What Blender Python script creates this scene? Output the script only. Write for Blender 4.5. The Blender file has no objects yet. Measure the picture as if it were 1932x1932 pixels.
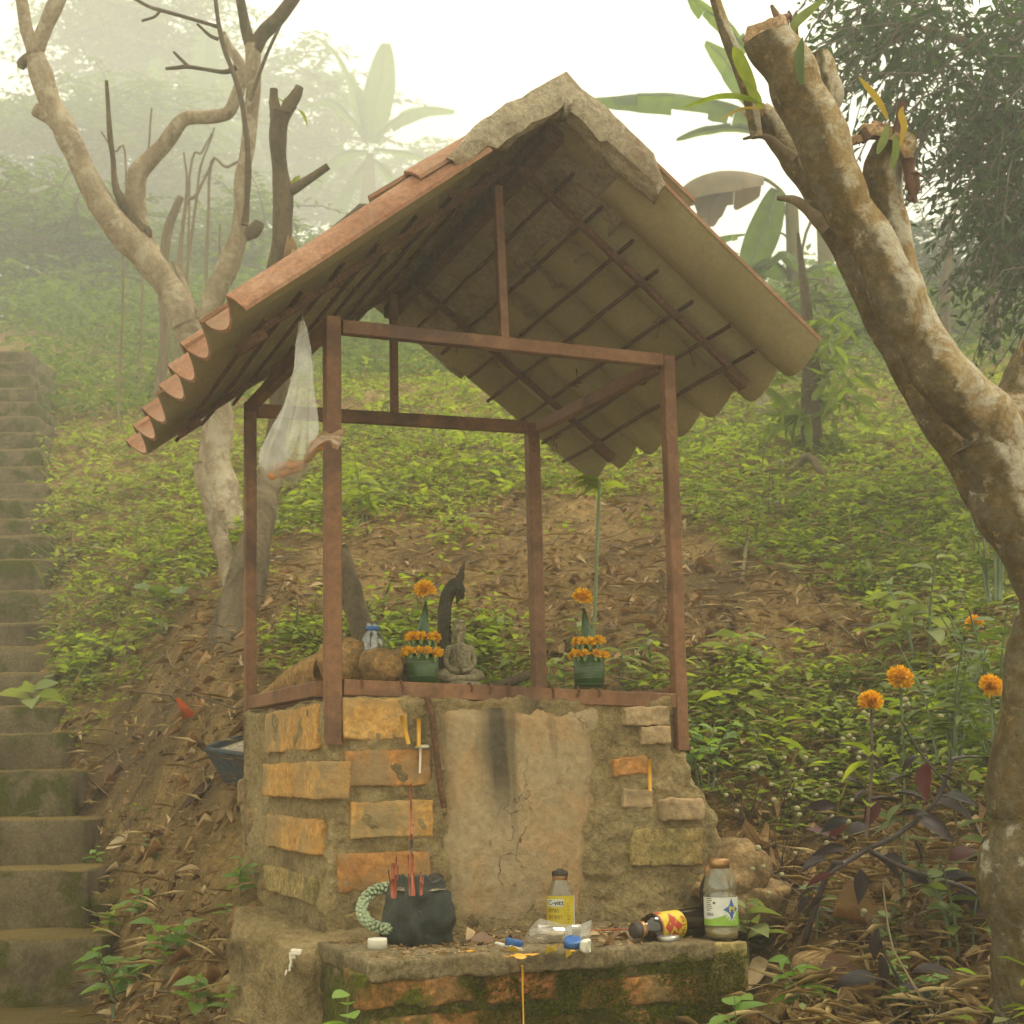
import bpy, bmesh, math, random
import numpy as np
from mathutils import Vector, Matrix, Euler

SC = bpy.context.scene
COL = SC.collection
RNG = np.random.default_rng(7)
random.seed(7)

# ------------------------------------------------------------------ camera, world, sun, exposure
F = 2760.0                                   # focal length in units of 1/1932 of the picture width
CAM = np.array([-0.77824, -2.93008, -0.16771])
ANG = (1.746202, 0.012526, -0.381376)
cam = bpy.data.cameras.new('camera')
cam.sensor_fit = 'HORIZONTAL'
cam.sensor_width = 56.0
cam.lens = 56.0 * F / 1932.0
cam.clip_start = 0.05
cam.clip_end = 400.0
cam.dof.use_dof = True
cam.dof.focus_distance = 3.05
cam.dof.aperture_fstop = 16.0
camo = bpy.data.objects.new('camera', cam)
COL.objects.link(camo)
camo.location = CAM
camo.rotation_euler = ANG
SC.camera = camo

SUN_ELEV, SUN_AZ = math.radians(66), math.radians(100)      # azimuth measured from +Y towards +X
world = bpy.data.worlds.new('World')
SC.world = world
world.use_nodes = True
wn = world.node_tree.nodes
wl = world.node_tree.links
wn.clear()
w_out = wn.new('ShaderNodeOutputWorld')
w_bg = wn.new('ShaderNodeBackground')
w_sky = wn.new('ShaderNodeTexSky')
w_sky.sky_type = 'NISHITA'
w_sky.sun_disc = False
w_sky.sun_elevation = SUN_ELEV
w_sky.sun_rotation = SUN_AZ
w_sky.air_density = 1.0
w_sky.dust_density = 5.0
w_mix = wn.new('ShaderNodeMix')                            # overcast: the blue sky behind an even warm-white cloud layer
w_mix.data_type = 'RGBA'
w_mix.inputs['Factor'].default_value = 0.86
w_mix.inputs['B'].default_value = (10.6, 10.35, 7.7, 1)
w_bg.inputs['Strength'].default_value = 0.066
wl.new(w_sky.outputs[0], w_mix.inputs['A'])
wl.new(w_mix.outputs['Result'], w_bg.inputs['Color'])
wl.new(w_bg.outputs[0], w_out.inputs['Surface'])

sun = bpy.data.lights.new('sun', 'SUN')
sun.energy = 1.5
sun.angle = math.radians(16)
sun.color = (1.0, 0.91, 0.72)
suno = bpy.data.objects.new('sun', sun)
COL.objects.link(suno)
sd = Vector((math.sin(SUN_AZ) * math.cos(SUN_ELEV), math.cos(SUN_AZ) * math.cos(SUN_ELEV), math.sin(SUN_ELEV)))
suno.rotation_euler = sd.to_track_quat('Z', 'Y').to_euler()
suno.location = (0, 6, 9)

vs = SC.view_settings
vs.view_transform = 'Standard'
vs.look = 'None'
vs.exposure = 1.25
vs.gamma = 1.0
vs.use_curve_mapping = False

HAZE_D, HAZE_G = 0.0145, 0.45
cy = SC.cycles
cy.use_denoising = True
cy.denoising_quality = 'HIGH'
cy.max_bounces = 10
cy.diffuse_bounces = 3
cy.glossy_bounces = 3
cy.transmission_bounces = 6
cy.transparent_max_bounces = 10
cy.volume_bounces = 5
cy.caustics_reflective = False
cy.caustics_refractive = False
cy.use_adaptive_sampling = True
cy.adaptive_threshold = 0.01

# ------------------------------------------------------------------ measuring helpers (from the survey of the photograph)
def _rot(w):
    return np.array(Euler(w, 'XYZ').to_matrix())
CR = _rot(ANG)
def ray(u, v): return CR @ np.array([(u - 966) / F, -(v - 966) / F, -1.0])
def U(u, v, d): return CAM + ray(u, v) * d
def Ux(u, v, x):
    r = ray(u, v); return CAM + r * (x - CAM[0]) / r[0]
def Uy(u, v, y):
    r = ray(u, v); return CAM + r * (y - CAM[1]) / r[1]
def Uz(u, v, z):
    r = ray(u, v); return CAM + r * (z - CAM[2]) / r[2]
FW = CR @ np.array([0, 0, -1.0]); FW[2] = 0; FW /= np.linalg.norm(FW)      # horizontal forward
RT = np.array([FW[1], -FW[0], 0.0])                                        # horizontal right
def sd2w(s, d, z=0.0):
    s = np.asarray(s, float); d = np.asarray(d, float)
    x = CAM[0] + s * RT[0] + d * FW[0]; y = CAM[1] + s * RT[1] + d * FW[1]
    return x, y
def w2sd(x, y):
    x = np.asarray(x, float) - CAM[0]; y = np.asarray(y, float) - CAM[1]
    return x * RT[0] + y * RT[1], x * FW[0] + y * FW[1]

# ------------------------------------------------------------------ noise
def _h(i, j, k, s):
    n = (i * 374761393 + j * 668265263 + k * 2147483647 + s * 144665) & 0xffffffff
    n = ((n ^ (n >> 13)) * 1274126177) & 0xffffffff
    n = ((n ^ (n >> 15)) * 2246822519) & 0xffffffff
    return ((n ^ (n >> 16)) & 0xffff) / 32767.5 - 1.0
def vnoise(P, fr=1.0, seed=0):
    P = np.asarray(P, float) * fr
    i = np.floor(P).astype(np.int64); f = P - i; f = f * f * (3 - 2 * f)
    out = 0
    for a in (0, 1):
        wa = f[:, 0] if a else 1 - f[:, 0]
        for b in (0, 1):
            wb = f[:, 1] if b else 1 - f[:, 1]
            for c in (0, 1):
                wc = f[:, 2] if c else 1 - f[:, 2]
                out = out + wa * wb * wc * _h(i[:, 0] + a, i[:, 1] + b, i[:, 2] + c, seed)
    return out
def fbm(P, fr=1.0, oct=3, seed=0, gain=.5):
    o = 0; a = 1.0
    for k in range(oct):
        o = o + a * vnoise(P, fr * 2 ** k, seed + 17 * k); a *= gain
    return o
def vec3n(P, fr, seed, oct=2):
    return np.stack([fbm(P, fr, oct, seed + 101 * k) for k in range(3)], 1)

# ------------------------------------------------------------------ objects
def wloc(o):
    p = np.zeros(3)
    while o is not None:
        p = p + np.array(o.location); o = o.parent
    return p
def tag(o, label=None, cat=None, group=None, kind=None):
    if label: o['label'] = label
    if cat: o['category'] = cat
    if group: o['group'] = group
    if kind: o['kind'] = kind
    return o
def thing(name, label, cat, loc=(0, 0, 0), group=None, parent=None):
    o = bpy.data.objects.new(name, None); COL.objects.link(o)
    o.location = Vector(loc); o.empty_display_size = .05
    return tag(o, label, cat, group)
def mesh_np(name, V, Fs, smooth=True, mi=None):
    """V (n,3); Fs a list of index arrays (k,3) or (k,4)"""
    V = np.asarray(V, np.float32)
    Fs = [np.asarray(f, np.int32) for f in Fs if len(f)]
    me = bpy.data.meshes.new(name)
    me.vertices.add(len(V)); me.vertices.foreach_set('co', V.ravel())
    nl = sum(f.size for f in Fs); npoly = sum(len(f) for f in Fs)
    me.loops.add(nl); me.loops.foreach_set('vertex_index', np.concatenate([f.ravel() for f in Fs]))
    tot = np.concatenate([np.full(len(f), f.shape[1], np.int32) for f in Fs])
    st = np.concatenate([[0], np.cumsum(tot)[:-1]]).astype(np.int32)
    me.polygons.add(npoly); me.polygons.foreach_set('loop_start', st); me.polygons.foreach_set('loop_total', tot)
    if mi is not None: me.polygons.foreach_set('material_index', np.asarray(mi, np.int32))
    me.polygons.foreach_set('use_smooth', np.full(npoly, bool(smooth)))
    me.update(calc_edges=True); me.validate(clean_customdata=False)
    return me
def link(name, me, mats, parent=None):
    if not isinstance(mats, (list, tuple)): mats = [mats]
    for m in mats:
        if m is not None and m.name not in [x.name for x in me.materials if x]: me.materials.append(m)
    o = bpy.data.objects.new(name, me); COL.objects.link(o)
    if parent is not None: o.parent = parent
    return o

class MB:
    """collects shapes given in world space; build() links them as ONE mesh object, relative to its parent"""
    def __init__(s): s.V = []; s.F3 = []; s.F4 = []; s.m3 = []; s.m4 = []; s.n = 0
    def add(s, V, f4=None, f3=None, m=0):
        V = np.asarray(V, float).reshape(-1, 3)
        if f4 is not None and len(f4):
            s.F4.append(np.asarray(f4, int).reshape(-1, 4) + s.n); s.m4.append(np.full(len(s.F4[-1]), m))
        if f3 is not None and len(f3):
            s.F3.append(np.asarray(f3, int).reshape(-1, 3) + s.n); s.m3.append(np.full(len(s.F3[-1]), m))
        s.V.append(V); s.n += len(V); return s
    def grid(s, G, m=0, closed=False):
        a, b = G.shape[:2]; idx = np.arange(a * b).reshape(a, b)
        if closed: idx = np.concatenate([idx, idx[:, :1]], 1)
        q = np.stack([idx[:-1, :-1], idx[1:, :-1], idx[1:, 1:], idx[:-1, 1:]], -1).reshape(-1, 4)
        return s.add(G.reshape(-1, 3), q, m=m)
    def bar(s, a, b, w, h, up=(0, 0, 1), m=0, bev=.12):
        """a straight square bar with chamfered edges"""
        a = np.array(a, float); b = np.array(b, float); d = b - a; d /= np.linalg.norm(d)
        x = np.cross(d, np.array(up, float))
        if np.linalg.norm(x) < 1e-5: x = np.cross(d, [0, 1.0, 0.1])
        x /= np.linalg.norm(x); y = np.cross(x, d)
        w2, h2, c = w / 2, h / 2, min(w, h) * bev
        pr = [(-w2 + c, -h2), (w2 - c, -h2), (w2, -h2 + c), (w2, h2 - c), (w2 - c, h2), (-w2 + c, h2), (-w2, h2 - c), (-w2, -h2 + c)]
        G = np.array([[p + x * q[0] + y * q[1] for q in pr] for p in (a, b)])
        s.grid(G, m, closed=True)
        k = s.n - 16
        for o, rev in ((0, 0), (8, 1)):
            for (i, j, p, q) in ((0, 1, 2, 7), (7, 2, 3, 6), (6, 3, 4, 5)):
                f = [k + o + i, k + o + j, k + o + p, k + o + q]
                s.F4.append(np.array([f[::-1] if rev else f])); s.m4.append(np.array([m]))
        return s
    def tube(s, pts, rad, n=8, cap=True, lump=0, lf=6, seed=0, m=0, sub=1, flat=1.0):
        pts = np.asarray(pts, float); rad = np.broadcast_to(np.asarray(rad, float), (len(pts),)).copy()
        if sub > 1 and len(pts) > 2: pts, rad = smooth_path(pts, rad, sub)
        elif sub > 1:
            t = np.linspace(0, 1, sub + 1)[:, None]; pts = pts[0] + (pts[1] - pts[0]) * t; rad = rad[0] + (rad[1] - rad[0]) * t[:, 0]
        k = len(pts); T = np.gradient(pts, axis=0); T /= np.linalg.norm(T, axis=1)[:, None] + 1e-12
        x = np.cross(T[0], [0.13, 0.21, 1.0])
        if np.linalg.norm(x) < 1e-3: x = np.cross(T[0], [1.0, 0, 0])
        X = []
        for i in range(k):
            x = x - T[i] * (x @ T[i]); x /= np.linalg.norm(x); X.append(x)
        X = np.array(X); Y = np.cross(T, X)
        a = np.arange(n) / n * 2 * np.pi
        R = rad[:, None] * np.ones(n)
        G = pts[:, None] + R[..., None] * (np.cos(a)[None, :, None] * X[:, None] + flat * np.sin(a)[None, :, None] * Y[:, None])
        if lump:
            P = G.reshape(-1, 3); nn = fbm(P, lf, 3, seed).reshape(k, n)
            G = pts[:, None] + (G - pts[:, None]) * (1 + lump * nn)[..., None]
        s.grid(G, m, closed=True)
        if cap:
            base = s.n - k * n
            for i, rev in ((0, 1), (k - 1, 0)):
                c = pts[i] + T[i] * rad[i] * .12 * (-1 if rev else 1); ci = s.n; s.add([c])
                ring = base + i * n + np.arange(n)
                f = np.stack([ring, np.roll(ring, -1), np.full(n, ci)], 1)
                s.F3.append(f[:, ::-1] if rev else f); s.m3.append(np.full(n, m))
        return s
    def lathe(s, c, prof, n=20, axis=(0, 0, 1), xdir=None, m=0, wob=0, seed=0):
        """prof: list of (radius, height) along axis from c"""
        ax = np.array(axis, float); ax /= np.linalg.norm(ax)
        x = np.cross(ax, [0, 1, 0]) if xdir is None else np.array(xdir, float)
        if np.linalg.norm(x) < 1e-3: x = np.array([1.0, 0, 0])
        x = x - ax * (x @ ax); x /= np.linalg.norm(x); y = np.cross(ax, x)
        a = np.arange(n) / n * 2 * np.pi
        G = np.array([[np.array(c) + ax * h + r * (math.cos(t) * x + math.sin(t) * y) for t in a] for r, h in prof])
        if wob: G = G + (vec3n(G.reshape(-1, 3), 25, seed) * wob).reshape(G.shape)
        return s.grid(G, m, closed=True)
    def rbox(s, c, size, n=(4, 3, 3), r=.006, amp=0., fr=20, seed=0, M=None, m=0, amp2=0, fr2=70):
        V, Q = rbox_np(np.array(size) / 2, n, r)
        V0 = V + np.array(c)[None] * 3.1
        if amp: V = V + vec3n(V0, fr, seed) * amp
        if amp2: V = V + vec3n(V0, fr2, seed + 5) * amp2
        if M is not None: V = V @ np.asarray(M).T
        return s.add(V + np.array(c), Q, m=m)
    def build(s, name, mats, parent=None, smooth=True, label=None, kind=None, cat=None, group=None):
        V = np.concatenate(s.V)
        off = wloc(parent) if parent is not None else np.zeros(3)
        fs, ms = [], []
        if s.F4: fs.append(np.concatenate(s.F4)); ms.append(np.concatenate(s.m4))
        if s.F3: fs.append(np.concatenate(s.F3)); ms.append(np.concatenate(s.m3))
        if parent is None and cat:                                      # a thing that is one mesh: origin at its base
            off = np.array([V[:, 0].mean(), V[:, 1].mean(), V[:, 2].min()])
        me = mesh_np(name, V - off, fs, smooth, np.concatenate(ms))
        if not isinstance(mats, (list, tuple)): mats = [mats]
        for mm in mats: me.materials.append(mm)
        o = bpy.data.objects.new(name, me); COL.objects.link(o)
        if parent is not None: o.parent = parent
        elif cat: o.location = Vector(off)
        return tag(o, label, cat, group, kind)
def smooth_path(pts, rad, sub):
    P = np.concatenate([[2 * pts[0] - pts[1]], pts, [2 * pts[-1] - pts[-2]]]); Rr = np.concatenate([[rad[0]], rad, [rad[-1]]])
    o, orr = [], []
    for i in range(1, len(P) - 2):
        for t in np.arange(sub) / sub:
            o.append(.5 * ((2 * P[i]) + (-P[i - 1] + P[i + 1]) * t + (2 * P[i - 1] - 5 * P[i] + 4 * P[i + 1] - P[i + 2]) * t * t + (-P[i - 1] + 3 * P[i] - 3 * P[i + 1] + P[i + 2]) * t ** 3))
            orr.append(Rr[i] + (Rr[i + 1] - Rr[i]) * t)
    o.append(P[-2]); orr.append(Rr[-2])
    return np.array(o), np.array(orr)
def rbox_np(h, n, r):
    r = min(r, min(h) * .95)
    def co(hh, k):
        return np.unique(np.round(np.concatenate([[-hh, -hh + .35 * r], np.linspace(-hh + r, hh - r, max(k, 1) + 1), [hh - .35 * r, hh]]), 7))
    ax = [co(h[i], n[i]) for i in range(3)]
    Vs, Qs, k = [], [], 0
    for a in range(3):
        b, c = (a + 1) % 3, (a + 2) % 3
        for sg in (-1, 1):
            B, Cc = np.meshgrid(ax[b], ax[c], indexing='ij')
            G = np.zeros(B.shape + (3,)); G[..., a] = sg * h[a]; G[..., b] = B; G[..., c] = Cc
            idx = np.arange(B.size).reshape(B.shape) + k
            q = np.stack([idx[:-1, :-1], idx[1:, :-1], idx[1:, 1:], idx[:-1, 1:]], -1).reshape(-1, 4)
            Qs.append(q if sg > 0 else q[:, ::-1]); Vs.append(G.reshape(-1, 3)); k += B.size
    V = np.concatenate(Vs); Q = np.concatenate(Qs)
    key, inv = np.unique(np.round(V, 6), axis=0, return_inverse=True)
    inv = inv.ravel()
    inner = np.clip(key, -(h - r), h - r); d = key - inner; L = np.linalg.norm(d, axis=1)[:, None]
    return np.where(L > 1e-9, inner + r * d / np.maximum(L, 1e-9), key), inv[Q]

# leaf templates: columns (along, across, up) in units of (length, width, length)
def tpl(stations, fold=.12, droop=.15, mid=True):
    V, Q, T = [], [], []
    for (x, w) in stations:
        z = -droop * x * x
        V += [(x, -w / 2, z + fold * w / 2), (x, 0, z), (x, w / 2, z + fold * w / 2)]
    for i in range(len(stations) - 1):
        a = i * 3
        Q += [(a, a + 3, a + 4, a + 1), (a + 1, a + 4, a + 5, a + 2)]
    return np.array(V), np.array(Q)
def tpl_small(fold=.15, droop=.1):
    V = np.array([(0, 0, 0), (.42, -.5, fold * .5), (.45, 0, -droop * .2), (.42, .5, fold * .5), (1, 0, -droop)])
    return V, np.array([(0, 1, 2), (0, 2, 3), (1, 4, 2), (2, 4, 3)])
T_S = tpl_small()
T_M = tpl([(0, .05), (.18, .72), (.42, 1.0), (.68, .74), (.88, .3), (1, .02)], .18, .22)
T_L = tpl([(0, .06), (.1, .4), (.25, .8), (.42, 1.0), (.6, .93), (.76, .66), (.9, .28), (1, .02)], .2, .35)
T_N = tpl([(0, .1), (.25, .8), (.55, 1.0), (.8, .6), (1, .03)], .1, .3)
def frame(D, N):
    D = D / (np.linalg.norm(D, axis=1)[:, None] + 1e-12)
    S = np.cross(N, D); S /= np.linalg.norm(S, axis=1)[:, None] + 1e-12
    return D, S, np.cross(D, S)
def bulk(t, P, D, N, L, W, curl=None):
    """many leaves at once -> V, faces"""
    V, Q = t; D, S, N = frame(np.asarray(D, float), np.asarray(N, float))
    L = np.broadcast_to(L, (len(P),))[:, None, None]; W = np.broadcast_to(W, (len(P),))[:, None, None]
    x = V[None, :, 0:1] * np.ones((len(P), 1, 1)); y = V[None, :, 1:2]; z = V[None, :, 2:3]
    if curl is not None: z = z + np.asarray(curl)[:, None, None] * (y * y * 2 - .4 * x)
    A = P[:, None] + x * L * D[:, None] + y * W * S[:, None] + z * L * N[:, None]
    k = V.shape[0]
    Fi = (Q[None] + (np.arange(len(P)) * k)[:, None, None]).reshape(-1, Q.shape[1])
    return A.reshape(-1, 3), Fi
def rand_dirs(n, rng, zlo=-1, zhi=1):
    z = rng.uniform(zlo, zhi, n); a = rng.uniform(0, 2 * np.pi, n); r = np.sqrt(1 - z * z)
    return np.stack([r * np.cos(a), r * np.sin(a), z], 1)
# ------------------------------------------------------------------ materials
class NT:
    def __init__(s, name):
        s.m = bpy.data.materials.new(name); s.m.use_nodes = True
        s.t = s.m.node_tree; s.t.nodes.clear()
        s.out = s.t.nodes.new('ShaderNodeOutputMaterial')
    def n(s, typ, **kw):
        x = s.t.nodes.new('ShaderNode' + typ)
        for k, v in kw.items():
            if k.startswith('_'): setattr(x, k[1:], v)
        return x
    def l(s, a, b): s.t.links.new(a, b)
    def coord(s, scale=(1, 1, 1), rnd=True):
        tc = s.n('TexCoord'); mp = s.n('Mapping'); mp.inputs['Scale'].default_value = scale
        s.l(tc.outputs['Object'], mp.inputs['Vector'])
        if rnd:
            oi = s.n('ObjectInfo'); ml = s.n('Math', _operation='MULTIPLY'); ml.inputs[1].default_value = 23.0
            s.l(oi.outputs['Random'], ml.inputs[0]); s.l(ml.outputs[0], mp.inputs['Location'])
        return mp.outputs[0]
    def noise(s, vec, scale, detail=5, rough=.6, dist=0):
        x = s.n('TexNoise'); x.inputs['Scale'].default_value = scale; x.inputs['Detail'].default_value = detail
        x.inputs['Roughness'].default_value = rough; x.inputs['Distortion'].default_value = dist
        if vec is not None: s.l(vec, x.inputs['Vector'])
        return x.outputs['Fac']
    def ramp(s, fac, stops):
        x = s.n('ValToRGB'); e = x.color_ramp.elements
        while len(e) < len(stops): e.new(0.5)
        for i, (p, c) in enumerate(stops):
            e[i].position = p; e[i].color = (c[0], c[1], c[2], 1) if hasattr(c, '__len__') else (c, c, c, 1)
        s.l(fac, x.inputs[0]); return x.outputs[0]
    def mix(s, fac, a, b, mode='MIX'):
        x = s.n('Mix', _data_type='RGBA', _blend_type=mode)
        for v, k in ((fac, 'Factor'), (a, 'A'), (b, 'B')):
            if hasattr(v, 'links'): s.l(v, x.inputs[k])
            elif hasattr(v, '__len__'): x.inputs[k].default_value = (*v[:3], 1)
            else: x.inputs[k].default_value = v
        return x.outputs['Result']
    def math(s, op, a, b=0.0):
        x = s.n('Math', _operation=op)
        for v, k in ((a, 0), (b, 1)):
            if hasattr(v, 'links'): s.l(v, x.inputs[k])
            else: x.inputs[k].default_value = v
        return x.outputs[0]
    def bump(s, h, strength=.4, dist=.01, prev=None):
        x = s.n('Bump'); x.inputs['Strength'].default_value = strength; x.inputs['Distance'].default_value = dist
        s.l(h, x.inputs['Height'])
        if prev is not None: s.l(prev, x.inputs['Normal'])
        return x.outputs[0]
    def bsdf(s, col, rough=.8, nrm=None, spec=.3, **kw):
        b = s.n('BsdfPrincipled')
        if hasattr(col, 'links'): s.l(col, b.inputs['Base Color'])
        else: b.inputs['Base Color'].default_value = (*col[:3], 1)
        if hasattr(rough, 'links'): s.l(rough, b.inputs['Roughness'])
        else: b.inputs['Roughness'].default_value = rough
        b.inputs['Specular IOR Level'].default_value = spec
        for k, v in kw.items(): b.inputs[k.replace('_', ' ')].default_value = v
        if nrm is not None: s.l(nrm, b.inputs['Normal'])
        return b
    def done(s, sh):
        s.l(sh.outputs[0], s.out.inputs['Surface']); return s.m

def lerp3(a, b, t): return tuple(a[i] + (b[i] - a[i]) * t for i in range(3))
def m_rock(name, cols, sc=9, fine=90, bump=.6, rough=.9, moss=None, mosslev=.55, stretch=(1, 1, 1), stain=None, spec=.2, dist=.012, grain=1.0, top=None, stainlev=.52):
    """mineral surface: several tones, grain, optional moss or dark growth"""
    t = NT(name); v = t.coord(stretch)
    a = t.noise(v, sc, 6, .62); b = t.noise(v, fine, 5, .65)
    k = len(cols); st = [(.28 + .44 * i / max(k - 1, 1), c) for i, c in enumerate(cols)]
    c = t.ramp(a, st)
    c = t.mix(.8 * grain, c, t.ramp(b, [(.32, .22), (.5, .5), (.68, .82)]), 'OVERLAY')
    c = t.mix(.5 * grain, c, t.ramp(t.noise(v, fine * 3.1, 3, .6), [(.3, .25), (.7, .78)]), 'OVERLAY')
    if stain:
        c = t.mix(t.ramp(t.noise(v, sc * .55, 7, .7, .4), [(stainlev, 0.), (stainlev + .14, .85)]), c, stain)
    h = t.math('ADD', t.math('MULTIPLY', a, .6), t.math('MULTIPLY', b, .5))
    if moss:
        mm = t.noise(v, sc * .9, 8, .72, .3)
        mask = t.ramp(mm, [(mosslev - .04, 0.), (mosslev + .05, 1.)])
        mc = t.ramp(t.noise(v, fine * 1.7, 3, .7), [(.35, lerp3(moss, (0, 0, 0), .55)), (.6, moss), (.75, lerp3(moss, (.3, .3, .05), .35))])
        c = t.mix(mask, c, mc)
        h = t.math('ADD', h, t.math('MULTIPLY', mask, .25))
    if top:                                                            # growth that sits on the upward faces
        ge = t.n('NewGeometry'); sz = t.n('SeparateXYZ'); t.l(ge.outputs['Normal'], sz.inputs[0])
        up = t.ramp(t.math('ADD', sz.outputs[2], t.math('MULTIPLY', t.math('SUBTRACT', a, .5), 1.2)), [(.30, 0.), (.70, .9)])
        c = t.mix(up, c, t.ramp(b, [(.35, lerp3(top, (0, 0, 0), .5)), (.65, top)]))
    nb = t.bump(h, bump, dist)
    return t.done(t.bsdf(c, rough, nb, spec))
def m_leaf(name, cols, rough=.62, trans=.35, spec=.18, tcol=None, vein=0, noise_sc=30, spots=None):
    """leaf: a tone of its own for every loose leaf, some light passing through"""
    t = NT(name)
    g = t.n('NewGeometry'); oi = t.n('ObjectInfo')
    r = t.math('FRACT', t.math('ADD', g.outputs['Random Per Island'], oi.outputs['Random']))
    k = len(cols); c = t.ramp(r, [(i / max(k - 1, 1), q) for i, q in enumerate(cols)])
    v = t.coord(rnd=False)
    nz = t.noise(v, noise_sc, 4, .6)
    c = t.mix(.45, c, t.ramp(nz, [(.3, .3), (.7, .75)]), 'OVERLAY')
    if spots: c = t.mix(t.ramp(t.noise(v, noise_sc * .6, 6, .7), [(.6, 0.), (.68, .9)]), c, spots)
    nb = t.bump(nz, .3, .004)
    b = t.bsdf(c, rough, nb, spec)
    if trans:
        tr = t.n('BsdfTranslucent'); t.l(t.mix(1.0, c, tcol or (1.6, 1.7, .7), 'MULTIPLY'), tr.inputs['Color'])
        mx = t.n('MixShader'); mx.inputs[0].default_value = trans
        t.l(b.outputs[0], mx.inputs[1]); t.l(tr.outputs[0], mx.inputs[2])
        return t.done(mx)
    return t.done(b)
def m_plain(name, col, rough=.5, spec=.4, var=.25, sc=25, bump=0.1, metal=0, **kw):
    t = NT(name); v = t.coord()
    a = t.noise(v, sc, 5, .6)
    c = t.ramp(a, [(.3, lerp3(col, (0, 0, 0), var)), (.7, lerp3(col, (1, 1, 1), var * .18))])
    nb = t.bump(a, bump, .003) if bump else None
    return t.done(t.bsdf(c, rough, nb, spec, Metallic=metal, **kw))
def m_bark(name, cols, sc=(14, 14, 5), moss=None, mosslev=.56, bump=.9, fine=60, pale_patch=None, patchlev=.58, dist=.02):
    t = NT(name); v = t.coord(sc, rnd=True)
    v2 = t.coord((1, 1, 1))
    a = t.noise(v, 1.0, 7, .7, .5); b = t.noise(v2, fine, 5, .7)
    k = len(cols); c = t.ramp(a, [(.3 + .4 * i / max(k - 1, 1), q) for i, q in enumerate(cols)])
    c = t.mix(.5, c, t.ramp(b, [(.3, .3), (.7, .75)]), 'OVERLAY')
    if pale_patch: c = t.mix(t.ramp(t.noise(v2, 11, 8, .75, .6), [(patchlev - .03, 0.), (patchlev + .03, .9)]), c, pale_patch)
    if moss: c = t.mix(t.ramp(t.noise(v2, 6, 8, .72, .4), [(mosslev - .05, 0.), (mosslev + .06, .85)]), c, moss)
    h = t.math('ADD', t.math('MULTIPLY', a, .8), t.math('MULTIPLY', b, .35))
    return t.done(t.bsdf(c, .92, t.bump(h, bump, dist), .15))

MT = {}
MT['soil'] = m_rock('soil', [(.10, .060, .021), (.18, .112, .038), (.255, .165, .06)], sc=3, fine=45, bump=1.0, dist=.04, stain=(.075, .046, .018))
MT['concrete'] = m_rock('old_concrete', [(.085, .062, .032), (.14, .106, .058), (.195, .152, .09)], sc=7, fine=120, moss=(.075, .08, .008), mosslev=.525, top=(.15, .10, .022), stain=(.045, .034, .016), bump=.7, grain=.7)
MT['mortar'] = m_rock('mortar', [(.19, .135, .057), (.285, .208, .097), (.35, .265, .135)], sc=9, fine=85, stain=(.105, .078, .04), bump=1.0, dist=.025, grain=.6)
MT['plaster'] = None
MT['ledge_top'] = m_rock('ledge_concrete', [(.10, .073, .035), (.16, .12, .062), (.215, .17, .097)], sc=10, fine=110, stain=(.055, .04, .02), bump=.9, moss=(.085, .085, .012), mosslev=.60)
MT['brick_yellow'] = m_rock('brick_yellow', [(.38, .20, .062), (.49, .265, .078), (.52, .32, .115)], sc=9, fine=60, stain=(.27, .20, .105), bump=.9, grain=.6, stainlev=.46)
MT['brick_orange'] = m_rock('brick_orange', [(.33, .14, .042), (.42, .195, .06), (.48, .26, .09)], sc=10, fine=60, stain=(.26, .19, .10), bump=.9, grain=.6, stainlev=.47)
MT['brick_pale'] = m_rock('brick_pale', [(.29, .20, .105), (.37, .26, .145), (.42, .24, .10)], sc=9, fine=60, stain=(.2, .15, .08), bump=.7, grain=.6)
MT['brick_olive'] = m_rock('brick_olive', [(.21, .16, .06), (.29, .215, .085), (.34, .22, .085)], sc=9, fine=60, stain=(.12, .10, .045), bump=.8)
MT['brick_mossy'] = m_rock('brick_mossy', [(.20, .095, .033), (.30, .135, .042), (.30, .19, .085)], sc=9, fine=55, moss=(.095, .10, .012), mosslev=.52, stain=(.09, .075, .035), bump=1.0)
MT['brick_red'] = m_rock('brick_red', [(.20, .085, .033), (.31, .12, .04), (.33, .16, .06)], sc=12, fine=60, stain=(.10, .085, .04), bump=1.0, moss=(.095, .10, .012), mosslev=.62)
MT['mossy_mortar'] = m_rock('mossy_mortar', [(.10, .08, .035), (.19, .145, .07), (.24, .18, .09)], sc=8, fine=70, moss=(.095, .10, .012), mosslev=.48, bump=1.0, dist=.02)
MT['stone'] = m_rock('stone', [(.15, .10, .05), (.24, .155, .07), (.32, .20, .09)], sc=7, fine=60, stain=(.09, .075, .04), bump=.9)
MT['moss'] = m_leaf('moss_tufts', [(.06, .070, .007), (.10, .108, .011), (.145, .14, .018)], rough=.9, trans=.2, spec=.1)
MT['red_steel'] = m_rock('red_oxide_steel', [(.15, .063, .025), (.205, .090, .037), (.24, .118, .057)], sc=7, fine=70, rough=.6, bump=.35, spec=.4, dist=.004, stain=(.075, .033, .016), grain=.45, stainlev=.47)
MT['rust'] = m_rock('rusty_bar', [(.07, .036, .022), (.12, .058, .03), (.16, .08, .04)], sc=30, fine=150, rough=.85, bump=.4, dist=.003)
MT['tile_top'] = m_rock('tile_painted', [(.21, .095, .052), (.28, .14, .08), (.33, .195, .125)], sc=8, fine=90, rough=.8, bump=.35, stain=(.26, .17, .11), dist=.004, grain=.5)
MT['tile_under'] = m_rock('tile_underside', [(.25, .205, .105), (.31, .255, .135), (.35, .285, .15)], sc=3.5, fine=80, rough=.9, bump=.2, stain=(.24, .205, .085), dist=.004, grain=.22)
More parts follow.
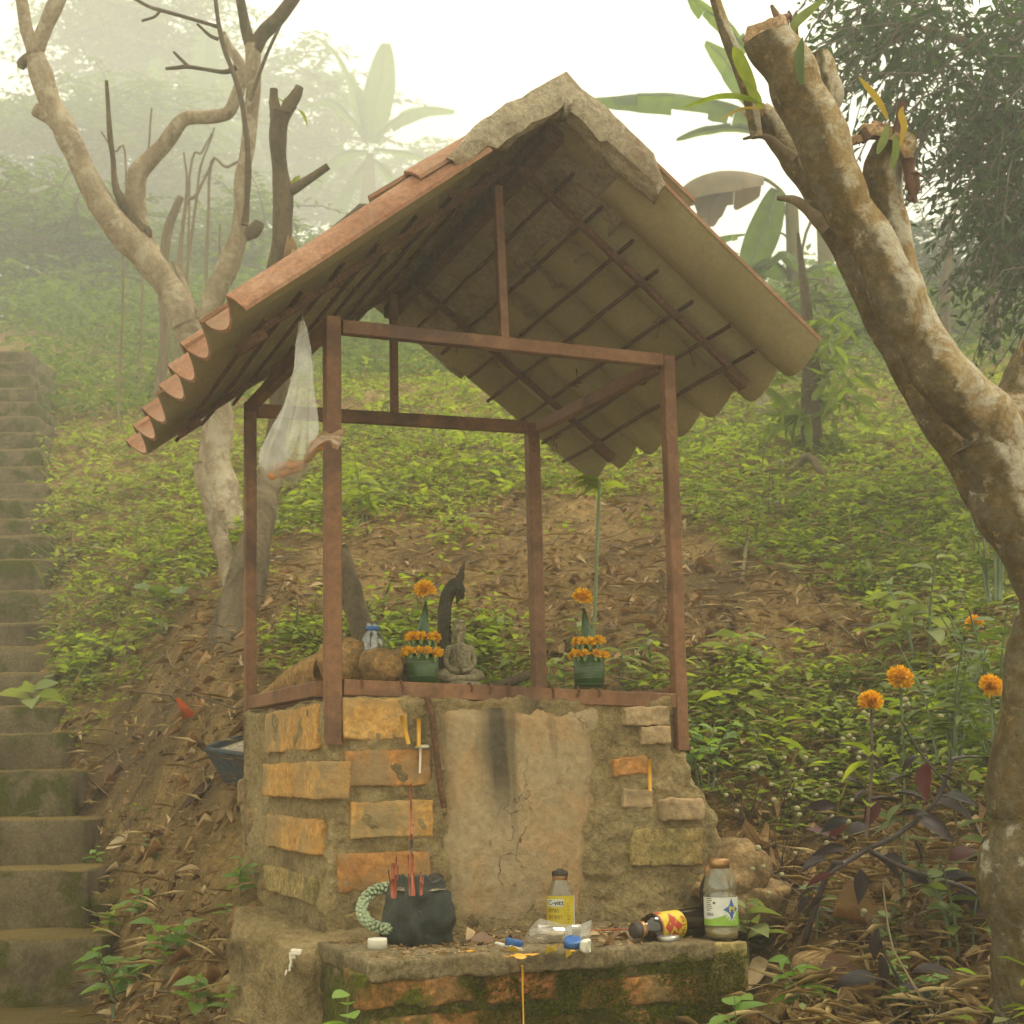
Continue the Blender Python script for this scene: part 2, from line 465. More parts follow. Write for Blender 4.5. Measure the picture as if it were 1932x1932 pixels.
MT['ridge'] = m_rock('ridge_mortar', [(.27, .22, .15), (.37, .305, .21), (.45, .375, .265)], sc=9, fine=80, stain=(.20, .13, .075), bump=1.0, dist=.02, grain=.6)
MT['bark_pale'] = m_bark('bark_pale', [(.17, .125, .075), (.29, .225, .145), (.38, .31, .21)], pale_patch=(.42, .355, .255), patchlev=.55)  # bark and patches lightened to stand in for mist veiling the forked tree
MT['bark_dark'] = m_bark('bark_dark', [(.065, .047, .026), (.115, .084, .048), (.165, .125, .076)], moss=(.05, .055, .015), mosslev=.60)
def m_front_bark():
    t = NT('bark_foreground'); v = t.coord((15, 15, 5)); v2 = t.coord((1, 1, 1))
    a = t.noise(v, 1.0, 7, .7, .5); b = t.noise(v2, 80, 5, .7); g = t.noise(v2, 13, 8, .75, .5)
    c = t.ramp(a, [(.3, (.25, .15, .055)), (.5, (.37, .255, .115)), (.7, (.47, .36, .20))])
    c = t.mix(t.ramp(g, [(.46, 0.), (.55, .85)]), c, (.62, .56, .44))
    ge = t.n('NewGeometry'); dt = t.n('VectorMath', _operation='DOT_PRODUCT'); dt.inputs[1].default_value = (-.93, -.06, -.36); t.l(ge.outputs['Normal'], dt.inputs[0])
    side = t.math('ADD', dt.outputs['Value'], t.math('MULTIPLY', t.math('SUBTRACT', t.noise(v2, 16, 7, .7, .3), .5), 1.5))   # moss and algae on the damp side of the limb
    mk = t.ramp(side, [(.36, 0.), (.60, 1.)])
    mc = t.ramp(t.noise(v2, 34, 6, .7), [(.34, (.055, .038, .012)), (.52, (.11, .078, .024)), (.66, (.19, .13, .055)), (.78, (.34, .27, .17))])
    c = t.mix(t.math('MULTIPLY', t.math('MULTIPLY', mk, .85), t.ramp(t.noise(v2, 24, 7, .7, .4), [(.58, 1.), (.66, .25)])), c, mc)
    c = t.mix(.5, c, t.ramp(b, [(.3, .3), (.7, .75)]), 'OVERLAY')
    h = t.math('ADD', t.math('MULTIPLY', a, .8), t.math('ADD', t.math('MULTIPLY', b, .35), t.math('MULTIPLY', g, .4)))
    return t.done(t.bsdf(c, .92, t.bump(h, 1.0, .04), .15))
MT['bark_front'] = m_front_bark()
MT['bark_front_lo'] = m_bark('bark_foreground_trunk', [(.15, .095, .036), (.23, .15, .065), (.31, .22, .11)], sc=(22, 22, 7), moss=(.10, .075, .025), mosslev=.6, fine=80)
MT['wood_cut'] = m_rock('cut_wood', [(.20, .12, .06), (.30, .19, .10), (.36, .25, .15)], sc=20, fine=90, bump=.7, stain=(.08, .05, .025))
MT['twig'] = m_bark('twig', [(.10, .07, .04), (.17, .125, .075), (.22, .17, .11)], bump=.4)
MT['herb'] = m_leaf('herb_leaf', [(.095, .135, .014), (.145, .19, .022), (.19, .235, .032), (.14, .165, .03)], trans=.42)
MT['herb_bright'] = m_leaf('herb_leaf_bright', [(.17, .22, .022), (.23, .285, .032), (.29, .33, .05), (.20, .235, .034)], trans=.45)
MT['herb_dark'] = m_leaf('herb_leaf_dark', [(.06, .095, .013), (.095, .14, .02), (.13, .17, .03), (.08, .115, .022)], trans=.3, rough=.4, spec=.45)
MT['herb_grey'] = m_leaf('herb_leaf_grey', [(.14, .175, .06), (.20, .235, .09), (.25, .27, .115)], trans=.35)
MT['seedling'] = m_leaf('seedling_leaf', [(.14, .25, .045), (.18, .30, .06), (.23, .34, .085)], trans=.4, rough=.42, spec=.45)
MT['tree_leaf'] = m_leaf('tree_leaf', [(.014, .034, .007), (.026, .056, .010), (.045, .085, .016), (.03, .062, .013)], trans=.4, rough=.4)
MT['bush_leaf'] = m_leaf('bush_leaf', [(.055, .085, .018), (.09, .13, .026), (.13, .175, .04)], trans=.4)
MT['grass'] = m_leaf('grass_blade', [(.06, .10, .02), (.11, .15, .035), (.19, .17, .07), (.25, .19, .09)], trans=.4)
MT['straw'] = m_leaf('dry_straw', [(.26, .175, .068), (.40, .28, .12), (.50, .37, .18), (.32, .21, .085)], trans=.15, tcol=(1.2, 1.0, .7), rough=.85)
MT['dry_leaf'] = m_leaf('dry_leaf', [(.16, .088, .034), (.26, .155, .065), (.37, .245, .12), (.46, .34, .19), (.22, .125, .048)], trans=.18, tcol=(1.2, .9, .6), rough=.75, spots=(.05, .03, .015))
MT['dry_brown'] = m_leaf('dry_leaf_brown', [(.085, .038, .020), (.13, .062, .032), (.17, .088, .045)], trans=.12, tcol=(1.2, .9, .6), rough=.6, spec=.4)
MT['dry_pale'] = m_leaf('dry_leaf_pale', [(.44, .33, .19), (.5, .39, .24)], trans=.2, tcol=(1.1, 1, .8), rough=.8)
MT['dry_red'] = m_leaf('dry_leaf_red', [(.34, .07, .018), (.42, .11, .025)], trans=.3, tcol=(1.3, .8, .5), rough=.6)
MT['yellow_leaf'] = m_leaf('yellow_leaf', [(.36, .27, .04), (.42, .30, .05)], trans=.35, tcol=(1.2, 1.1, .6))
MT['banana'] = m_leaf('banana_leaf', [(.065, .105, .02), (.09, .14, .03), (.115, .165, .035)], trans=.5, rough=.45, noise_sc=9)
MT['banana_dry'] = m_leaf('banana_leaf_dry', [(.13, .095, .05), (.19, .145, .08)], trans=.3, tcol=(1.2, 1, .7), noise_sc=9)
MT['banana_stem'] = m_bark('banana_stem', [(.075, .07, .025), (.13, .115, .045), (.17, .135, .065)], sc=(30, 30, 2), bump=.4)
MT['green_stem'] = m_plain('green_stem', (.10, .15, .05), .55, var=.35)
MT['pale_stem'] = m_plain('pale_stem', (.24, .29, .15), .7, var=.25)
MT['brown_stem'] = m_plain('brown_stem', (.085, .05, .028), .7, var=.35)
MT['purple_stem'] = m_plain('purple_stem', (.03, .012, .010), .45, var=.35)
MT['purple_leaf'] = m_leaf('purple_leaf', [(.006, .004, .005), (.011, .005, .006), (.018, .006, .006)], trans=.10, tcol=(3, .6, .5), rough=.30, spec=.22, noise_sc=60)
MT['maroon_leaf'] = m_leaf('maroon_leaf', [(.055, .004, .005), (.075, .006, .007)], trans=.35, tcol=(2.2, .5, .5), rough=.35, spec=.5, noise_sc=60)
MT['marigold'] = m_leaf('marigold_petal', [(.74, .33, .006), (.82, .45, .010), (.86, .55, .020)], trans=.25, tcol=(1.2, 1.05, .4), rough=.6, noise_sc=200)
MT['bud'] = m_plain('white_bud', (.38, .35, .17), .8, var=.3, sc=200, bump=.5)
MT['calyx'] = m_plain('calyx_green', (.17, .24, .07), .5, var=.25, sc=120)
# ------------------------------------------------------------------ the ground: one sheet, its slope surveyed from the photograph
_cp = [(1100, 1290, 4.4), (1100, 1150, 5.0), (1100, 1000, 5.8), (1100, 850, 7.2), (850, 750, 9.0), (850, 680, 12.0), (650, 690, 12.0), (700, 1180, 4.9), (850, 1040, 5.6),
       (1400, 1450, 3.7), (1600, 1700, 3.05), (1700, 1900, 2.65), (1480, 1700, 3.1), (1400, 1300, 4.2), (1500, 900, 6.5), (1700, 760, 9.0), (1800, 1000, 5.6), (1750, 1300, 4.0),
       (300, 1300, 4.6), (300, 1100, 5.8), (300, 900, 8.0), (250, 720, 12.0), (300, 1500, 3.95), (300, 1700, 3.6), (350, 1900, 3.2), (500, 1900, 3.0), (1500, 640, 13), (1800, 660, 12),
       (1900, 1800, 2.75), (1450, 1930, 2.55), (150, 1200, 5.6), (120, 1400, 5.1), (170, 1650, 4.4), (210, 1890, 3.75), (440, 1500, 3.9), (430, 1690, 3.45)]
_P = np.array([U(*c) for c in _cp]); _s, _d = w2sd(_P[:, 0], _P[:, 1]); _q = list(_P[:, 2] / _d)
_X = [(a / b, math.log(b)) for a, b in zip(_s, _d)]
for a, dd, z in [(0, 2.3, -.95), (.25, 2.2, -.85), (-.3, 2.4, -1.0), (.15, 3.2, -.75), (.2, 3.7, -.45), (.05, 3.6, -.55), (0, 1, -1.25), (.4, 1, -1.2), (-.5, 1, -1.3), (1.3, 1, -1.2), (-1.3, 1, -1.35),
                 (.7, 4, .1), (-.8, 4, -.6), (.9, 8, 1.8), (-.9, 8, 1.3), (0, 20, 6.4), (.5, 20, 6.2), (-.5, 20, 6.4), (0, 45, 9.5), (.8, 45, 9.5), (-.8, 45, 9.5), (1.3, 3, -.3), (-1.3, 3, -.9), (1.3, 20, 6), (-1.3, 20, 6), (1.4, 50, 9.5), (-1.4, 50, 9.5), (0, 75, 11)]:
    _X.append((a, math.log(dd))); _q.append(z / dd)
for _k in range(0, 17, 1):
    _dk = 3.75 + .27 * _k; _zk = -.79 + .151 * _k; _sk = -1.03 - .102 * _k
    for _o, _e in ((.12, -.05), (-.3, -.26), (-1.2, -.30)): _X.append(((_sk + _o) / (_dk + .1), math.log(_dk + .1))); _q.append((_zk + _e) / (_dk + .1))
_X = np.array(_X) * np.array([2.2, 1.0]); _q = np.array(_q)
def _phi(r): return np.sqrt(r * r + .01)
_A = np.zeros((len(_X) + 3,) * 2); _D = np.linalg.norm(_X[:, None] - _X[None], axis=2)
_A[:len(_X), :len(_X)] = _phi(_D) - 0.02 * np.eye(len(_X))
_A[:len(_X), -3] = 1; _A[:len(_X), -2:] = _X; _A[-3, :len(_X)] = 1; _A[-2:, :len(_X)] = _X.T
_W = np.linalg.solve(_A, np.concatenate([_q, [0, 0, 0]]))
def gz(x, y, rough=True):
    """ground height"""
    x = np.atleast_1d(np.asarray(x, float)); y = np.atleast_1d(np.asarray(y, float))
    s, d = w2sd(x, y); dd = np.clip(d, 1.0, 60)
    Q = np.stack([np.clip(s / dd, -1.5, 1.5) * 2.2, np.log(dd)], 1)
    q = np.zeros(len(Q))
    for i in range(0, len(Q), 20000):
        r = np.linalg.norm(Q[i:i + 20000, None] - _X[None], axis=2)
        q[i:i + 20000] = _phi(r) @ _W[:-3] + _W[-3] + Q[i:i + 20000] @ _W[-2:]
    z = q * dd + np.minimum(d - 1.0, 0) * .33
    if rough:
        P = np.stack([x, y, 0 * x], 1); k = np.clip(dd / 4, .5, 3)
        z = z + fbm(P, 1.7, 3, 3) * .018 * k + fbm(P, 11, 3, 9) * .012
        z = z + .05 * np.exp(-((x - 1.3) ** 2 + (y - 2.0) ** 2) / .5) * fbm(P, 7, 3, 19)
    return z
def ground_at(u, v, lo=2.2, hi=30):
    """where the line of sight through a surveyed point meets the ground"""
    for k in range(60):
        m = (lo + hi) / 2; p = U(u, v, m)
        if p[2] > gz(p[0], p[1], False)[0]: lo = m
        else: hi = m
    return U(u, v, lo)
def on_ground(x, y): return np.array([x, y, gz(x, y)[0]])

_a = np.linspace(-1, 1, 260); _ss = 42 * np.sinh(4.2 * _a) / math.sinh(4.2)
_b = np.linspace(0, 1, 290); _dd = np.concatenate([np.linspace(-16, 1.6, 14)[:-1], 1.6 + 62 * np.sinh(3.6 * _b) / math.sinh(3.6)])
_S, _Dg = np.meshgrid(_ss, _dd, indexing='ij')
_x, _y = sd2w(_S, _Dg)
_z = gz(_x.ravel(), _y.ravel()).reshape(_x.shape)
m = MB(); m.grid(np.stack([_x, _y, _z], -1)[:, ::-1])
ground = m.build('ground', MT['soil']); tag(ground, kind='structure')
MT['soil'].name = 'soil'

# ------------------------------------------------------------------ concrete stairs on the left, every step a part
_v = [1929, 1770, 1641, 1545, 1452, 1381, 1332, 1268, 1217, 1173, 1112, 1054, 1008, 977, 939, 909, 878]
_u = [205, 195, 166, 162, 141, 121, 110, 106, 103, 102, 99, 97, 95, 93, 90, 86, 81]
stair = thing('concrete_staircase', 'weathered mossy concrete staircase climbing the hill at the left edge', 'staircase', ground_at(100, 1929, 3))
MS = np.stack([RT, FW, [0, 0, 1]], 1)
_zz = None
for k in range(25):
    d = 3.75 + .27 * k
    if k < 17:
        r = ray(_u[k], _v[k]); p = CAM + r * (d / (r @ FW)); z = p[2]; s = (p - CAM) @ RT; _zz = (s, z, k)
    else:
        s = _zz[0] - .105 * (k - _zz[2]); z = _zz[1] + .165 * (k - _zz[2])
    w = 1.7
    if k == 0: zt0 = z
    x, y = sd2w(s - w / 2, d + .27)
    m = MB(); m.rbox((x, y, z - .21), (w, .54, .42), (44, 10, 15) if k < 7 else (20, 5, 8), .010 if k < 7 else .020, .005, 5, k + 30, MS, amp2=.0035, fr2=35)
    m.build('step', MT['concrete'], stair)
# a lower step outside the frame carries the bottom one
x, y = sd2w(-1.05 - .85, 3.75); m = MB(); m.rbox((x, y, zt0 - .36), (1.75, .55, .42), (10, 4, 4), .022, .006, 7, 29, MS); m.build('step', MT['concrete'], stair)
# ------------------------------------------------------------------ the spirit shrine
ZT = 0.017                                   # top of the steel ring the offerings stand on
ZL = float(Uy(980, 1745, -.02)[2])           # top of the offering ledge
shrine = thing('spirit_shrine', 'small roadside shrine of rough brick with a rusty red steel frame and tiled gable roof', 'shrine', (0, 0, 0))

def plaster_mat():
    t = NT('plaster'); v = t.coord((1, 1, 1), False)
    a = t.noise(t.coord((1.2, 1.2, .8), False), 6, 7, .65, .4); b = t.noise(v, 70, 5, .65); g = t.noise(v, 9, 6, .6)
    c = t.ramp(a, [(.33, (.345, .26, .15)), (.47, (.335, .245, .135)), (.58, (.37, .235, .115)), (.72, (.335, .255, .15))])
    c = t.mix(t.ramp(g, [(.55, 0.), (.72, .6)]), c, (.36, .28, .18))
    c = t.mix(.5, c, t.ramp(b, [(.3, .32), (.7, .72)]), 'OVERLAY')
    sx = t.n('SeparateXYZ'); tc = t.n('TexCoord'); t.l(tc.outputs['Object'], sx.inputs[0])
    wob = t.math('MULTIPLY', t.math('SUBTRACT', t.noise(t.coord((1, 1, .25), False), 22, 5, .6), .5), .075)
    x = t.math('ADD', sx.outputs[0], wob); z = sx.outputs[2]
    def band(x0, w, z0, z1, k):                                      # a soot or water stain that runs down from the top edge
        q = t.math('ABSOLUTE', t.math('SUBTRACT', x, x0)); q = t.ramp(t.math('DIVIDE', q, w), [(.25, 1.), (1., 0.)])
        f = t.n('MapRange'); f.inputs['From Min'].default_value = z1; f.inputs['From Max'].default_value = z0; t.l(z, f.inputs['Value'])
        return t.math('MULTIPLY', t.math('MULTIPLY', q, t.ramp(f.outputs[0], [(0., 0.), (.5, 1.)])), k)
    x0 = Uy(940, 1450, -.02)[0]
    soot = t.math('MAXIMUM', band(x0 - .004, .044, -.04, -.30, .88), band(x0 + .030, .022, -.02, -.36, .6))
    
    soot = t.math('MAXIMUM', soot, band(Uy(1045, 1450, -.02)[0], .010, -.02, -.2, .3))
    soot = t.math('MAXIMUM', soot, band(Uy(828, 1450, -.02)[0], .022, -.3, -.55, .6))
    c = t.mix(t.math('MULTIPLY', soot, t.ramp(b, [(.25, .75), (.6, 1.)])), c, (.030, .027, .021))
    vo = t.n('TexVoronoi', _feature='DISTANCE_TO_EDGE'); vo.inputs['Scale'].default_value = 8
    wv = t.n('TexNoise'); wv.inputs['Scale'].default_value = 9; wv.inputs['Detail'].default_value = 6; t.l(v, wv.inputs['Vector'])
    ad = t.n('VectorMath', _operation='MULTIPLY_ADD'); ad.inputs[1].default_value = (.3, .3, .5); t.l(wv.outputs['Color'], ad.inputs[0])
    t.l(t.coord((1, 1, .45), False), ad.inputs[2]); t.l(ad.outputs[0], vo.inputs['Vector'])
    cr = t.math('MULTIPLY', t.ramp(vo.outputs['Distance'], [(.002, 1.), (.012, 0.)]), t.ramp(t.noise(v, 9, 4, .6), [(.55, 0.), (.64, 1.)]))
    c = t.mix(t.math('MULTIPLY', cr, .5), c, (.09, .06, .03))
    h = t.math('SUBTRACT', t.math('ADD', t.math('MULTIPLY', g, .7), t.math('MULTIPLY', b, .45)), t.math('MULTIPLY', cr, .9))
    return t.done(t.bsdf(c, .9, t.bump(h, .8, .012), .2))
MT['plaster'] = plaster_mat()

# --- pedestal: rough mortar core, bricks set in it
YF = -.020; XF = -.020; P_FL = float(Uy(628, 1350, 0)[0]); P_FR = float(Uy(1282, 1350, 0)[0])
m = MB()
V, Q = rbox_np(np.array([.411, .414, .40]), (130, 44, 110), .008)
V = V + np.array([.399, .3945, -.415])
V = V + vec3n(V, 9, 4, 2) * .007 + vec3n(V, 26, 8, 3) * .0085 + vec3n(V, 110, 18, 2) * .002
V[:, 2] = np.maximum(V[:, 2], -.82)
for px_ in (P_FL, P_FR): V[:, 1] += .022 * np.clip((.034 - np.abs(V[:, 0] - px_)) / .012, 0, 1) * np.clip((V[:, 2] + .135) / .012, 0, 1) * (V[:, 1] < .1)
fl = np.clip((-.14 - V[:, 2]) / .2, 0, 1); fl = fl * fl * (3 - 2 * fl)
V[:, 0] += np.where(V[:, 0] > .6, (V[:, 0] - .6) / .2, 0) * fl * .085
V[:, 1] -= np.clip((-.40 - V[:, 2]) / .1, 0, 1) * .03 * (V[:, 1] < .1)
V[:, 2] = np.minimum(V[:, 2], .012)
m.add(V, Q); ped = m.build('pedestal', MT['mortar'], shrine)
def brick_f(u0, v0, u1, v1, mt, proud=.006, par=ped, dep=.10, r=.008, amp=.004, seed=0, y=YF, name='brick', rot=0., n=(30, 5, 13)):
    proud = proud * .55; a = Uy(u0, v0, y - proud); b = Uy(u1, v1, y - proud); a2 = Uy(u0, v1, y - proud)
    sx, sz = abs(b[0] - a[0]), abs((a[2] - a2[2])); c = (a + b) / 2; c[1] = y - proud + dep / 2
    Mr = np.array(Matrix.Rotation(rot, 3, 'Y'))
    m = MB(); m.rbox(c, (sx, dep, sz), n, min(r * .5, .006), amp * .6, 18, seed, Mr, amp2=.0022, fr2=70)
    return m.build(name, MT[mt], par)
def brick_s(u0, v0, u1, v1, mt, proud=.006, par=ped, dep=.06, seed=0, x=-.015, r=.008, amp=.004):
    um = (u0 + u1) / 2; a = Ux(u0, (v0 + v1) / 2, x - proud); b = Ux(u1, (v0 + v1) / 2, x - proud)
    z0 = Ux(um, v1, x)[2]; z1 = Ux(um, v0, x)[2]
    c = np.array([x - proud + dep / 2, (a[1] + b[1]) / 2, (z0 + z1) / 2])
    m = MB(); m.rbox(c, (dep, abs(a[1] - b[1]), z1 - z0), (4, 26, 13), r * .5, amp * .6, 18, seed, amp2=.0022, fr2=70)
    return m.build('brick', MT[mt], par)
brick_f(650, 1314, 770, 1396, 'brick_yellow', .006, r=.018, amp=.006, seed=1)
brick_f(651, 1414, 814, 1483, 'brick_orange', .014, seed=2)
brick_f(663, 1511, 818, 1580, 'brick_yellow', .014, seed=3)
brick_f(640, 1607, 813, 1682, 'brick_orange', .010, seed=4, amp=.005)
brick_f(1178, 1333, 1264, 1368, 'brick_pale', .026, seed=5)
brick_f(1212, 1371, 1268, 1404, 'brick_pale', .028, seed=6)
brick_f(1160, 1428, 1223, 1463, 'brick_orange', .020, seed=7, rot=-.06)
brick_f(1174, 1489, 1233, 1525, 'brick_pale', .022, seed=8, rot=.05)
brick_f(1250, 1507, 1331, 1547, 'brick_pale', .055, seed=9, amp=.008, r=.012)
brick_f(1190, 1562, 1326, 1632, 'brick_olive', .020, seed=10, amp=.006)
brick_f(646, 1722, 700, 1765, 'brick_olive', .03, seed=11, amp=.01, r=.02)
brick_s(500, 1337, 596, 1418, 'brick_yellow', .004, seed=12)
brick_s(495, 1440, 606, 1504, 'brick_yellow', .016, seed=13)
brick_s(503, 1541, 598, 1604, 'brick_yellow', .010, seed=14)
brick_s(498, 1640, 590, 1690, 'brick_olive', .008, seed=15)
# loose stones in the back corner of the side wall
for i, (u, v, d, s, mt) in enumerate([(484, 1362, 3.72, (.05, .06, .06), 'brick_olive'), (478, 1440, 3.72, (.045, .06, .075), 'brick_olive'), (474, 1495, 3.68, (.06, .07, .07), 'stone'), (486, 1560, 3.6, (.06, .1, .09), 'stone')]):
    m = MB(); m.rbox(U(u, v, d), s, (3, 3, 3), .012, .006, 22, i + 40); m.build('stone', MT[mt], ped)
# plaster slab in the middle of the front, with the rusty bar
c00, c10, c01, c11 = Uy(822, 1322, YF - .012), Uy(1140, 1330, YF - .012), Uy(846, 1742, YF - .012), Uy(1112, 1742, YF - .012)
nu, nv = 70, 90
uu, vv = np.meshgrid(np.linspace(0, 1, nu), np.linspace(0, 1, nv), indexing='ij')
G = (c00 * ((1 - uu) * (1 - vv))[..., None] + c10 * (uu * (1 - vv))[..., None] + c01 * ((1 - uu) * vv)[..., None] + c11 * (uu * vv)[..., None])
P = G.reshape(-1, 3)
edge = np.minimum(np.minimum(uu, 1 - uu) * 10, 1) * np.minimum(np.minimum(vv * 14, 1), 1)
G[..., 1] += (fbm(P, 7, 3, 5) * .003 + fbm(P, 40, 3, 6) * .0022).reshape(nu, nv) + (1 - edge) * .022
G[..., 0] += (fbm(P, 16, 3, 15) * .006).reshape(nu, nv)
m = MB(); m.grid(G[::-1]); m.build('plaster_slab', MT['plaster'], ped)
m = MB(); pts = np.array([Uy(806, 1316, -.035), Uy(815, 1350, -.042), Uy(821, 1400, -.044), Uy(828, 1460, -.044), Uy(838, 1525, -.044)])
pp, rr = smooth_path(pts, np.full(5, .0062), 18); rr = rr * (1 + .13 * (np.arange(len(rr)) % 2)); m.tube(pp, rr, 9)
m.build('reinforcing_bar', MT['rust'], ped)

# --- steel frame
P4 = {}
P4['fl'] = (Uy(626, 600, 0), Uy(628, 1405, 0)); P4['fr'] = (Uy(1258, 674, 0), Uy(1285, 1415, 0))
P4['bl'] = (Uy(472, 760, .8), Uy(472, 1419, .8)); P4['br'] = (Uy(1003, 800, .8), Uy(1018, 1330, .8))
for k, (a, b) in P4.items():
    m = MB(); pw = {'fl': .033, 'fr': .029, 'bl': .029, 'br': .035}[k]; m.bar(a, b, pw, pw, up=(0, 1, 0), bev=.07); m.build('post', MT['red_steel'], shrine, smooth=False)
fl, fr, bl, br = (P4[k][0] for k in ('fl', 'fr', 'bl', 'br'))
def bar(name, a, b, w, h, mt='red_steel', up=(0, 0, 1)):
    m = MB(); m.bar(a, b, w, h, up=up, bev=.07); return m.build(name, MT[mt], shrine, smooth=False)
bar('tie_beam', Uy(645, 618, -.002), Uy(1247, 681, -.002), .024, .030)
bar('tie_beam', Uy(484, 775, .802), Uy(992, 806, .802), .024, .034)
bar('tie_beam', Ux(1018, 806, br[0] - .004), Ux(1246, 690, br[0] - .004), .024, .03)
bar('tie_beam', bl + np.array([.0, -.02, -.012]), fl + np.array([.0, .02, -.012]), .024, .03)
bar('ring_beam', Uy(646, 1297, -.003), Uy(1270, 1323, -.003), .03, .033)
bar('ring_beam', Ux(608, 1299, -.003), Ux(478, 1326, -.003), .03, .033)
bar('ring_beam', (.8, .02, -.002), (.8, .78, -.002), .03, .03)
bar('ring_beam', (.02, .8, -.002), (.78, .8, -.002), .03, .03)

for u_, v_, dv_ in ((682, 1284, 16), (757, 1288, 20), (888, 1292, 14), (926, 1293, 16), (960, 1292, 24), (1041, 1297, 22), (1092, 1300, 16), (1129, 1302, 14)):
    p = Uy(u_, v_, -.02); q = Uy(u_ + RNG.uniform(-4, 4), v_ + dv_, -.0205); m = MB()      # loops of burnt binding wire over the front beam
    m.tube([q, (p + q) / 2 + np.array([.002, -.002, 0]), p + np.array([0, -.001, .001]), p + np.array([.002, .012, .004]), p + np.array([.004, .03, .002])], [.0019, .0026, .0022, .0022, .0018], 6, sub=3, lump=.2, lf=80); m.build('wire_hook', MT['rust'], shrine)
# --- roof surfaces: corner points of the two slopes
YA, YB = -.234, 1.167
Rf, Rb = Uy(1050, 186, YA), Uy(705, 578, YB)
ROOF = {'L': (Rf, Rb, Uy(437, 583, YA), Uy(258, 862, YB)), 'R': (Rf, Rb, Uy(1540, 672, YA), Uy(1100, 908, YB))}
def rp(side, s, t, off=0.):
    a, b, c, d = ROOF[side]; s = np.asarray(s, float)[..., None]; t = np.asarray(t, float)[..., None]
    p = a * (1 - s) * (1 - t) + b * s * (1 - t) + c * (1 - s) * t + d * s * t
    nrm = np.cross(b - a, c - a) if side == 'R' else np.cross(c - a, b - a)
    nrm = nrm / np.linalg.norm(nrm); nrm = nrm * np.sign(nrm[2])
    return p + nrm * np.asarray(off, float)[..., None]
NC = 7
def roof_tile(side, i, j):
    w = np.array([-.015, .0, .02, .05, .1, .17, .26, .36, .47, .58, .69, .79, .87, .93, .97, 1.0, 1.03, 1.06, 1.09, 1.12])
    hgt = np.where(w < 1, .046 * np.abs(2 * np.clip(w, 0, 1) - 1) ** 1.9, .046 + .006 - ((w - 1) / .12) ** 2 * .012)
    hgt = np.where(w < 0, .046, hgt) + .004 * (w > .93)
    if i == 0 and side == 'L':                                        # verge tile: its outer half roll hangs over the gable edge
        w = np.concatenate([[-.20, -.17, -.13, -.09, -.05], w[1:]]); hgt = np.concatenate([.040 * (1 - (w[:5] / .20) ** 2 * 1.15), hgt[1:]]) * (.45 if j else .68)
    t = np.linspace(.02, .46, 9) if j else np.linspace(.27, 1.0, 13)
    jig = RNG.normal(0, .0025, 3); tp_ = np.clip(.35 + t / .2, 0, 1) if j else np.ones(len(t))
    if side == 'L': hgt = hgt * 1.25 - .006
    S, T = np.meshgrid((i + w) / NC, t, indexing='ij')
    H = hgt[:, None] * tp_[None] + (.013 * (t - t[0]) / (t[-1] - t[0]) + .012 if j else -.006 + .0 * t)[None]
    if not j and side == 'R': T = T + ((T - t[0]) / (t[-1] - t[0])) ** 3 * (.034 * np.sin(np.pi * np.clip(w, 0, 1)) ** .8 - .014)[:, None]
    S = S + jig[0]; T = T + (jig[1] * 3 if not j else jig[1]) + (T > .99) * 0
    top = rp(side, S, T, H + .0); bot = rp(side, S, T, H - .008)
    n0 = fbm(top.reshape(-1, 3), 6, 2, i * 7 + j).reshape(S.shape)[..., None] * np.array([0, 0, .0018]); top = top + n0; bot = bot + n0
    nu, nv = S.shape; m = MB()
    flip = side == 'R'
    m.grid(top if flip else top[::-1], 0); m.grid(bot[::-1] if flip else bot, 1)
    for A, B, mm in ((top[:, -1], bot[:, -1], 0), (top[:, 0], bot[:, 0], 1), (top[0], bot[0], 0), (top[-1], bot[-1], 0)):
        m.grid(np.stack([A, B], 1), mm)
    return m
for side in 'LR':
    for j in (0, 1):
        for i in range(NC - 1, -1, -1):
            roof_tile(side, i, j).build('roof_tile', [MT['tile_top'], MT['tile_under']], shrine)

# --- battens, rafters, king posts, ridge beam
for side in 'LR':
    for t in (.17, .29, .42, .53, .66, .78, .885):
        s0 = .105 + RNG.uniform(-.02, .02); s1 = .95 + RNG.uniform(-.02, .02)
        s = np.linspace(s0, s1, 9); off = (-.020 if side == 'R' else -.028) + RNG.normal(0, .0012, 9)
        m = MB(); m.tube(rp(side, s, t + RNG.normal(0, .002, 9), off), .0052, 7); m.build('batten', MT['rust'], shrine)
    for s in (.167, .738):
        a, b = rp(side, s, .05, -.036), rp(side, s, .90, -.036)
        bar('rafter', a, b, .016, .016, 'rust')
        bar('rafter_end', rp(side, s, .88, -.045), rp(side, s, .955, -.045), .03, .024, 'rust')
bar('king_post', Uy(951, 640, -.002), Uy(938, 352, -.002), .02, .02)
bar('king_post', Uy(744, 782, .802), Uy(742, 556, .802), .02, .02)
bar('ridge_beam', rp('L', .06, .0, -.05), rp('L', .95, .0, -.05), .04, .04, 'rust')
# wire ties under the roof
for i in range(18):
    side = 'R' if i % 3 else 'L'; s, t = RNG.uniform(.2, .9), (.17, .29, .42, .53, .66, .78)[i % 6]
    p = rp(side, s, t, -.028); m = MB()
    for k in range(2):
        q = p + np.cumsum(RNG.normal(0, .012, (5, 3)), 0) - np.array([0, 0, .004]); m.tube(np.vstack([p, q]), .0011, 4)
    m.build('wire_tie', MT['rust'], shrine)

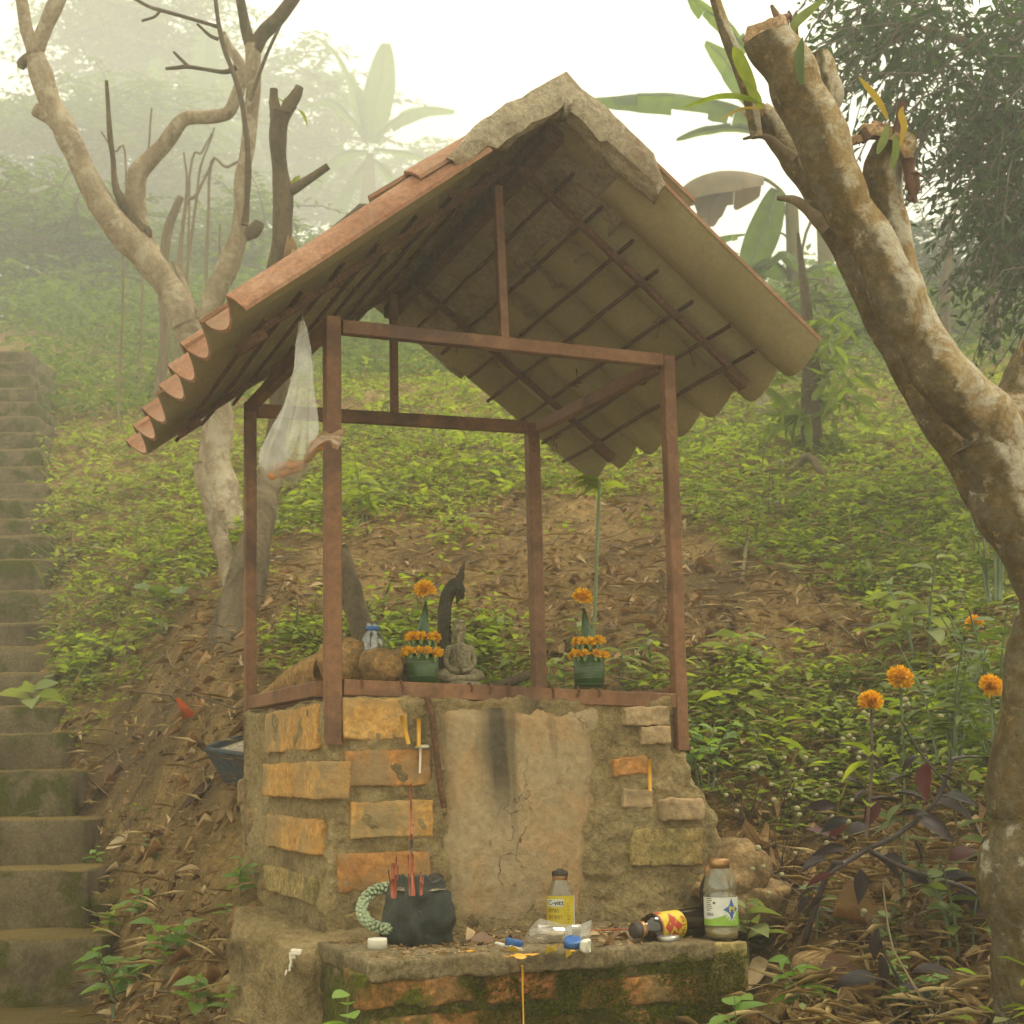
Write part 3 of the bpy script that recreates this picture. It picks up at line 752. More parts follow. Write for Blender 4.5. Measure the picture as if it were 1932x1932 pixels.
# --- mortar ridge cap: a bent slab with a ragged front lip
tl, tr = .36, .37
ts_ = np.linspace(1, .07, 13)
out_t = [('L', tl * q) for q in ts_] + [('R', tr * q) for q in ts_[::-1]]
srow = np.concatenate([np.linspace(-.034, .06, 11), np.linspace(.085, 1.015, 40)])
G = []
for s in srow:
    fr_ = float(np.clip((.03 - s) / .03, 0, 1)); ap = rp('L', s, 0.)
    o = [rp(sd_, s, t, .028 + .010 * np.sin(np.pi * t / .38) - .020 * np.clip((t / .385 - .7) / .3, 0, 1)) for sd_, t in out_t]
    o.insert(13, ap + np.array([0, 0, .038]))
    inn = [rp(sd_, s, t, .010 - fr_ * (.014 + .026 * (1 - t / .40))) for sd_, t in out_t[::-1]]
    inn.insert(13, ap + np.array([0, 0, .012 - fr_ * .072]))
    G.append(np.array(o + inn))
G = np.array(G); P = G.reshape(-1, 3); NH = 27
G = G + (vec3n(P, 13, 3, 3) * .005 + vec3n(P, 45, 8, 2) * .005).reshape(G.shape)
fr2 = np.clip((.06 - srow) / .05, 0, 1)[:, None] * (np.arange(G.shape[1]) >= NH)[None]
G[..., 2] -= fr2 * (np.abs(fbm(P, 20, 3, 44)) * .022).reshape(G.shape[:2])
endw = np.zeros(G.shape[1]); endw[[0, NH - 1, NH, 2 * NH - 1]] = 1
G[..., 0] += endw[None] * (fbm(P, 17, 3, 61) * .03).reshape(G.shape[:2])
G[..., 2] -= endw[None] * (np.abs(fbm(P, 17, 3, 61)) * .02).reshape(G.shape[:2])
m = MB(); m.grid(G, closed=True)
for k, rev in ((0, 0), (-1, 1)):                                       # close both ends with strips between outer and inner line
    A = G[k][:NH]; B = G[k][NH:][::-1]; mid = (A + B) / 2 + np.array([0, -.008 if k == 0 else .01, 0])
    mid = mid + vec3n(mid, 30, 5) * .006
    E_ = np.stack([A, mid, B], 1); m.grid(E_[::-1] if rev else E_)
m.build('ridge_cap', MT['ridge'], shrine)

# --- offering ledge in front: concrete slab on mossy brickwork
xl, xr = Uz(678, 1800, ZL)[0] - .02, Uz(1345, 1775, ZL)[0]
yl = -.475
m = MB(); V, Q = rbox_np(np.array([(xr - xl) / 2, (-yl) / 2, .018]), (90, 50, 4), .008)
V = V + np.array([(xl + xr) / 2, yl / 2, ZL - .018]); V = V + vec3n(V, 8, 14, 2) * .005 + vec3n(V, 30, 18, 3) * .0035
fe = np.clip((-.36 - V[:, 1]) / .12, 0, 1); V[:, 1] += fe * fbm(V * np.array([1, 0, 0]), 6, 3, 4) * .018
V[:, 1] += np.where(fe > 0, np.clip((V[:, 0] - .28) / .3, 0, 1) * .02, 0)
m.add(V, Q); ledge = m.build('offering_ledge', MT['ledge_top'], shrine)
m = MB(); V, Q = rbox_np(np.array([(xr - xl) / 2 - .004, (-yl) / 2 - .01, .26]), (100, 24, 60), .010)
V = V + np.array([(xl + xr) / 2, yl / 2 + .012, ZL - .028 - .26]); V = V + vec3n(V, 10, 24, 3) * .008 + vec3n(V, 38, 28, 2) * .004
m.add(V, Q); lw = m.build('ledge_wall', MT['mossy_mortar'], shrine)
YL = yl + .014
def brick_l(*a, **k): k.setdefault('par', lw); k.setdefault('y', YL); k.setdefault('amp', .006); k.setdefault('r', .011); return brick_f(*a, **k)
brick_l(676, 1832, 900, 1900, 'brick_mossy', .012, seed=21)
brick_l(918, 1831, 1056, 1889, 'brick_red', .014, seed=22)
brick_l(1068, 1844, 1335, 1900, 'brick_mossy', .010, seed=23)
brick_l(700, 1912, 985, 1985, 'brick_mossy', .008, seed=24)
brick_l(1000, 1912, 1230, 1985, 'brick_mossy', .006, seed=25)
brick_l(1240, 1912, 1440, 1985, 'brick_mossy', .006, seed=26)
hb = brick_f(1341, 1778, 1415, 1873, 'brick_olive', .010, par=lw, seed=27, y=YL, dep=.12, r=.007)
cut = MB(); hc = Uy(1382, 1809, YL - .01); cut.lathe(hc + np.array([0, -.05, 0]), [(.0, 0), (.0115, 0), (.0115, .13), (0, .13)], 18, axis=(0, 1, 0))
co_ = cut.build('drill', MT['brick_olive'])
md = hb.modifiers.new('hole', 'BOOLEAN'); md.object = co_; md.operation = 'DIFFERENCE'; md.solver = 'EXACT'
bpy.context.view_layer.update()
me2 = bpy.data.meshes.new_from_object(hb.evaluated_get(bpy.context.evaluated_depsgraph_get()))
hb.modifiers.clear(); hb.data = me2; bpy.data.objects.remove(co_)
# moss tufts: short blades on the ledge wall and its bricks
rng = np.random.default_rng(3); n = 26000
Pm = np.stack([rng.uniform(xl, xr + .06, n), np.full(n, YL), rng.uniform(ZL - .22, ZL - .02, n)], 1)
k = fbm(Pm * np.array([1, 0, 1.2]), 11, 4, 71) + .55 * np.clip((Pm[:, 0] - .12) / .4, -.6, 1) + rng.normal(0, .12, n) + .25 * np.clip((ZL - .03 - Pm[:, 2]) / .05, -1, 1)
Pm = Pm[k > .18]; n = len(Pm)
Pm[:, 1] = YL - .012 + fbm(Pm, 40, 2, 5) * .004 + rng.uniform(0, .006, n)
D = rand_dirs(n, rng); D[:, 1] = -np.abs(D[:, 1]) - .35; D[:, 2] += .35
V, Fq = bulk(T_S, Pm, D, rand_dirs(n, rng), rng.uniform(.004, .009, n), rng.uniform(.0022, .004, n))
m = MB(); m.add(V, f3=Fq); o = m.build('moss', MT['moss'], lw); tag(o, kind='stuff')

# --- mortar footing bulging out at the left corner, boulder at the right
m = MB()
for i, (c, s_, r, rot) in enumerate([(U(590, 1900, 2.98), (.25, .52, .34), .035, .12), (U(560, 1800, 3.10), (.19, .46, .16), .03, -.1), (U(690, 1768, 2.95), (.12, .30, .06), .02, .1)]):
    V, Q = rbox_np(np.array(s_) / 2, (30, 36, 30), r); V = V @ np.array(Matrix.Rotation(rot, 3, 'Z')).T + c
    V[:, 2] -= .30 * np.clip(-.05 - V[:, 1], 0, 1) + .35 * np.clip(-.12 - V[:, 0], 0, 1); V = V + vec3n(V, 6, 80, 2) * .022 + vec3n(V, 22, 84, 3) * .009 + vec3n(V, 90, 88, 2) * .0025; m.add(V, Q)
m.build('footing', MT['mortar'], shrine)
m = MB(); m.rbox(U(1385, 1645, 3.22), (.15, .16, .14), (10, 10, 9), .05, .03, 8, 5, np.array(Matrix.Rotation(.35, 3, 'Y')), amp2=.008, fr2=30)
m.build('boulder', MT['stone'], cat='boulder', label='rust-brown boulder leaning on the lower right corner of the brick pedestal', smooth=True)
m = MB(); m.rbox(U(1395, 1718, 3.18), (.17, .2, .13), (9, 9, 8), .05, .03, 8, 15, amp2=.01, fr2=30)
m.build('footing_stone', MT['stone'], shrine)
# ------------------------------------------------------------------ things on and around the shrine
def m_film(name, tint, clear=.55, rough=.25, white=(.75, .72, .66), gloss=.25):
    t = NT(name); tr = t.n('BsdfTransparent'); tr.inputs[0].default_value = (*tint, 1)
    df = t.n('BsdfDiffuse'); df.inputs[0].default_value = (*white, 1); tl = t.n('BsdfTranslucent'); tl.inputs[0].default_value = (*white, 1)
    a = t.n('MixShader'); a.inputs[0].default_value = .5; t.l(df.outputs[0], a.inputs[1]); t.l(tl.outputs[0], a.inputs[2])
    gl = t.n('BsdfGlossy'); gl.inputs['Roughness'].default_value = rough
    b = t.n('MixShader'); b.inputs[0].default_value = gloss; t.l(a.outputs[0], b.inputs[1]); t.l(gl.outputs[0], b.inputs[2])
    v = t.coord((1, 1, 1)); f = t.ramp(t.noise(v, 30, 5, .6), [(.35, clear - .16), (.65, clear + .12)])
    c = t.n('MixShader'); t.l(f, c.inputs[0]); t.l(b.outputs[0], c.inputs[1]); t.l(tr.outputs[0], c.inputs[2])
    return t.done(c)
MT['bag'] = m_film('clear_plastic_bag', (.97, .95, .90), .62, .22, (.72, .70, .62), .4)
MT['bag_knot'] = m_film('orange_tinted_bag', (.95, .80, .60), .42, .3, (.70, .48, .28))
MT['glass'] = m_film('dusty_clear_glass', (.86, .86, .74), .60, .12, (.42, .38, .27), .25)
MT['pet'] = m_film('clear_pet', (.93, .95, .95), .78, .06, (.4, .42, .42), .6)
MT['brown_glass'] = m_film('brown_glass', (.16, .055, .012), .55, .12, (.05, .022, .008), .22)
MT['white_plastic'] = m_plain('white_plastic', (.66, .62, .52), .5, var=.12, sc=60)
MT['blue_plastic'] = m_plain('blue_plastic', (.02, .11, .36), .45, var=.2, sc=60)
MT['pale_blue'] = m_plain('pale_blue_print', (.30, .42, .60), .5, var=.2, sc=40)
MT['blue_ink'] = m_plain('blue_ink', (.03, .07, .30), .5, var=.1)
MT['yellow_print'] = m_plain('yellow_print', (.62, .47, .015), .5, var=.2, sc=50)
MT['white_print'] = m_plain('white_print', (.62, .62, .56), .5, var=.15, sc=50)
MT['black_ink'] = m_plain('black_ink', (.015, .013, .012), .5, var=.1)
MT['brown_ink'] = m_plain('brown_ink', (.16, .085, .01), .5, var=.1)
MT['red_print'] = m_plain('red_print', (.42, .035, .012), .5, var=.2, sc=60)
MT['green_print'] = m_plain('green_print', (.24, .42, .03), .5, var=.2, sc=50)
MT['gold_cap'] = m_plain('rusty_gold_cap', (.42, .20, .05), .4, var=.5, sc=45, metal=.7)
MT['burnt_cap'] = m_plain('burnt_cap', (.035, .022, .014), .9, spec=.08, var=.4, sc=60, bump=.6)
MT['silver'] = m_plain('silver_cap', (.5, .49, .45), .35, var=.3, sc=60, metal=.8)
MT['liquid'] = m_plain('cloudy_liquid', (.34, .24, .05), .3, var=.25)
MT['candle'] = m_plain('yellow_wax', (.66, .34, .02), .5, var=.15, sc=60)
MT['wax_white'] = m_plain('white_wax', (.68, .62, .50), .6, var=.15, sc=60)
MT['incense'] = m_plain('incense_red', (.40, .075, .018), .8, var=.4, sc=60)
MT['incense_burnt'] = m_plain('incense_ash', (.10, .055, .03), .9, var=.5, sc=60)
MT['black_plastic'] = m_rock('black_grow_bag', [(.012, .015, .013), (.020, .024, .020), (.035, .038, .026)], sc=8, fine=50, rough=.52, bump=.6, spec=.35, stain=(.055, .05, .02), dist=.006)
MT['pot_soil'] = m_rock('pot_soil', [(.12, .09, .06), (.3, .25, .18)], sc=40, fine=120)
MT['tuber'] = m_rock('tuber_skin', [(.19, .10, .035), (.27, .155, .055), (.35, .215, .09)], sc=18, fine=70, bump=.7, stain=(.12, .08, .035))
MT['statue'] = m_rock('grey_statue', [(.14, .115, .07), (.20, .165, .10), (.25, .205, .13)], sc=14, fine=110, bump=.5)
MT['statue_dark'] = m_rock('dark_statue', [(.028, .025, .017), (.05, .044, .028), (.075, .064, .04)], sc=14, fine=110, bump=.5)
MT['ban_cup'] = m_leaf('folded_banana_leaf', [(.020, .055, .010), (.030, .075, .014)], rough=.32, trans=.08, spec=.55, noise_sc=25)
MT['ban_strip'] = m_plain('leaf_rib', (.12, .19, .06), .45, var=.2)
MT['succulent'] = m_plain('succulent_skin', (.31, .37, .21), .6, var=.3, sc=30, bump=.3)
MT['barrow'] = m_rock('rusty_blue_metal', [(.03, .04, .045), (.045, .065, .085), (.075, .06, .04)], sc=9, fine=60, rough=.6, stain=(.10, .05, .02), bump=.3, dist=.004)
MT['cement'] = m_rock('dried_cement', [(.3, .25, .17), (.4, .34, .25)], sc=9, fine=70)
MT['snack'] = m_plain('orange_snack', (.60, .22, .03), .6, var=.35, sc=25, bump=.4)
MT['paper'] = m_plain('stained_paper', (.50, .40, .28), .8, var=.3, sc=25, bump=.3)

def perp(ax):
    ax = np.array(ax, float); ax /= np.linalg.norm(ax); x = np.cross(ax, [0, 1, 0])
    if np.linalg.norm(x) < .1: x = np.cross(ax, [1.0, 0, 0])
    x /= np.linalg.norm(x); return ax, x, np.cross(ax, x)
class Cyl:
    """maps flat print (x round the body, y along it) onto a cylinder"""
    def __init__(s, c, ax, r, ang): s.c = np.array(c, float); s.ax, s.x, s.y = perp(ax); s.r = r; s.a = ang
    def face_cam(s, off=0.):
        d = CAM - s.c; d = d - s.ax * (d @ s.ax); s.a = math.atan2(d @ s.y, d @ s.x) + off; return s
    def __call__(s, P, lift=0.):
        P = np.asarray(P, float); a = s.a + P[:, 0] / s.r; r = s.r + lift
        return s.c + s.ax * P[:, 1:2] + r * (np.cos(a)[:, None] * s.x + np.sin(a)[:, None] * s.y)
    def patch(s, m, x0, x1, y0, y1, lift=.0004, n=16, mi=0):
        G = np.array([s(np.stack([np.linspace(x0, x1, n), np.full(n, y)], 1), lift) for y in (y0, y1)]); m.grid(G[::-1], mi)
    def poly(s, m, pts, lift=.0006, mi=0):
        pts = np.array(pts, float); c = pts.mean(0); q = [pts[i] + (pts[(i + 1) % len(pts)] - pts[i]) * f for i in range(len(pts)) for f in (0, .25, .5, .75)]
        q = np.array(q); rings = np.stack([c + (q - c) * f for f in (1, .8, .6, .4, .2, .01)]); k = len(q)
        V = s(rings.reshape(-1, 2), lift).reshape(6, k, 3); m.grid(V, mi, closed=True)
def text_flat(body, size):
    cu = bpy.data.curves.new('lettering', 'FONT'); cu.body = body; cu.size = size; cu.align_x = 'CENTER'; cu.align_y = 'CENTER'; cu.resolution_u = 3
    o = bpy.data.objects.new('lettering', cu); COL.objects.link(o); bpy.context.view_layer.update()
    me = bpy.data.meshes.new_from_object(o.evaluated_get(bpy.context.evaluated_depsgraph_get()))
    bm = bmesh.new(); bm.from_mesh(me); bmesh.ops.triangulate(bm, faces=bm.faces[:])
    V = np.array([v.co[:] for v in bm.verts]); bm.verts.ensure_lookup_table(); T = np.array([[v.index for v in f.verts] for f in bm.faces])
    bm.free(); bpy.data.objects.remove(o); bpy.data.curves.remove(cu); bpy.data.meshes.remove(me)
    return V[:, :2], T
def lettering(cyl, m, body, size, x=0, y=0, rot=0., lift=.0009, mi=0, bold=0, sx=1.):
    V, T = text_flat(body, size); V = V * np.array([sx, 1]); c, s_ = math.cos(rot), math.sin(rot)
    V = V @ np.array([[c, s_], [-s_, c]]) + np.array([x, y])
    for dx in ((0,) if not bold else (-bold, 0, bold)):
        m.add(cyl(V + np.array([dx, 0]), lift + .00004 * (dx > 0)), f3=T, m=mi)
def head(m, c, r, n, axis=(0, 0, 1), seed=0, mi=0, flat=.75):
    """a marigold head: many ruffled petals on a dome"""
    rg = np.random.default_rng(seed); ax, x, y = perp(axis)
    z = rg.uniform(-.25, 1, n); a = rg.uniform(0, 6.283, n); q = np.sqrt(np.maximum(1 - z * z, 0))
    D = (np.cos(a) * q)[:, None] * x + (np.sin(a) * q)[:, None] * y + (z * flat)[:, None] * ax
    V, Fq = bulk(T_S, c + D * r * .35, D + rg.normal(0, .25, (n, 3)), rand_dirs(n, rg), r * rg.uniform(.55, .78, n), r * rg.uniform(.32, .5, n)); m.add(V, f3=Fq, m=mi)

def offering(u, v, y, label, seed, tilt, cone_h):
    rg = np.random.default_rng(seed)
    b = Uy(u, v, y); b[2] = ZT - .002; K = 1.0
    t = thing('flower_offering', label, 'flower offering', b, 'banana leaf flower offerings on the shrine')
    m = MB(); pr = [(.0, 0), (.0335, 0), (.0345, .028), (.034, .060), (.030, .061), (.030, .05), (0, .05)]; m.lathe(b, pr, 28, wob=.0012, seed=seed)
    cup = m.build('leaf_cup', MT['ban_cup'], t)
    for k in range(4):
        m = MB(); z = .008 + .014 * k + rg.uniform(-.002, .002); a = np.linspace(0, 6.283, 29)
        m.tube([b + np.array([.0352 * math.cos(q), .0352 * math.sin(q), z + .002 * math.sin(q + k)]) for q in a], .0006, 4, cap=False); m.build('leaf_rib', MT['ban_strip'], cup)
    m = MB(); m.lathe(b, [(.024, .055), (.0275, .062), (.0275, .092), (.0, .093)], 24, wob=.001, seed=seed + 1); m.build('upper_cup', MT['ban_cup'], t)
    top = b + np.array([tilt, 0, .095 + cone_h]); base = b + np.array([0, 0, .090])
    m = MB(); m.tube([base, base + (top - base) * .5, top], [.0190, .0108, .0024], 16); m.build('leaf_cone', MT['ban_cup'], t)
    m = MB(); m.tube([top, top + np.array([-.002, 0, .012])], [.0022, .0028], 6); m.build('flower_stalk', MT['calyx'], t)
    m = MB(); head(m, top + np.array([-.003, 0, .024]), .0255, 170, (rg.uniform(-.3, .3), -.45, 1), seed, flat=.85); m.build('marigold', MT['marigold'], t)
    for ring, (rr, z, n) in enumerate(((.0345, .072, 11), (.0285, .104, 9))):
        for k in range(n):
            a = k / n * 6.283 + seed + ring * .3 + rg.normal(0, .07); c = b + np.array([rr * math.cos(a), rr * math.sin(a), z + rg.normal(0, .002)])
            m = MB(); head(m, c, .0145 * rg.uniform(.9, 1.15), 60, (math.cos(a) * .55, math.sin(a) * .55, 1), seed * 31 + k, 0)
            m.tube([c + np.array([0, 0, .002]), c - np.array([math.cos(a) * .004, math.sin(a) * .004, .016])], [.0062, .004], 7, m=1)
            m.build('small_marigold', [MT['marigold'], MT['calyx']], t)
offering(797, 1280, .075, 'banana leaf cup with marigold rings beside the serpent statue', 11, .008, .088)
offering(1112, 1293, .075, 'banana leaf cup with marigold rings standing alone near the right rear post', 23, -.010, .084)

# --- tubers and a stone on the table
def at_table(u, y): p = Uy(u, 1285, y); p[2] = ZT; return p
m = MB()
P = [at_table(497, .70), at_table(520, .62), at_table(556, .50), at_table(592, .38), at_table(625, .28)]; R_ = np.array([.010, .020, .036, .046, .048])
pts = np.array([p + np.array([0, 0, r * .80]) for p, r in zip(P, R_)]); pp, rr = smooth_path(pts, R_, 12)
q = np.arange(len(rr)); rr = rr * (1 + .05 * np.sin(q * .75) + .03 * np.sin(q * 1.9)); m.tube(pp, rr, 18, lump=.07, lf=22, seed=3)
m.build('long_tuber', MT['tuber'], cat='tuber', label='long ringed brown tuber lying along the left edge of the shrine table')
def lump(name, c, size, mt, label, cat, seed, amp=.008, group=None):
    m = MB(); m.rbox(c, size, (9, 9, 9), min(size) * .47, amp, 14, seed, amp2=.0018, fr2=60); return m.build(name, MT[mt], cat=cat, label=label, group=group)
p = at_table(654, .20); lump('round_tuber', p + np.array([0, 0, .052]), (.125, .115, .112), 'tuber', 'large round tuber half hidden behind the front left steel post', 'tuber', 5)
p = at_table(718, .09); lump('round_tuber', p + np.array([0, 0, .037]), (.094, .09, .078), 'tuber', 'smooth round orange-brown tuber in front of the water bottle', 'tuber', 6, .006)
p = at_table(757, .15); lump('grey_stone', p + np.array([0, 0, .040]), (.034, .045, .092), 'stone', 'upright greyish stone between the round tuber and the marigold cup', 'stone', 7, .007)

# --- water bottle
b = at_table(703, .17); t = thing('water_bottle', 'open clear plastic water bottle with pale blue label behind the round tuber', 'bottle', b)
H = float(Uy(703, 1174, .17)[2] - ZT); r = .0275
m = MB(); m.lathe(b, [(0, .002), (r * .9, .0), (r, .008), (r, H - .052), (r * .96, H - .043), (r * .78, H - .030), (r * .52, H - .021), (r * .48, H - .014), (r * .48, H), (r * .42, H)], 28)
bo = m.build('bottle_body', MT['pet'], t)
m = MB(); m.lathe(b, [(r * .50, H - .019), (r * .58, H - .018), (r * .58, H - .010), (r * .5, H - .009)], 24); m.build('cap_ring', MT['blue_plastic'], t)
cy_ = Cyl(b, (0, 0, 1), r, 0).face_cam(); m = MB(); cy_.patch(m, -r * 2.2, r * 2.2, .02, H - .058); m2 = m.build('label', MT['pale_blue'], t)
m = MB()
for k in range(3): cy_.poly(m, [(-.006 + k * .004 + .003 * math.cos(a), H - .064 + .0022 * math.sin(a)) for a in np.linspace(.3, 2.8, 8)], .0007)
cy_.patch(m, -.02, -.012, H - .085, H - .07, .0006, 4); m.build('label_print', MT['blue_ink'], t)

# --- statue: a rearing serpent and a bearded hermit seated cross-legged before it
def voxel(mb, name, mat, parent, size=.0022, smooth=3):
    o = mb.build(name, mat, None); rm = o.modifiers.new('r', 'REMESH'); rm.mode = 'VOXEL'; rm.voxel_size = size
    sm = o.modifiers.new('s', 'SMOOTH'); sm.iterations = smooth; sm.factor = .5
    bpy.context.view_layer.update(); me = bpy.data.meshes.new_from_object(o.evaluated_get(bpy.context.evaluated_depsgraph_get()))
    bpy.data.objects.remove(o); off = wloc(parent); me.transform(Matrix.Translation(Vector(-off)))
    me.polygons.foreach_set('use_smooth', np.ones(len(me.polygons), bool)); me.name = name
    o = bpy.data.objects.new(name, me); COL.objects.link(o); o.parent = parent; return o
YS = .135
st = thing('serpent_statue', 'dark crested serpent statue rearing behind a bearded hermit seated cross-legged', 'statue', at_table(868, YS))
def S(u, v, y): return Uy(u, v, y)
m = MB()
m.tube([S(845, 1284, YS + .03), S(839, 1230, YS + .03), S(838, 1180, YS + .03), S(839, 1148, YS + .03), S(845, 1122, YS + .027), S(856, 1105, YS + .022), S(866, 1100, YS + .018)], [.0172, .0162, .0150, .0148, .0155, .0160, .0138], 16, sub=6)
m.tube([S(860, 1099, YS + .018), S(868, 1112, YS + .012), S(868, 1124, YS + .010)], [.014, .0145, .009], 12, sub=4, flat=.8)
m.tube([S(866, 1118, YS + .011), S(864, 1130, YS + .009), S(861, 1139, YS + .008)], [.008, .0058, .0022], 10, sub=3)
m.tube([S(871, 1118, YS + .011), S(874, 1126, YS + .009), S(872, 1131, YS + .009)], [.006, .004, .002], 8, sub=3)
m.tube([S(867, 1102, YS + .016), S(871, 1087, YS + .016), S(873, 1073, YS + .016), S(878, 1057, YS + .016)], [.0105, .0098, .0065, .0008], 10, sub=4, flat=.5)
for k in range(5):
    m.tube([S(862 + k * 2.2, 1098 - k * 5, YS + .016), S(858 + k * 3, 1090 - k * 5.5, YS + .017)], [.004, .0008], 6)
for k in range(14): m.tube([S(838 + (k < 2) * 2 + 11.5, 1240 - 8 * k, YS + .022), S(838 + 13.5, 1237 - 8 * k, YS + .012)], [.003, .0015], 6)
ser = voxel(m, 'serpent', MT['statue_dark'], st, .0014, 1)
m = MB()
m.lathe(S(868, 1284, YS) * np.array([1, 1, 0]) + np.array([0, 0, ZT]), [(0, .0), (.049, .0), (.050, .006), (.046, .010), (0, .011)], 24)
for sgn in (-1, 1):
    m.tube([S(868 + 8 * sgn, 1268, YS - .0), S(868 + 30 * sgn, 1272, YS - .012), S(868 + 42 * sgn, 1274, YS - .015)], [.013, .0125, .009], 12, sub=3)      # thigh
    m.tube([S(868 + 42 * sgn, 1276, YS - .018), S(868 + 22 * sgn, 1279, YS - .032), S(868 - 6 * sgn, 1279, YS - .036)], [.0085, .0085, .006], 10, sub=3)  # shin
    m.tube([S(868 + 20 * sgn, 1221, YS), S(868 + 27 * sgn, 1246, YS - .004), S(868 + 18 * sgn, 1262, YS - .022), S(868 + 3 * sgn, 1266, YS - .028)], [.0078, .0064, .0055, .005], 10, sub=4)
m.tube([S(868, 1272, YS), S(868, 1245, YS + .001), S(868, 1226, YS + .001), S(868, 1213, YS)], [.027, .0245, .0265, .011], 16, sub=4, flat=.66)
m.tube([S(847, 1224, YS), S(889, 1224, YS)], [.0088, .0088], 10)
m.tube([S(868, 1214, YS), S(867, 1200, YS - .002), S(867, 1186, YS - .003), S(867, 1172, YS - .001)], [.0062, .0125, .0150, .0108], 14, sub=4)
m.tube([S(866.5, 1192, YS - .0145), S(866.3, 1186, YS - .0155)], [.0026, .0018], 7)                                                                      # nose
for sgn in (-1, 1):
    m.tube([S(867 + 12 * sgn, 1186, YS), S(867 + 12 * sgn, 1194, YS)], [.0025, .003], 6)                                                                 # ears
    m.tube([S(867 + 2 * sgn, 1181, YS - .0135), S(867 + 8.5 * sgn, 1182, YS - .011)], [.0016, .0012], 6)                                                 # brows
    m.tube([S(866.5, 1196, YS - .013), S(866.5 + 7 * sgn, 1199, YS - .010)], [.0018, .0012], 6)                                                           # moustache
m.lathe(S(867, 1176, YS), [(.0150, 0), (.0166, .002), (.0152, .0055), (.0108, .009), (.0078, .016), (0, .017)], 18)                                       # cap
m.tube([S(866.5, 1199, YS - .011), S(866.5, 1214, YS - .017), S(866.5, 1232, YS - .019), S(867, 1252, YS - .017)], [.0052, .0058, .0048, .0015], 10, sub=4, flat=.6)
for k in range(-2, 3): m.tube([S(867 + k * 5, 1222, YS - .016), S(867 + k * 4, 1258, YS - .019)], [.0016, .0012], 5)
voxel(m, 'seated_hermit', MT['statue'], st, .0015, 1)

# --- plastic bag of snacks hanging from a batten under the left slope
hb_ = U(571, 612, 2.93); t = thing('hanging_bag', 'clear plastic bag with orange snacks hanging under the left roof slope', 'plastic bag', U(540, 918, 2.93))
prof = [(571, 606, 5), (572, 625, 9), (572, 650, 12), (571, 690, 17), (568, 730, 23), (562, 770, 30), (553, 810, 39), (545, 850, 46), (540, 880, 46), (535, 905, 33), (527, 917, 12)]
G = []
for i, (u, v, w) in enumerate(prof):
    c = U(u, v, 2.93); r = w / F * 2.93; a = np.arange(72) / 72 * 6.283
    rr = r * (1 + (.15 if i < 8 else .07) * np.sin(5 * a + i * .35) + .08 * np.sin(9 * a - i * .6) * (i < 9))
    G.append(c + np.cos(a)[:, None] * rr[:, None] * RT + np.sin(a)[:, None] * (rr * .55)[:, None] * FW)
G = np.array(G); G = G + (vec3n(G.reshape(-1, 3), 22, 9, 2) * .004).reshape(G.shape); m = MB(); m.grid(G, closed=True); m.build('bag', MT['bag'], t)
m = MB(); G = []
for i, (u, v, w) in enumerate([(575, 872, 3), (580, 858, 20), (594, 845, 26), (606, 834, 20), (616, 828, 10), (624, 826, 7), (634, 826, 16), (644, 828, 20)]):
    c = U(u, v, 2.925 - .002 * i); r = w / F * 2.93; a = np.arange(28) / 28 * 6.283; rr = r * (1 + .2 * np.sin(7 * a + i) * (i > 2) + .1 * np.sin(13 * a - i))
    dx = RT * .35 + np.array([0, 0, .93]); G.append(c + np.cos(a)[:, None] * rr[:, None] * dx + np.sin(a)[:, None] * (rr * .7)[:, None] * FW)
G = np.array(G); m.grid(G, closed=True); m.build('knotted_bag', MT['bag_knot'], t)
for i, (u, v, w, h) in enumerate([(528, 893, .05, .016), (548, 887, .05, .015), (560, 876, .045, .014), (538, 878, .045, .013), (592, 846, .03, .009), (600, 838, .028, .008)]):
    m = MB(); m.rbox(U(u, v, 2.93), (w, .02, h), (6, 3, 3), h * .45, .003, 30, i, np.array(Matrix.Rotation(-.5 + .08 * i, 3, 'Y'))); m.build('snack', MT['snack'], t)
m = MB(); m.tube([rp('L', .30, .66, -.02), hb_ + np.array([0, 0, .02]), hb_], [.001, .001, .003], 5); m.build('bag_handle', MT['bag'], t)

# --- things on the ledge
def on_ledge(u, v): p = Uz(u, v, ZL); return p
b = on_ledge(796, 1781) + np.array([0, .02, -.001]); t = thing('incense_pot', 'crumpled black plastic grow bag filled with soil and used as an incense pot', 'incense pot', b)
G = []; a = np.arange(64) / 64 * 6.283
sq = 1 / np.maximum(np.abs(np.cos(a - .35)), np.abs(np.sin(a - .35))) ** .75
for i, h in enumerate([0, .004, .012, .02, .03, .04, .05, .06, .07, .08, .095, .105, .112, .118, .110, .098]):
    rr = (.052 + .004 * math.sin(h * 40) - (.006 if h > .1 else 0)) * sq * (.93 if i == 0 else 1) * (1 - (.10 if i >= 14 else 0)); hh = h + (fbm(np.stack([np.cos(a), np.sin(a), 0 * a], 1), 3.1, 3, 4) * .006 if h > .1 else 0) - .05 * h * np.sin(a + .6)
    G.append(np.stack([b[0] + np.cos(a) * rr, b[1] + np.sin(a) * rr, b[2] + hh + 0 * a], 1))
G = np.array(G); G = G + ((np.abs(vec3n(G.reshape(-1, 3), 17, 11, 2)) - .35) * .010 + vec3n(G.reshape(-1, 3), 60, 12, 2) * .002).reshape(G.shape) * np.clip(np.arange(len(G)) / 2, 0, 1)[:, None, None]
m = MB(); m.grid(G, closed=True); m.build('plastic_bag_wall', MT['black_plastic'], t)
m = MB(); m.lathe(b + np.array([0, 0, .099]), [(.056, 0), (.04, .004), (.02, .003), (0, .004)], 24, wob=.003); m.build('soil', MT['pot_soil'], t)
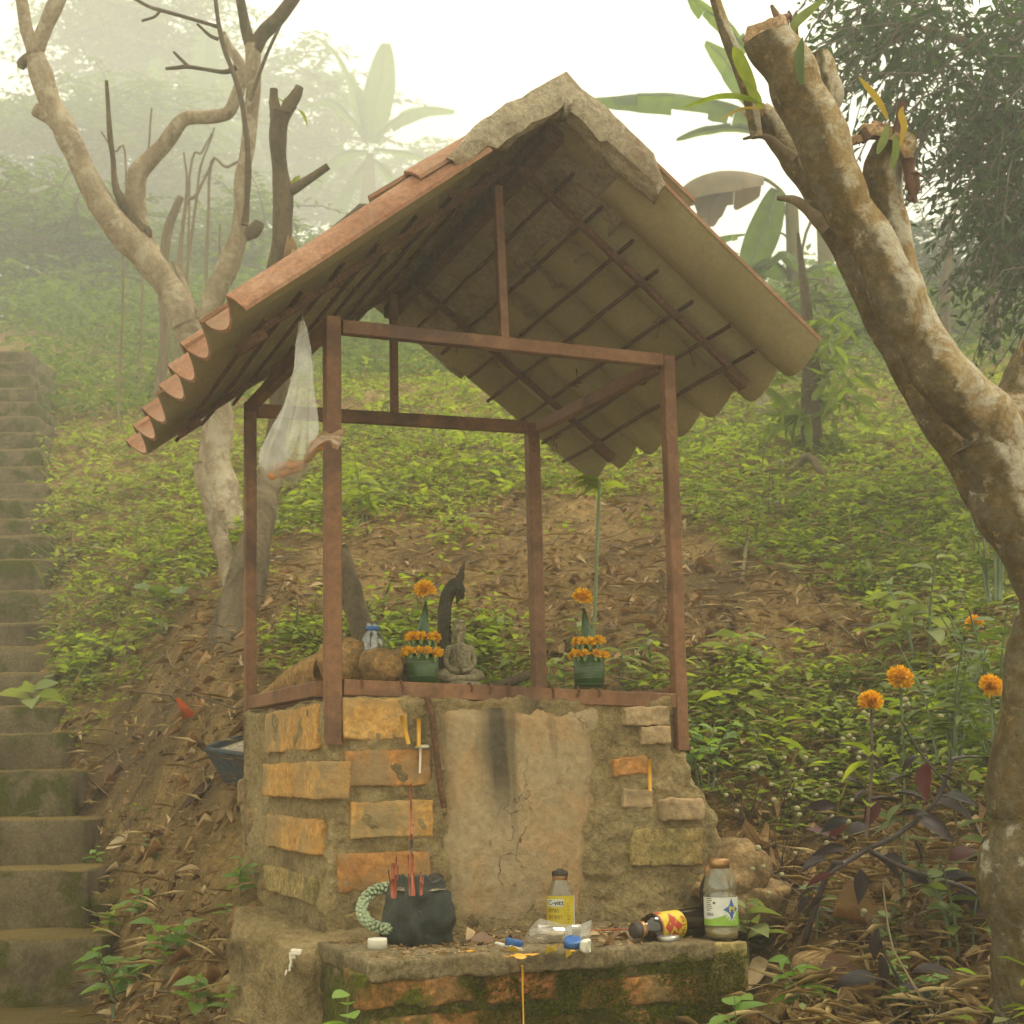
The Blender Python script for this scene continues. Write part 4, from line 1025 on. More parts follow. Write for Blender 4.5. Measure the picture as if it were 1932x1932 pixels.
m = MB(); c = U(847, 1762, 2.72)
for u, v in ((832, 1778), (795, 1730), (742, 1740)):
    p = U(u, v, 2.60); d = b - p; d[2] = 0; d /= np.linalg.norm(d); q = b - d * .060; q[2] = p[2]; m.lathe(q, [(.003, 0), (.0032, .0018), (.0015, .0018)], 10, axis=-d)
m.build('eyelet', MT['brown_stem'], t); tag(bpy.data.objects['eyelet'], kind='stuff')
sticks = [(775, 1478, 778, 1690, 1), (779, 1612, 782, 1690, 0), (770, 1612, 773, 1690, 0), (776, 1560, 777, 1690, 0), (748, 1616, 744, 1695, 0), (744, 1628, 741, 1695, 0), (740, 1628, 739, 1694, 0), (751, 1634, 746, 1694, 0), (733, 1642, 739, 1690, 1), (794, 1644, 793, 1689, 0), (799, 1650, 795, 1689, 0), (785, 1600, 780, 1690, 1)]
wt = ['tallest incense stick in the black pot, reaching up past the brick above', 'short red incense stick stub standing in the black plastic pot']
for i, (u0, v0, u1, v1, br) in enumerate(sticks[:11]):
    d = 2.66 + .012 * (i % 3); a, c = U(u0, v0, d), U(u1, v1, d); m = MB()
    m.tube([c, c + (a - c) * .55], [.0023 if i == 0 else .0015] * 2, 6, m=0)
    if br and i == 0: m.tube([c + (a - c) * .55, a], [.0023, .0018], 6, m=0); m.tube([c + (a - c) * .38, c + (a - c) * .5], [.0029, .0029], 6, m=1)
    else: m.tube([c + (a - c) * .55, a], [.0014, .0013], 6, m=br)
    m.build('incense_stick', [MT['incense'], MT['incense_burnt']], cat='incense stick', label=wt[0 if i == 0 else 1], group=None if i == 0 else 'incense stick stubs in the black pot')
m = MB(); pts = np.array([U(*q) for q in [(762, 1680, 2.86), (738, 1674, 2.85), (710, 1679, 2.83), (690, 1694, 2.80), (682, 1714, 2.78), (688, 1733, 2.76), (704, 1746, 2.75), (728, 1752, 2.73), (750, 1752, 2.72)]])
pp, rr = smooth_path(pts, np.full(9, .0062), 10); m.tube(pp, rr * (.88 + .12 * np.sin(np.arange(len(rr)) * 1.55)), 12, lump=.08, lf=60)
sc_ = thing('succulent', 'looped green scaly succulent stem curling out behind the black incense pot', 'succulent', pts[6]); so = m.build('stem', MT['succulent'], sc_)
m = MB()
for i in range(0, len(pp) - 1, 3):
    T_ = pp[i + 1] - pp[i]; T_ /= np.linalg.norm(T_); x = np.cross(T_, [.2, .1, 1]); x /= np.linalg.norm(x); y = np.cross(T_, x)
    for k in range(6):
        a = k / 6 * 6.283 + (i % 2) * .45; n_ = math.cos(a) * x + math.sin(a) * y; p0 = pp[i] + n_ * .0062
        m.tube([p0 - T_ * .003 - n_ * .001, p0 + n_ * .0015, p0 + n_ * .0052 + T_ * .0035], [.0050, .0056, .0008], 6)
m.build('scale', MT['succulent'], so); tag(bpy.data.objects['scale'], kind='stuff')
m = MB(); p = Uy(822, 1688, -.06); m.tube([p, Uy(822, 1668, -.06), Uy(822, 1662, -.062), Uy(822, 1655, -.065)], [.014, .013, .016, .017], 12, lump=.12, lf=50); m.build('charred_stub', MT['burnt_cap'], cat='candle stub', label='charred black candle stub stuck to the plaster behind the incense pot')

def cap(name, u, v, r, h, mt, label, tilt=(0, 0, 1), cat='bottle cap'):
    p = on_ledge(u, v); ax = np.array(tilt, float); ax /= np.linalg.norm(ax); p = p + np.array([0, 0, r * math.sqrt(max(0, 1 - ax[2] ** 2)) * .95])
    n = 40; a = np.arange(n); m = MB()
    rr = lambda q: q * (1 + .025 * (a % 2))
    axx, x, y = perp(ax)
    G = np.array([[p + axx * hh + (q * (1 + .02 * (k % 2) * (0 < j < 4))) * (math.cos(k / n * 6.283) * x + math.sin(k / n * 6.283) * y) for k in range(n)] for j, (q, hh) in enumerate([(r * .86, .0), (r, .0), (r, h * .85), (r * .95, h), (r * .5, h * 1.01), (.0001, h)])])
    m.grid(G, closed=True); return m.build(name, MT[mt], cat=cat, label=label)
cap('bottle_cap', 712, 1793, .0175, .021, 'white_plastic', 'white ribbed bottle cap beside the black incense pot')
cap('bottle_cap', 969, 1790, .0165, .013, 'blue_plastic', 'blue bottle cap touching the white candle stick on the ledge', (.25, .0, .97))
cap('bottle_cap', 1081, 1791, .0165, .013, 'blue_plastic', 'blue bottle cap below the crumpled bag next to the white shell', (-.1, -.35, .93))
cap('bottle_cap', 1261, 1777, .0205, .011, 'silver', 'silver metal bottle cap in front of the lying brown bottle')
m = MB(); a, c = on_ledge(936, 1784) + np.array([0, 0, .004]), on_ledge(987, 1799) + np.array([0, 0, .004]); m.tube([a, (a + c) / 2, c], [.0032, .0038, .0044], 8, lump=.06, lf=60); m.build('candle_stick', MT['wax_white'], cat='candle', label='thin white candle stick lying flat on the ledge by a blue cap')
m = MB(); p = on_ledge(1105, 1795) + np.array([0, 0, .010])
m.rbox(p, (.021, .018, .026), (6, 6, 6), .0085, .0022, 60, 4); m.tube([p + np.array([.004, -.010, .008]), p + np.array([.001, -.011, -.002]), p + np.array([.004, -.009, -.01])], [.003, .004, .002], 7)
m.build('snail_shell', MT['white_plastic'], cat='shell', label='small white snail shell right of the front blue bottle cap')

# crumpled clear bag
b = on_ledge(1042, 1788); t = thing('crumpled_bag', 'crumpled clear plastic bag with a scrap of paper inside lying before the yellow-label bottle', 'plastic bag', b)
m = MB(); G = []
for i, (u, v, w) in enumerate([(994, 1772, 4), (1002, 1765, 20), (1020, 1764, 27), (1045, 1765, 27), (1065, 1764, 22), (1078, 1760, 17), (1092, 1756, 13), (1104, 1752, 14), (1116, 1749, 16)]):
    c = U(u, v, 2.72 + .0 * i); r = w / F * 2.72; a = np.arange(22) / 22 * 6.283; G.append(c + (np.cos(a) * r)[:, None] * np.array([0, 0, 1.0]) + (np.sin(a) * r * (1.0 if i < 6 else .35))[:, None] * FW)
G = np.array(G); G = G + (vec3n(G.reshape(-1, 3), 34, 5, 2) * .0055).reshape(G.shape); G[..., 2] = np.maximum(G[..., 2], ZL + .001)
m.grid(G, closed=True); m.build('bag', MT['bag'], t, smooth=False)
m = MB(); Pq = np.array([[U(1018, 1752, 2.72), U(1040, 1757, 2.71), U(1068, 1752, 2.72)], [U(1030, 1763, 2.70), U(1045, 1764, 2.695), U(1062, 1763, 2.70)], [U(1036, 1774, 2.71), U(1048, 1780, 2.71), U(1060, 1772, 2.72)]]); m.grid(Pq); m.grid(Pq[::-1] + np.array([0, .004, 0])); m.build('paper_scrap', MT['paper'], t)

# clear bottle with a yellow label
b = on_ledge(1058, 1752) + np.array([0, .0, 0]); H = float(Uy(1057, 1648, b[1])[2] - ZL); r = .0285
t = thing('vitamin_bottle', 'small clear glass bottle with yellow label and burnt dark cap behind the crumpled bag', 'bottle', b)
m = MB(); m.lathe(b, [(0, .003), (r * .9, 0), (r, .004), (r, H - .052), (r * .97, H - .044), (r * .80, H - .030), (r * .58, H - .018), (r * .52, H - .012), (r * .54, H - .009), (r * .52, H - .004)], 32); m.build('bottle_body', MT['glass'], t)
m = MB(); m.lathe(b, [(r * .55, H - .012), (r * .57, H - .010), (r * .56, H - .004)], 24); m.build('cap_ring', MT['gold_cap'], t)
m = MB(); m.lathe(b, [(r * .52, H - .004), (r * .60, H - .003), (r * .60, H + .003), (r * .5, H + .006), (r * .3, H + .006), (r * .2, H + .010), (0, H + .011)], 24, wob=.001); m.build('cap', MT['burnt_cap'], t)
cyl = Cyl(b, (0, 0, 1), r, 0).face_cam(.0)
m = MB(); cyl.patch(m, -r * 1.35, r * 1.15, .006, .066); m.build('label', MT['yellow_print'], t)
m = MB(); cyl.patch(m, r * 1.17, r * 1.5, .006, .066, .0003); m.build('label_edge', MT['white_print'], t)
m = MB(); cyl.patch(m, -.030, .007, .0455, .0600, .0007); m.build('label_panel', MT['white_print'], t)
m = MB(); lettering(cyl, m, 'C-vitt', .0145, -.0105, .0526, bold=.00035, lift=.0010); m.build('lettering', MT['black_ink'], t)
m = MB()
for (x0, x1, y) in ((-.026, -.003, .037), (-.026, -.001, .024)):
    x = x0; k = 0
    while x < x1:
        w = .0022 + .0014 * ((k * 7) % 3); cyl.patch(m, x, x + .0008, y - .003, y + .004, .0008, 2); cyl.patch(m, x, x + w, y + .0028, y + .004, .0008, 3); cyl.patch(m, x + w - .0008, x + w, y - .003, y + .003, .00085, 2); x += w + .0014; k += 1
for k in range(7): cyl.patch(m, .014 + .0 * k, .0165 + .006 * ((k * 5) % 3) / 3, .014 + k * .006, .0155 + k * .006, .0008, 3)
m.build('label_print', MT['brown_ink'], t); tag(bpy.data.objects['label_print'], kind='stuff')

# brown bottle lying down
p0, p1 = on_ledge(1197, 1779) + np.array([0, .0, .018]), on_ledge(1334, 1764) + np.array([.0, .055, .026]); p1 = Uy(1338, 1735, p0[1] + .07); p0[2] = ZL + .022; p1[2] = ZL + .0265
ax = (p1 - p0); L = np.linalg.norm(ax); ax /= L; r = .0262
t = thing('brown_bottle', 'brown glass energy drink bottle lying on its side with a red and yellow label', 'bottle', (p0 + p1) / 2 - np.array([0, 0, r]))
m = MB(); m.lathe(p0, [(0, .004), (r * .46, .004), (r * .5, .006), (r * .52, .024), (r * .6, .029), (r * .85, .036), (r * .98, .046), (r, .056), (r, L - .004), (r * .93, L), (0, L - .002)], 32, axis=ax); m.build('bottle_body', MT['brown_glass'], t)
m = MB(); m.lathe(p0, [(0, -.002), (r * .50, -.002), (r * .56, .0), (r * .56, .012), (r * .52, .0125)], 26, axis=ax); m.build('cap', MT['burnt_cap'], t)
m = MB(); m.lathe(p0, [(r * .53, .0125), (r * .59, .014), (r * .59, .022), (r * .53, .024)], 26, axis=ax); m.build('cap_ring', MT['gold_cap'], t)
cyl = Cyl(p0, ax, r, 0).face_cam(.12)
m = MB(); cyl.patch(m, -r * 1.9, r * 1.9, .050, .116, .0004, 26); m.build('label', MT['yellow_print'], t)
m = MB()
def star(cx, cy0, R0, R1, n, sq=1.): return [(cx + (R0 if k % 2 == 0 else R1) * math.cos(k * math.pi / n), cy0 + sq * (R0 if k % 2 == 0 else R1) * math.sin(k * math.pi / n)) for k in range(2 * n)]
cyl.poly(m, star(0, .080, .030, .017, 4, .82), .0007); cyl.poly(m, star(.002, .081, .024, .014, 7, .8), .00075)
cyl.patch(m, -r * 1.8, -.030, .052, .066, .0006, 6); cyl.patch(m, .027, r * 1.8, .054, .072, .0006, 6); cyl.patch(m, -.034, .034, .0505, .0540, .0006, 12)
lettering(cyl, m, 'M-150', .0135, .0, .1085, rot=math.pi, bold=.0004, lift=.001)
m.build('label_emblem', MT['red_print'], t)
m = MB(); lettering(cyl, m, 'M', .030, .001, .080, rot=-math.pi / 2 + .15, bold=.0011, lift=.0013, sx=1.0); m.build('lettering', MT['yellow_print'], t)

# upright sports drink bottle and the brown one behind it
b = on_ledge(1362, 1769); H = float(Uy(1362, 1622, b[1])[2] - ZL); r = .0315
t = thing('sports_bottle', 'upright clear drink bottle with white and green label and rusty cap at the ledge corner', 'bottle', b)
m = MB(); m.lathe(b, [(0, .003), (r * .92, 0), (r, .005), (r, .016), (r * .96, .019), (r, .022), (r, H * .52), (r * .97, H * .55), (r * .90, H * .575), (r * .97, H * .61), (r * .98, H * .68), (r * .92, H * .76), (r * .76, H * .85), (r * .56, H * .91), (r * .5, H * .93), (r * .5, H - .008)], 34); m.build('bottle_body', MT['glass'], t)
m = MB(); m.lathe(b, [(r * .5, H - .016), (r * .62, H - .015), (r * .62, H), (r * .55, H + .002), (0, H + .0025)], 28); m.build('cap', MT['gold_cap'], t)
m = MB(); m.lathe(b, [(0, .004), (r * .93, .004), (r * .95, .016), (0, .017)], 28); m.build('liquid', MT['liquid'], t)
cyl = Cyl(b, (0, 0, 1), r, 0).face_cam(.0)
m = MB(); cyl.patch(m, -r * 1.5, r * 1.5, .026, H * .53, .0005, 22); m.build('label', MT['white_print'], t)
m = MB(); xs = np.linspace(-r * 1.48, r * 1.48, 18); G = np.array([cyl(np.stack([xs, np.full(18, .0245)], 1), .0008), cyl(np.stack([xs, .036 + .014 * np.clip((xs + .02) / .05, 0, 1)], 1), .0008)]); m.grid(G[::-1]); m.build('label_band', MT['green_print'], t)
ex, ey = .0205, .054
m = MB(); cyl.poly(m, [(ex + .0125 * math.cos(a), ey + .0165 * math.sin(a)) for a in np.linspace(0, 6.283, 25)[:-1]], .0010); m.build('emblem_disc', MT['white_plastic'], t)
m = MB(); cyl.poly(m, star(ex, ey, .0165, .0075, 4, 1.25), .0013); cyl.poly(m, [(ex + .0095 * math.cos(a), ey + .0095 * math.sin(a)) for a in np.linspace(0, 6.283, 17)[:-1]], .00135); m.build('emblem_star', MT['blue_plastic'], t)
m = MB(); lettering(cyl, m, 'M', .0165, ex + .001, ey, bold=.0008, lift=.0017); m.build('lettering', MT['yellow_print'], t)
m = MB()
for k, ch in enumerate('SPORT'):
    a = -2.35 + k * .40; lettering(cyl, m, ch, .0062, ex + .0145 * math.cos(a), ey + .0195 * math.sin(a), rot=a + 1.57, lift=.0014, bold=.0003)
m.build('lettering', MT['white_plastic'], t)
m = MB()
for k in range(9): cyl.patch(m, -.030, -.030 + .010 + .004 * ((k * 3) % 4) / 3, .052 + k * .0035, .0532 + k * .0035, .0008, 4)
for k in range(11): cyl.patch(m, -.029 + k * .0014, -.029 + k * .0014 + .0004 + .0004 * (k % 3 == 0), .042, .0478, .0008, 2)
cyl.poly(m, [(-.016, .066), (-.0125, .0685), (-.009, .066), (-.0125, .0635)], .0009); m.build('label_print', MT['black_ink'], t); tag(bpy.data.objects['label_print.001'], kind='stuff')
b2 = Uy(1345, 1740, b[1] + .055); b2[2] = ZL; r2 = .024; H2 = float(Uy(1340, 1634, b2[1])[2] - ZL)
t = thing('brown_bottle', 'upright brown glass bottle half hidden behind the clear sports drink bottle', 'bottle', b2)
m = MB(); m.lathe(b2, [(0, .002), (r2, 0), (r2, H2 * .62), (r2 * .95, H2 * .7), (r2 * .6, H2 * .84), (r2 * .5, H2 * .9), (r2 * .5, H2 - .01)], 26); m.build('bottle_body', MT['brown_glass'], t)
m = MB(); m.lathe(b2, [(r2 * .5, H2 - .02), (r2 * .6, H2 - .019), (r2 * .6, H2), (0, H2 + .001)], 24); m.build('cap', MT['gold_cap'], t)

# candles stuck to the bricks, wax, sticks
def stick(name, a, c, r, mt, label, cat, n=9): m = MB(); m.tube([a, a + (c - a) * .5, c], r, n); return m.build(name, MT[mt], cat=cat, label=label)
stick('candle', Uy(771, 1403, -.045), Uy(757, 1350, -.055), .0043, 'candle', 'yellow candle leaning left on the brick below the top left corner', 'candle')
stick('candle', Uy(790, 1409, -.045), Uy(790, 1356, -.045), .0045, 'candle', 'upright yellow candle with white wax running down the brick below it', 'candle')
stick('candle', Uy(1226, 1492, -.045), Uy(1226, 1433, -.045), .0042, 'candle', 'single yellow candle on the right half of the brick pedestal', 'candle')
m = MB(); m.tube([Uy(1226, 1434, -.045), Uy(1225.5, 1428, -.045)], [.0008, .0006], 4); m.build('wick', MT['black_ink'], bpy.data.objects['candle.002'])
m = MB(); m.tube([Uy(793, 1411, -.037), Uy(793, 1430, -.0375), Uy(792, 1459, -.0372)], [.003, .0026, .0022], 7); m.rbox(Uy(797, 1409, -.034), (.026, .012, .006), (5, 3, 3), .003, .002, 60, 3); m.build('wax_drip', MT['wax_white'], ped)
pz = on_ledge(985, 1805); m = MB()
m.lathe(pz + np.array([0, .01, -.001]), [(.012, 0), (.008, .0018), (0, .0022)], 14, wob=.004, seed=5)
for k, (du, dv, w) in enumerate([(-14, 1, .018), (12, 0, .02), (26, -2, .008), (-95, -8, .02), (-75, -5, .014), (70, -8, .016), (95, -9, .012), (-30, 2, .007)]): m.rbox(on_ledge(985 + du, 1803 + dv) + np.array([0, 0, .0005]), (w, .010, .002), (5, 4, 1), .0009, .002, 60, k)
m.build('wax_puddle', MT['candle'], ledge)
m = MB(); m.tube([Uy(985, 1822, YL - .028), Uy(986, 1838, YL - .026), Uy(986, 1870, YL - .019), Uy(987, 1900, YL - .020), Uy(988, 1945, YL - .020)], [.0026, .0017, .0021, .0013, .0015], 7); m.build('wax_drip', MT['candle'], ledge)
stick('incense_stick', on_ledge(1112, 1760) + np.array([0, 0, .004]), on_ledge(1186, 1757) + np.array([0, 0, .004]), .0018, 'incense', 'red incense stick lying flat on the ledge among leaf scraps', 'incense stick', 6)
stick('incense_stick', on_ledge(1103, 1752) + np.array([0, .02, .002]), Uy(1131, 1695, -.06), .0022, 'twig', 'bare brown stick leaning on the wall right of the yellow-label bottle', 'stick', 6)
rg = np.random.default_rng(77)
scr = [(930, 1776, .055, 'dry_brown'), (960, 1778, .04, 'dry_brown'), (905, 1770, .05, 'dry_leaf'), (880, 1778, .035, 'dry_brown'), (1130, 1768, .045, 'dry_leaf'), (1160, 1775, .04, 'dry_brown'), (1185, 1768, .035, 'dry_leaf'), (1290, 1760, .06, 'dry_brown'), (1190, 1748, .016, 'yellow_leaf'), (1150, 1748, .016, 'yellow_leaf'), (1242, 1778, .015, 'yellow_leaf'), (1140, 1785, .05, 'dry_leaf'), (1005, 1770, .03, 'dry_leaf'), (955, 1800, .03, 'yellow_leaf'), (1050, 1802, .03, 'yellow_leaf'), (1080, 1802, .025, 'yellow_leaf'), (730, 1775, .03, 'dry_leaf')]
for i, (u, v, L, mt) in enumerate(scr):
    p = on_ledge(u, v) + np.array([0, 0, .003 + .002 * (i % 3)]); D = rand_dirs(1, rg, -.1, .25); N = np.array([[rg.normal(0, .3), rg.normal(0, .3), 1.0]])
    V, Fq = bulk(T_M, p[None], D, N, L, L * .55, curl=np.array([rg.uniform(-.3, .9)])); m = MB(); m.add(V, Fq)
    g = ('yellow' if mt == 'yellow_leaf' else 'brown')
    m.build('leaf_scrap', MT[mt], cat='leaf', label='small dry %s leaf scrap lying on the offering ledge' % g, group='%s leaf scraps on the ledge' % g)
m = MB(); n = 1500; P = np.stack([rg.uniform(xl + .02, xr - .02, n), rg.uniform(-.45, -.03, n), np.full(n, ZL + .001)], 1); m_ = rand_dirs(n, rg, -.1, .3)
V, Fq = bulk(T_S, P, m_, rand_dirs(n, rg), rg.uniform(.004, .018, n), rg.uniform(.002, .008, n)); m.add(V, f3=Fq); tag(m.build('ledge_litter', MT['dry_leaf']), kind='stuff')
# white paint splash on the footing
m = MB()
for (u, v, w, h) in ((559, 1796, .020, .012), (553, 1802, .012, .014), (550, 1815, .005, .02), (546, 1826, .005, .012), (541, 1833, .004, .008)):
    p = U(u, v, 2.4)
    for _ in range(1): m.rbox(U(u, v, 2.715), (w, .02, h), (4, 3, 4), .003, .003, 60, int(u), MS)
m.build('paint_splash', MT['wax_white'], bpy.data.objects['footing'])

# --- rusty blue barrow tray behind the left rear post
bc = U(465, 1450, 3.98); t = thing('rusty_barrow', 'rusty blue metal barrow tray filled with dried cement behind the left post', 'barrow', bc - np.array([0, 0, .1]))
A = np.array([U(384, 1413, 3.92), U(480, 1380, 4.25), U(560, 1392, 4.15), U(470, 1425, 3.80)]); Bq = np.array([U(446, 1512, 3.95), U(492, 1500, 4.12), U(530, 1505, 4.07), U(486, 1520, 3.88)])
m = MB(); k = 10
def ring4(Q): return np.concatenate([Q[i] + (Q[(i + 1) % 4] - Q[i]) * np.linspace(0, 1, k, endpoint=False)[:, None] for i in range(4)])
ra, rb_ = ring4(A), ring4(Bq); G = np.array([ra + (rb_ - ra) * q for q in np.linspace(0, 1, 8)]); cin = A.mean(0); G2 = G + (cin - G) * .03
m.grid(np.concatenate([G[::-1], G2]), closed=True); m.grid(np.stack([rb_, np.repeat(Bq.mean(0)[None], 40, 0)])); m.build('tray', MT['barrow'], t)
m = MB(); rr = np.vstack([ra, ra[:1]]); m.tube(rr, .007, 8, cap=False); m.build('rim', MT['barrow'], t)
m = MB(); Gf = np.array([[A.mean(0) + (ra[i] - A.mean(0)) * q * .95 - np.array([0, 0, .012 - .02 * (1 - q)]) for i in range(40)] for q in (1, .7, .4, .1)]); m.grid(Gf[::-1], closed=True); m.build('cement_fill', MT['cement'], t)
m = MB(); m.tube([U(386, 1412, 3.92), U(379, 1405, 3.91), U(372, 1402, 3.90)], [.010, .009, .006], 7); m.build('handle', MT['rust'], t)
# ------------------------------------------------------------------ trees
def limb(m, pts, d, n=12, sub=5, lump=.10, lf=9, seed=0, dd=None, knots=0):
    P, R_ = [], []
    for i, q in enumerate(pts):
        dep = q[3] if len(q) > 3 else d
        P.append(U(q[0], q[1], dep)); R_.append(q[2] / 2 / F * dep)
    P = np.array(P); R_ = np.array(R_)
    if sub > 1 and len(P) > 2:
        Pq, Rq = smooth_path(P, R_, sub); Pq = Pq + vec3n(Pq, 5.5 / max(d, 1) * 5, seed + 3, 2) * (Rq * .28)[:, None]; Rq = Rq * (1 + .10 * fbm(Pq, 9, 2, seed + 7))
        m.tube(Pq, Rq, n, lump=lump, lf=lf, seed=seed)
    else: m.tube(P, R_, n, sub=sub, lump=lump, lf=lf, seed=seed)
    return P, R_
def branch(tree, pts, d, mat, name='branch', **k):
    m = MB(); limb(m, pts, d, **k); return m.build(name, MT[mat], tree)
def collar(m, P, r, ax, seed, n=16):
    """a ragged cut end: torn bark round a hollow of wood"""
    ax, x, y = perp(ax); rg = np.random.default_rng(seed); a = np.arange(n) / n * 6.283; j = rg.uniform(.0, .5, n) * r
    ring = lambda q, h: P + ax * np.asarray(h)[:, None] + (np.cos(a) * q)[:, None] * x + (np.sin(a) * q)[:, None] * y
    m.grid(np.array([ring(r * 1.02, -r * .6 + 0 * j), ring(r * 1.1, j * .6), ring(r * .88, j), ring(r * .7, -r * .12 + 0 * j), ring(r * .35, -r * .02 + 0 * j), ring(r * .01, -r * .05 + 0 * j)]), closed=True)

# forked pruned tree on the left
D1 = 6.3
t1 = thing('forked_tree', 'pale forked bare tree with lopped limbs rising behind the left end of the roof', 'tree', ground_at(440, 1165, 4, 8))
branch(t1, [(452, 1190, 92, 5.9), (440, 1110, 74, 6.0), (428, 1000, 68, 6.1), (416, 860, 64, 6.25), (402, 745, 62), (380, 655, 62), (360, 610, 60)], D1, 'bark_pale', 'trunk', n=18, lump=.09)
branch(t1, [(385, 670, 50), (366, 630, 56), (339, 576, 54), (291, 501, 55), (244, 444, 60), (190, 379, 47), (146, 298, 45), (115, 234, 44), (90, 186, 40), (76, 135, 41), (68, 100, 36)], D1, 'bark_pale', n=14, knots=2)
branch(t1, [(72, 115, 30), (62, 85, 27), (51, 51, 24), (41, 0, 21), (36, -30, 20)], D1, 'bark_pale')
branch(t1, [(68, 110, 30), (76, 85, 30), (88, 55, 29), (105, 12, 29), (118, -20, 28)], D1, 'bark_pale')
branch(t1, [(120, 245, 38), (96, 222, 33), (72, 208, 29), (67, 205, 27)], D1, 'bark_pale')
branch(t1, [(74, 118, 30), (56, 112, 24), (44, 116, 20), (38, 128, 14)], D1, 'bark_dark', lump=.3, lf=30)
branch(t1, [(268, 440, 30), (252, 412, 26), (230, 376, 22), (218, 350, 14), (213, 300, 11), (207, 254, 10), (203, 200, 9), (200, 152, 7)], D1, 'bark_dark', n=9)
branch(t1, [(285, 480, 40), (262, 420, 38), (257, 366, 35), (261, 325, 37), (282, 300, 34), (305, 274, 31), (339, 230, 29), (360, 221, 27), (389, 220, 27), (427, 217, 27), (442, 193, 25), (452, 160, 24), (454, 135, 24), (447, 112, 20), (434, 90, 17), (420, 62, 12)], D1 + .15, 'bark_pale', n=11)
branch(t1, [(378, 660, 50), (392, 600, 47), (404, 565, 44), (433, 501, 42), (448, 455, 40), (454, 433, 37), (456, 385, 31), (455, 339, 28), (470, 271, 27), (474, 190, 29), (477, 105, 31), (478, 85, 30)], D1, 'bark_pale', n=14)
branch(t1, [(476, 95, 24), (466, 60, 20), (455, 0, 18), (449, -30, 17)], D1, 'bark_dark')
branch(t1, [(478, 100, 28), (495, 68, 27), (525, 33, 26), (556, -4, 22), (575, -30, 20)], D1, 'bark_dark')
branch(t1, [(462, 425, 16), (466, 380, 12), (468, 290, 11), (461, 225, 10), (454, 186, 10), (437, 130, 9), (423, 91, 9), (412, 40, 9), (406, -10, 8)], D1 - .12, 'bark_dark', n=8)
branch(t1, [(472, 190, 8), (500, 110, 7), (530, 45, 6), (548, 10, 5)], D1 - .1, 'bark_dark', n=6)
branch(t1, [(412, 50, 9), (395, 45, 8), (350, 32, 8), (305, 20, 8), (280, 12, 7), (245, -8, 6)], D1 - .1, 'bark_dark', n=7)
branch(t1, [(303, 20, 7), (292, 32, 6), (268, 40, 6)], D1 - .1, 'bark_dark', n=6)
branch(t1, [(412, 74, 7), (395, 66, 6), (372, 45, 5)], D1 - .1, 'bark_dark', n=6)
branch(t1, [(445, 128, 12), (425, 136, 10), (390, 131, 8), (355, 126, 8), (335, 128, 7), (313, 130, 6)], D1 - .05, 'bark_dark', n=7)
branch(t1, [(358, 127, 7), (342, 112, 6), (328, 98, 5)], D1 - .05, 'bark_dark', n=6)
branch(t1, [(460, 440, 30), (476, 438, 27), (488, 428, 24), (492, 420, 20)], D1, 'bark_dark', lump=.25, lf=25)
branch(t1, [(270, 430, 20), (280, 440, 18), (276, 455, 12)], D1, 'bark_dark', lump=.25, lf=25)
branch(t1, [(356, 560, 14), (340, 520, 11), (326, 495, 8)], D1, 'bark_pale', n=7)

# thin bare shoots behind it
for i, (pts, d) in enumerate([([(330, 640, 10), (335, 480, 8), (348, 360, 7), (345, 290, 4)], 10.50), ([(350, 600, 8), (360, 450, 7), (372, 330, 6), (402, 240, 4)], 10.88), ([(352, 420, 8), (378, 365, 8), (413, 297, 6)], 10.25), ([(395, 333, 7), (430, 312, 7), (470, 290, 5)], 10.25), ([(305, 620, 26), (315, 450, 24), (335, 385, 20), (345, 365, 16)], 9.25), ([(276, 340, 5), (283, 270, 5), (286, 205, 4)], 11.00), ([(240, 320, 5), (215, 285, 5), (190, 250, 4)], 9.38), ([(420, 640, 7), (418, 500, 6), (412, 420, 4)], 11.25), ([(360, 330, 6), (380, 285, 5), (398, 250, 3)], 10.75)]):
    m = MB(); p0 = U(pts[0][0], pts[0][1], d); g = gz(p0[0], p0[1])[0]
    P = np.array([np.array([p0[0], p0[1], g - .05])] + [U(q[0], q[1], d) for q in pts]); R_ = np.array([pts[0][2] * 1.1] + [q[2] for q in pts]) * .85 / 2 / F * d; Pq, Rq = smooth_path(P, R_, 5); Pq = Pq + vec3n(Pq, 1.6, i, 2) * (.035 * np.clip(np.arange(len(Pq)) / 5, 0, 1))[:, None]; m.tube(Pq, Rq, 6)
    m.build('bare_sapling', MT['twig'], cat='sapling', label='bare thin sapling standing in the mist behind the pale forked tree', group='bare saplings behind the forked tree')

# pruned stem with a black hollow base, and its lopped side branches
D2 = 5.6
t2 = thing('pruned_tree', 'pruned dark tree stub with a hollow blackened base behind the left rear post', 'tree', ground_at(460, 1165, 4, 8))
branch(t2, [(446, 1290, 130, 4.85), (452, 1190, 104, 4.97), (462, 1130, 86, 5.05), (470, 1085, 74, 5.1), (486, 1020, 58, 5.2), (500, 960, 52, 5.3), (514, 880, 48), (522, 780, 44), (522, 640, 42), (520, 560, 41), (528, 470, 38), (537, 373, 35), (532, 320, 31), (528, 271, 29), (529, 235, 32), (532, 212, 34)], D2, 'bark_dark', 'trunk', n=16, lump=.13, lf=8)
branch(t2, [(526, 222, 28), (518, 200, 22), (516, 184, 17), (516, 168, 14)], D2, 'bark_dark', lump=.2, lf=30)
branch(t2, [(534, 222, 26), (545, 198, 22), (556, 182, 21), (565, 163, 17)], D2, 'bark_dark', lump=.2, lf=30)
branch(t2, [(536, 222, 22), (548, 208, 14), (558, 200, 6)], D2, 'bark_dark', lump=.2, lf=30)
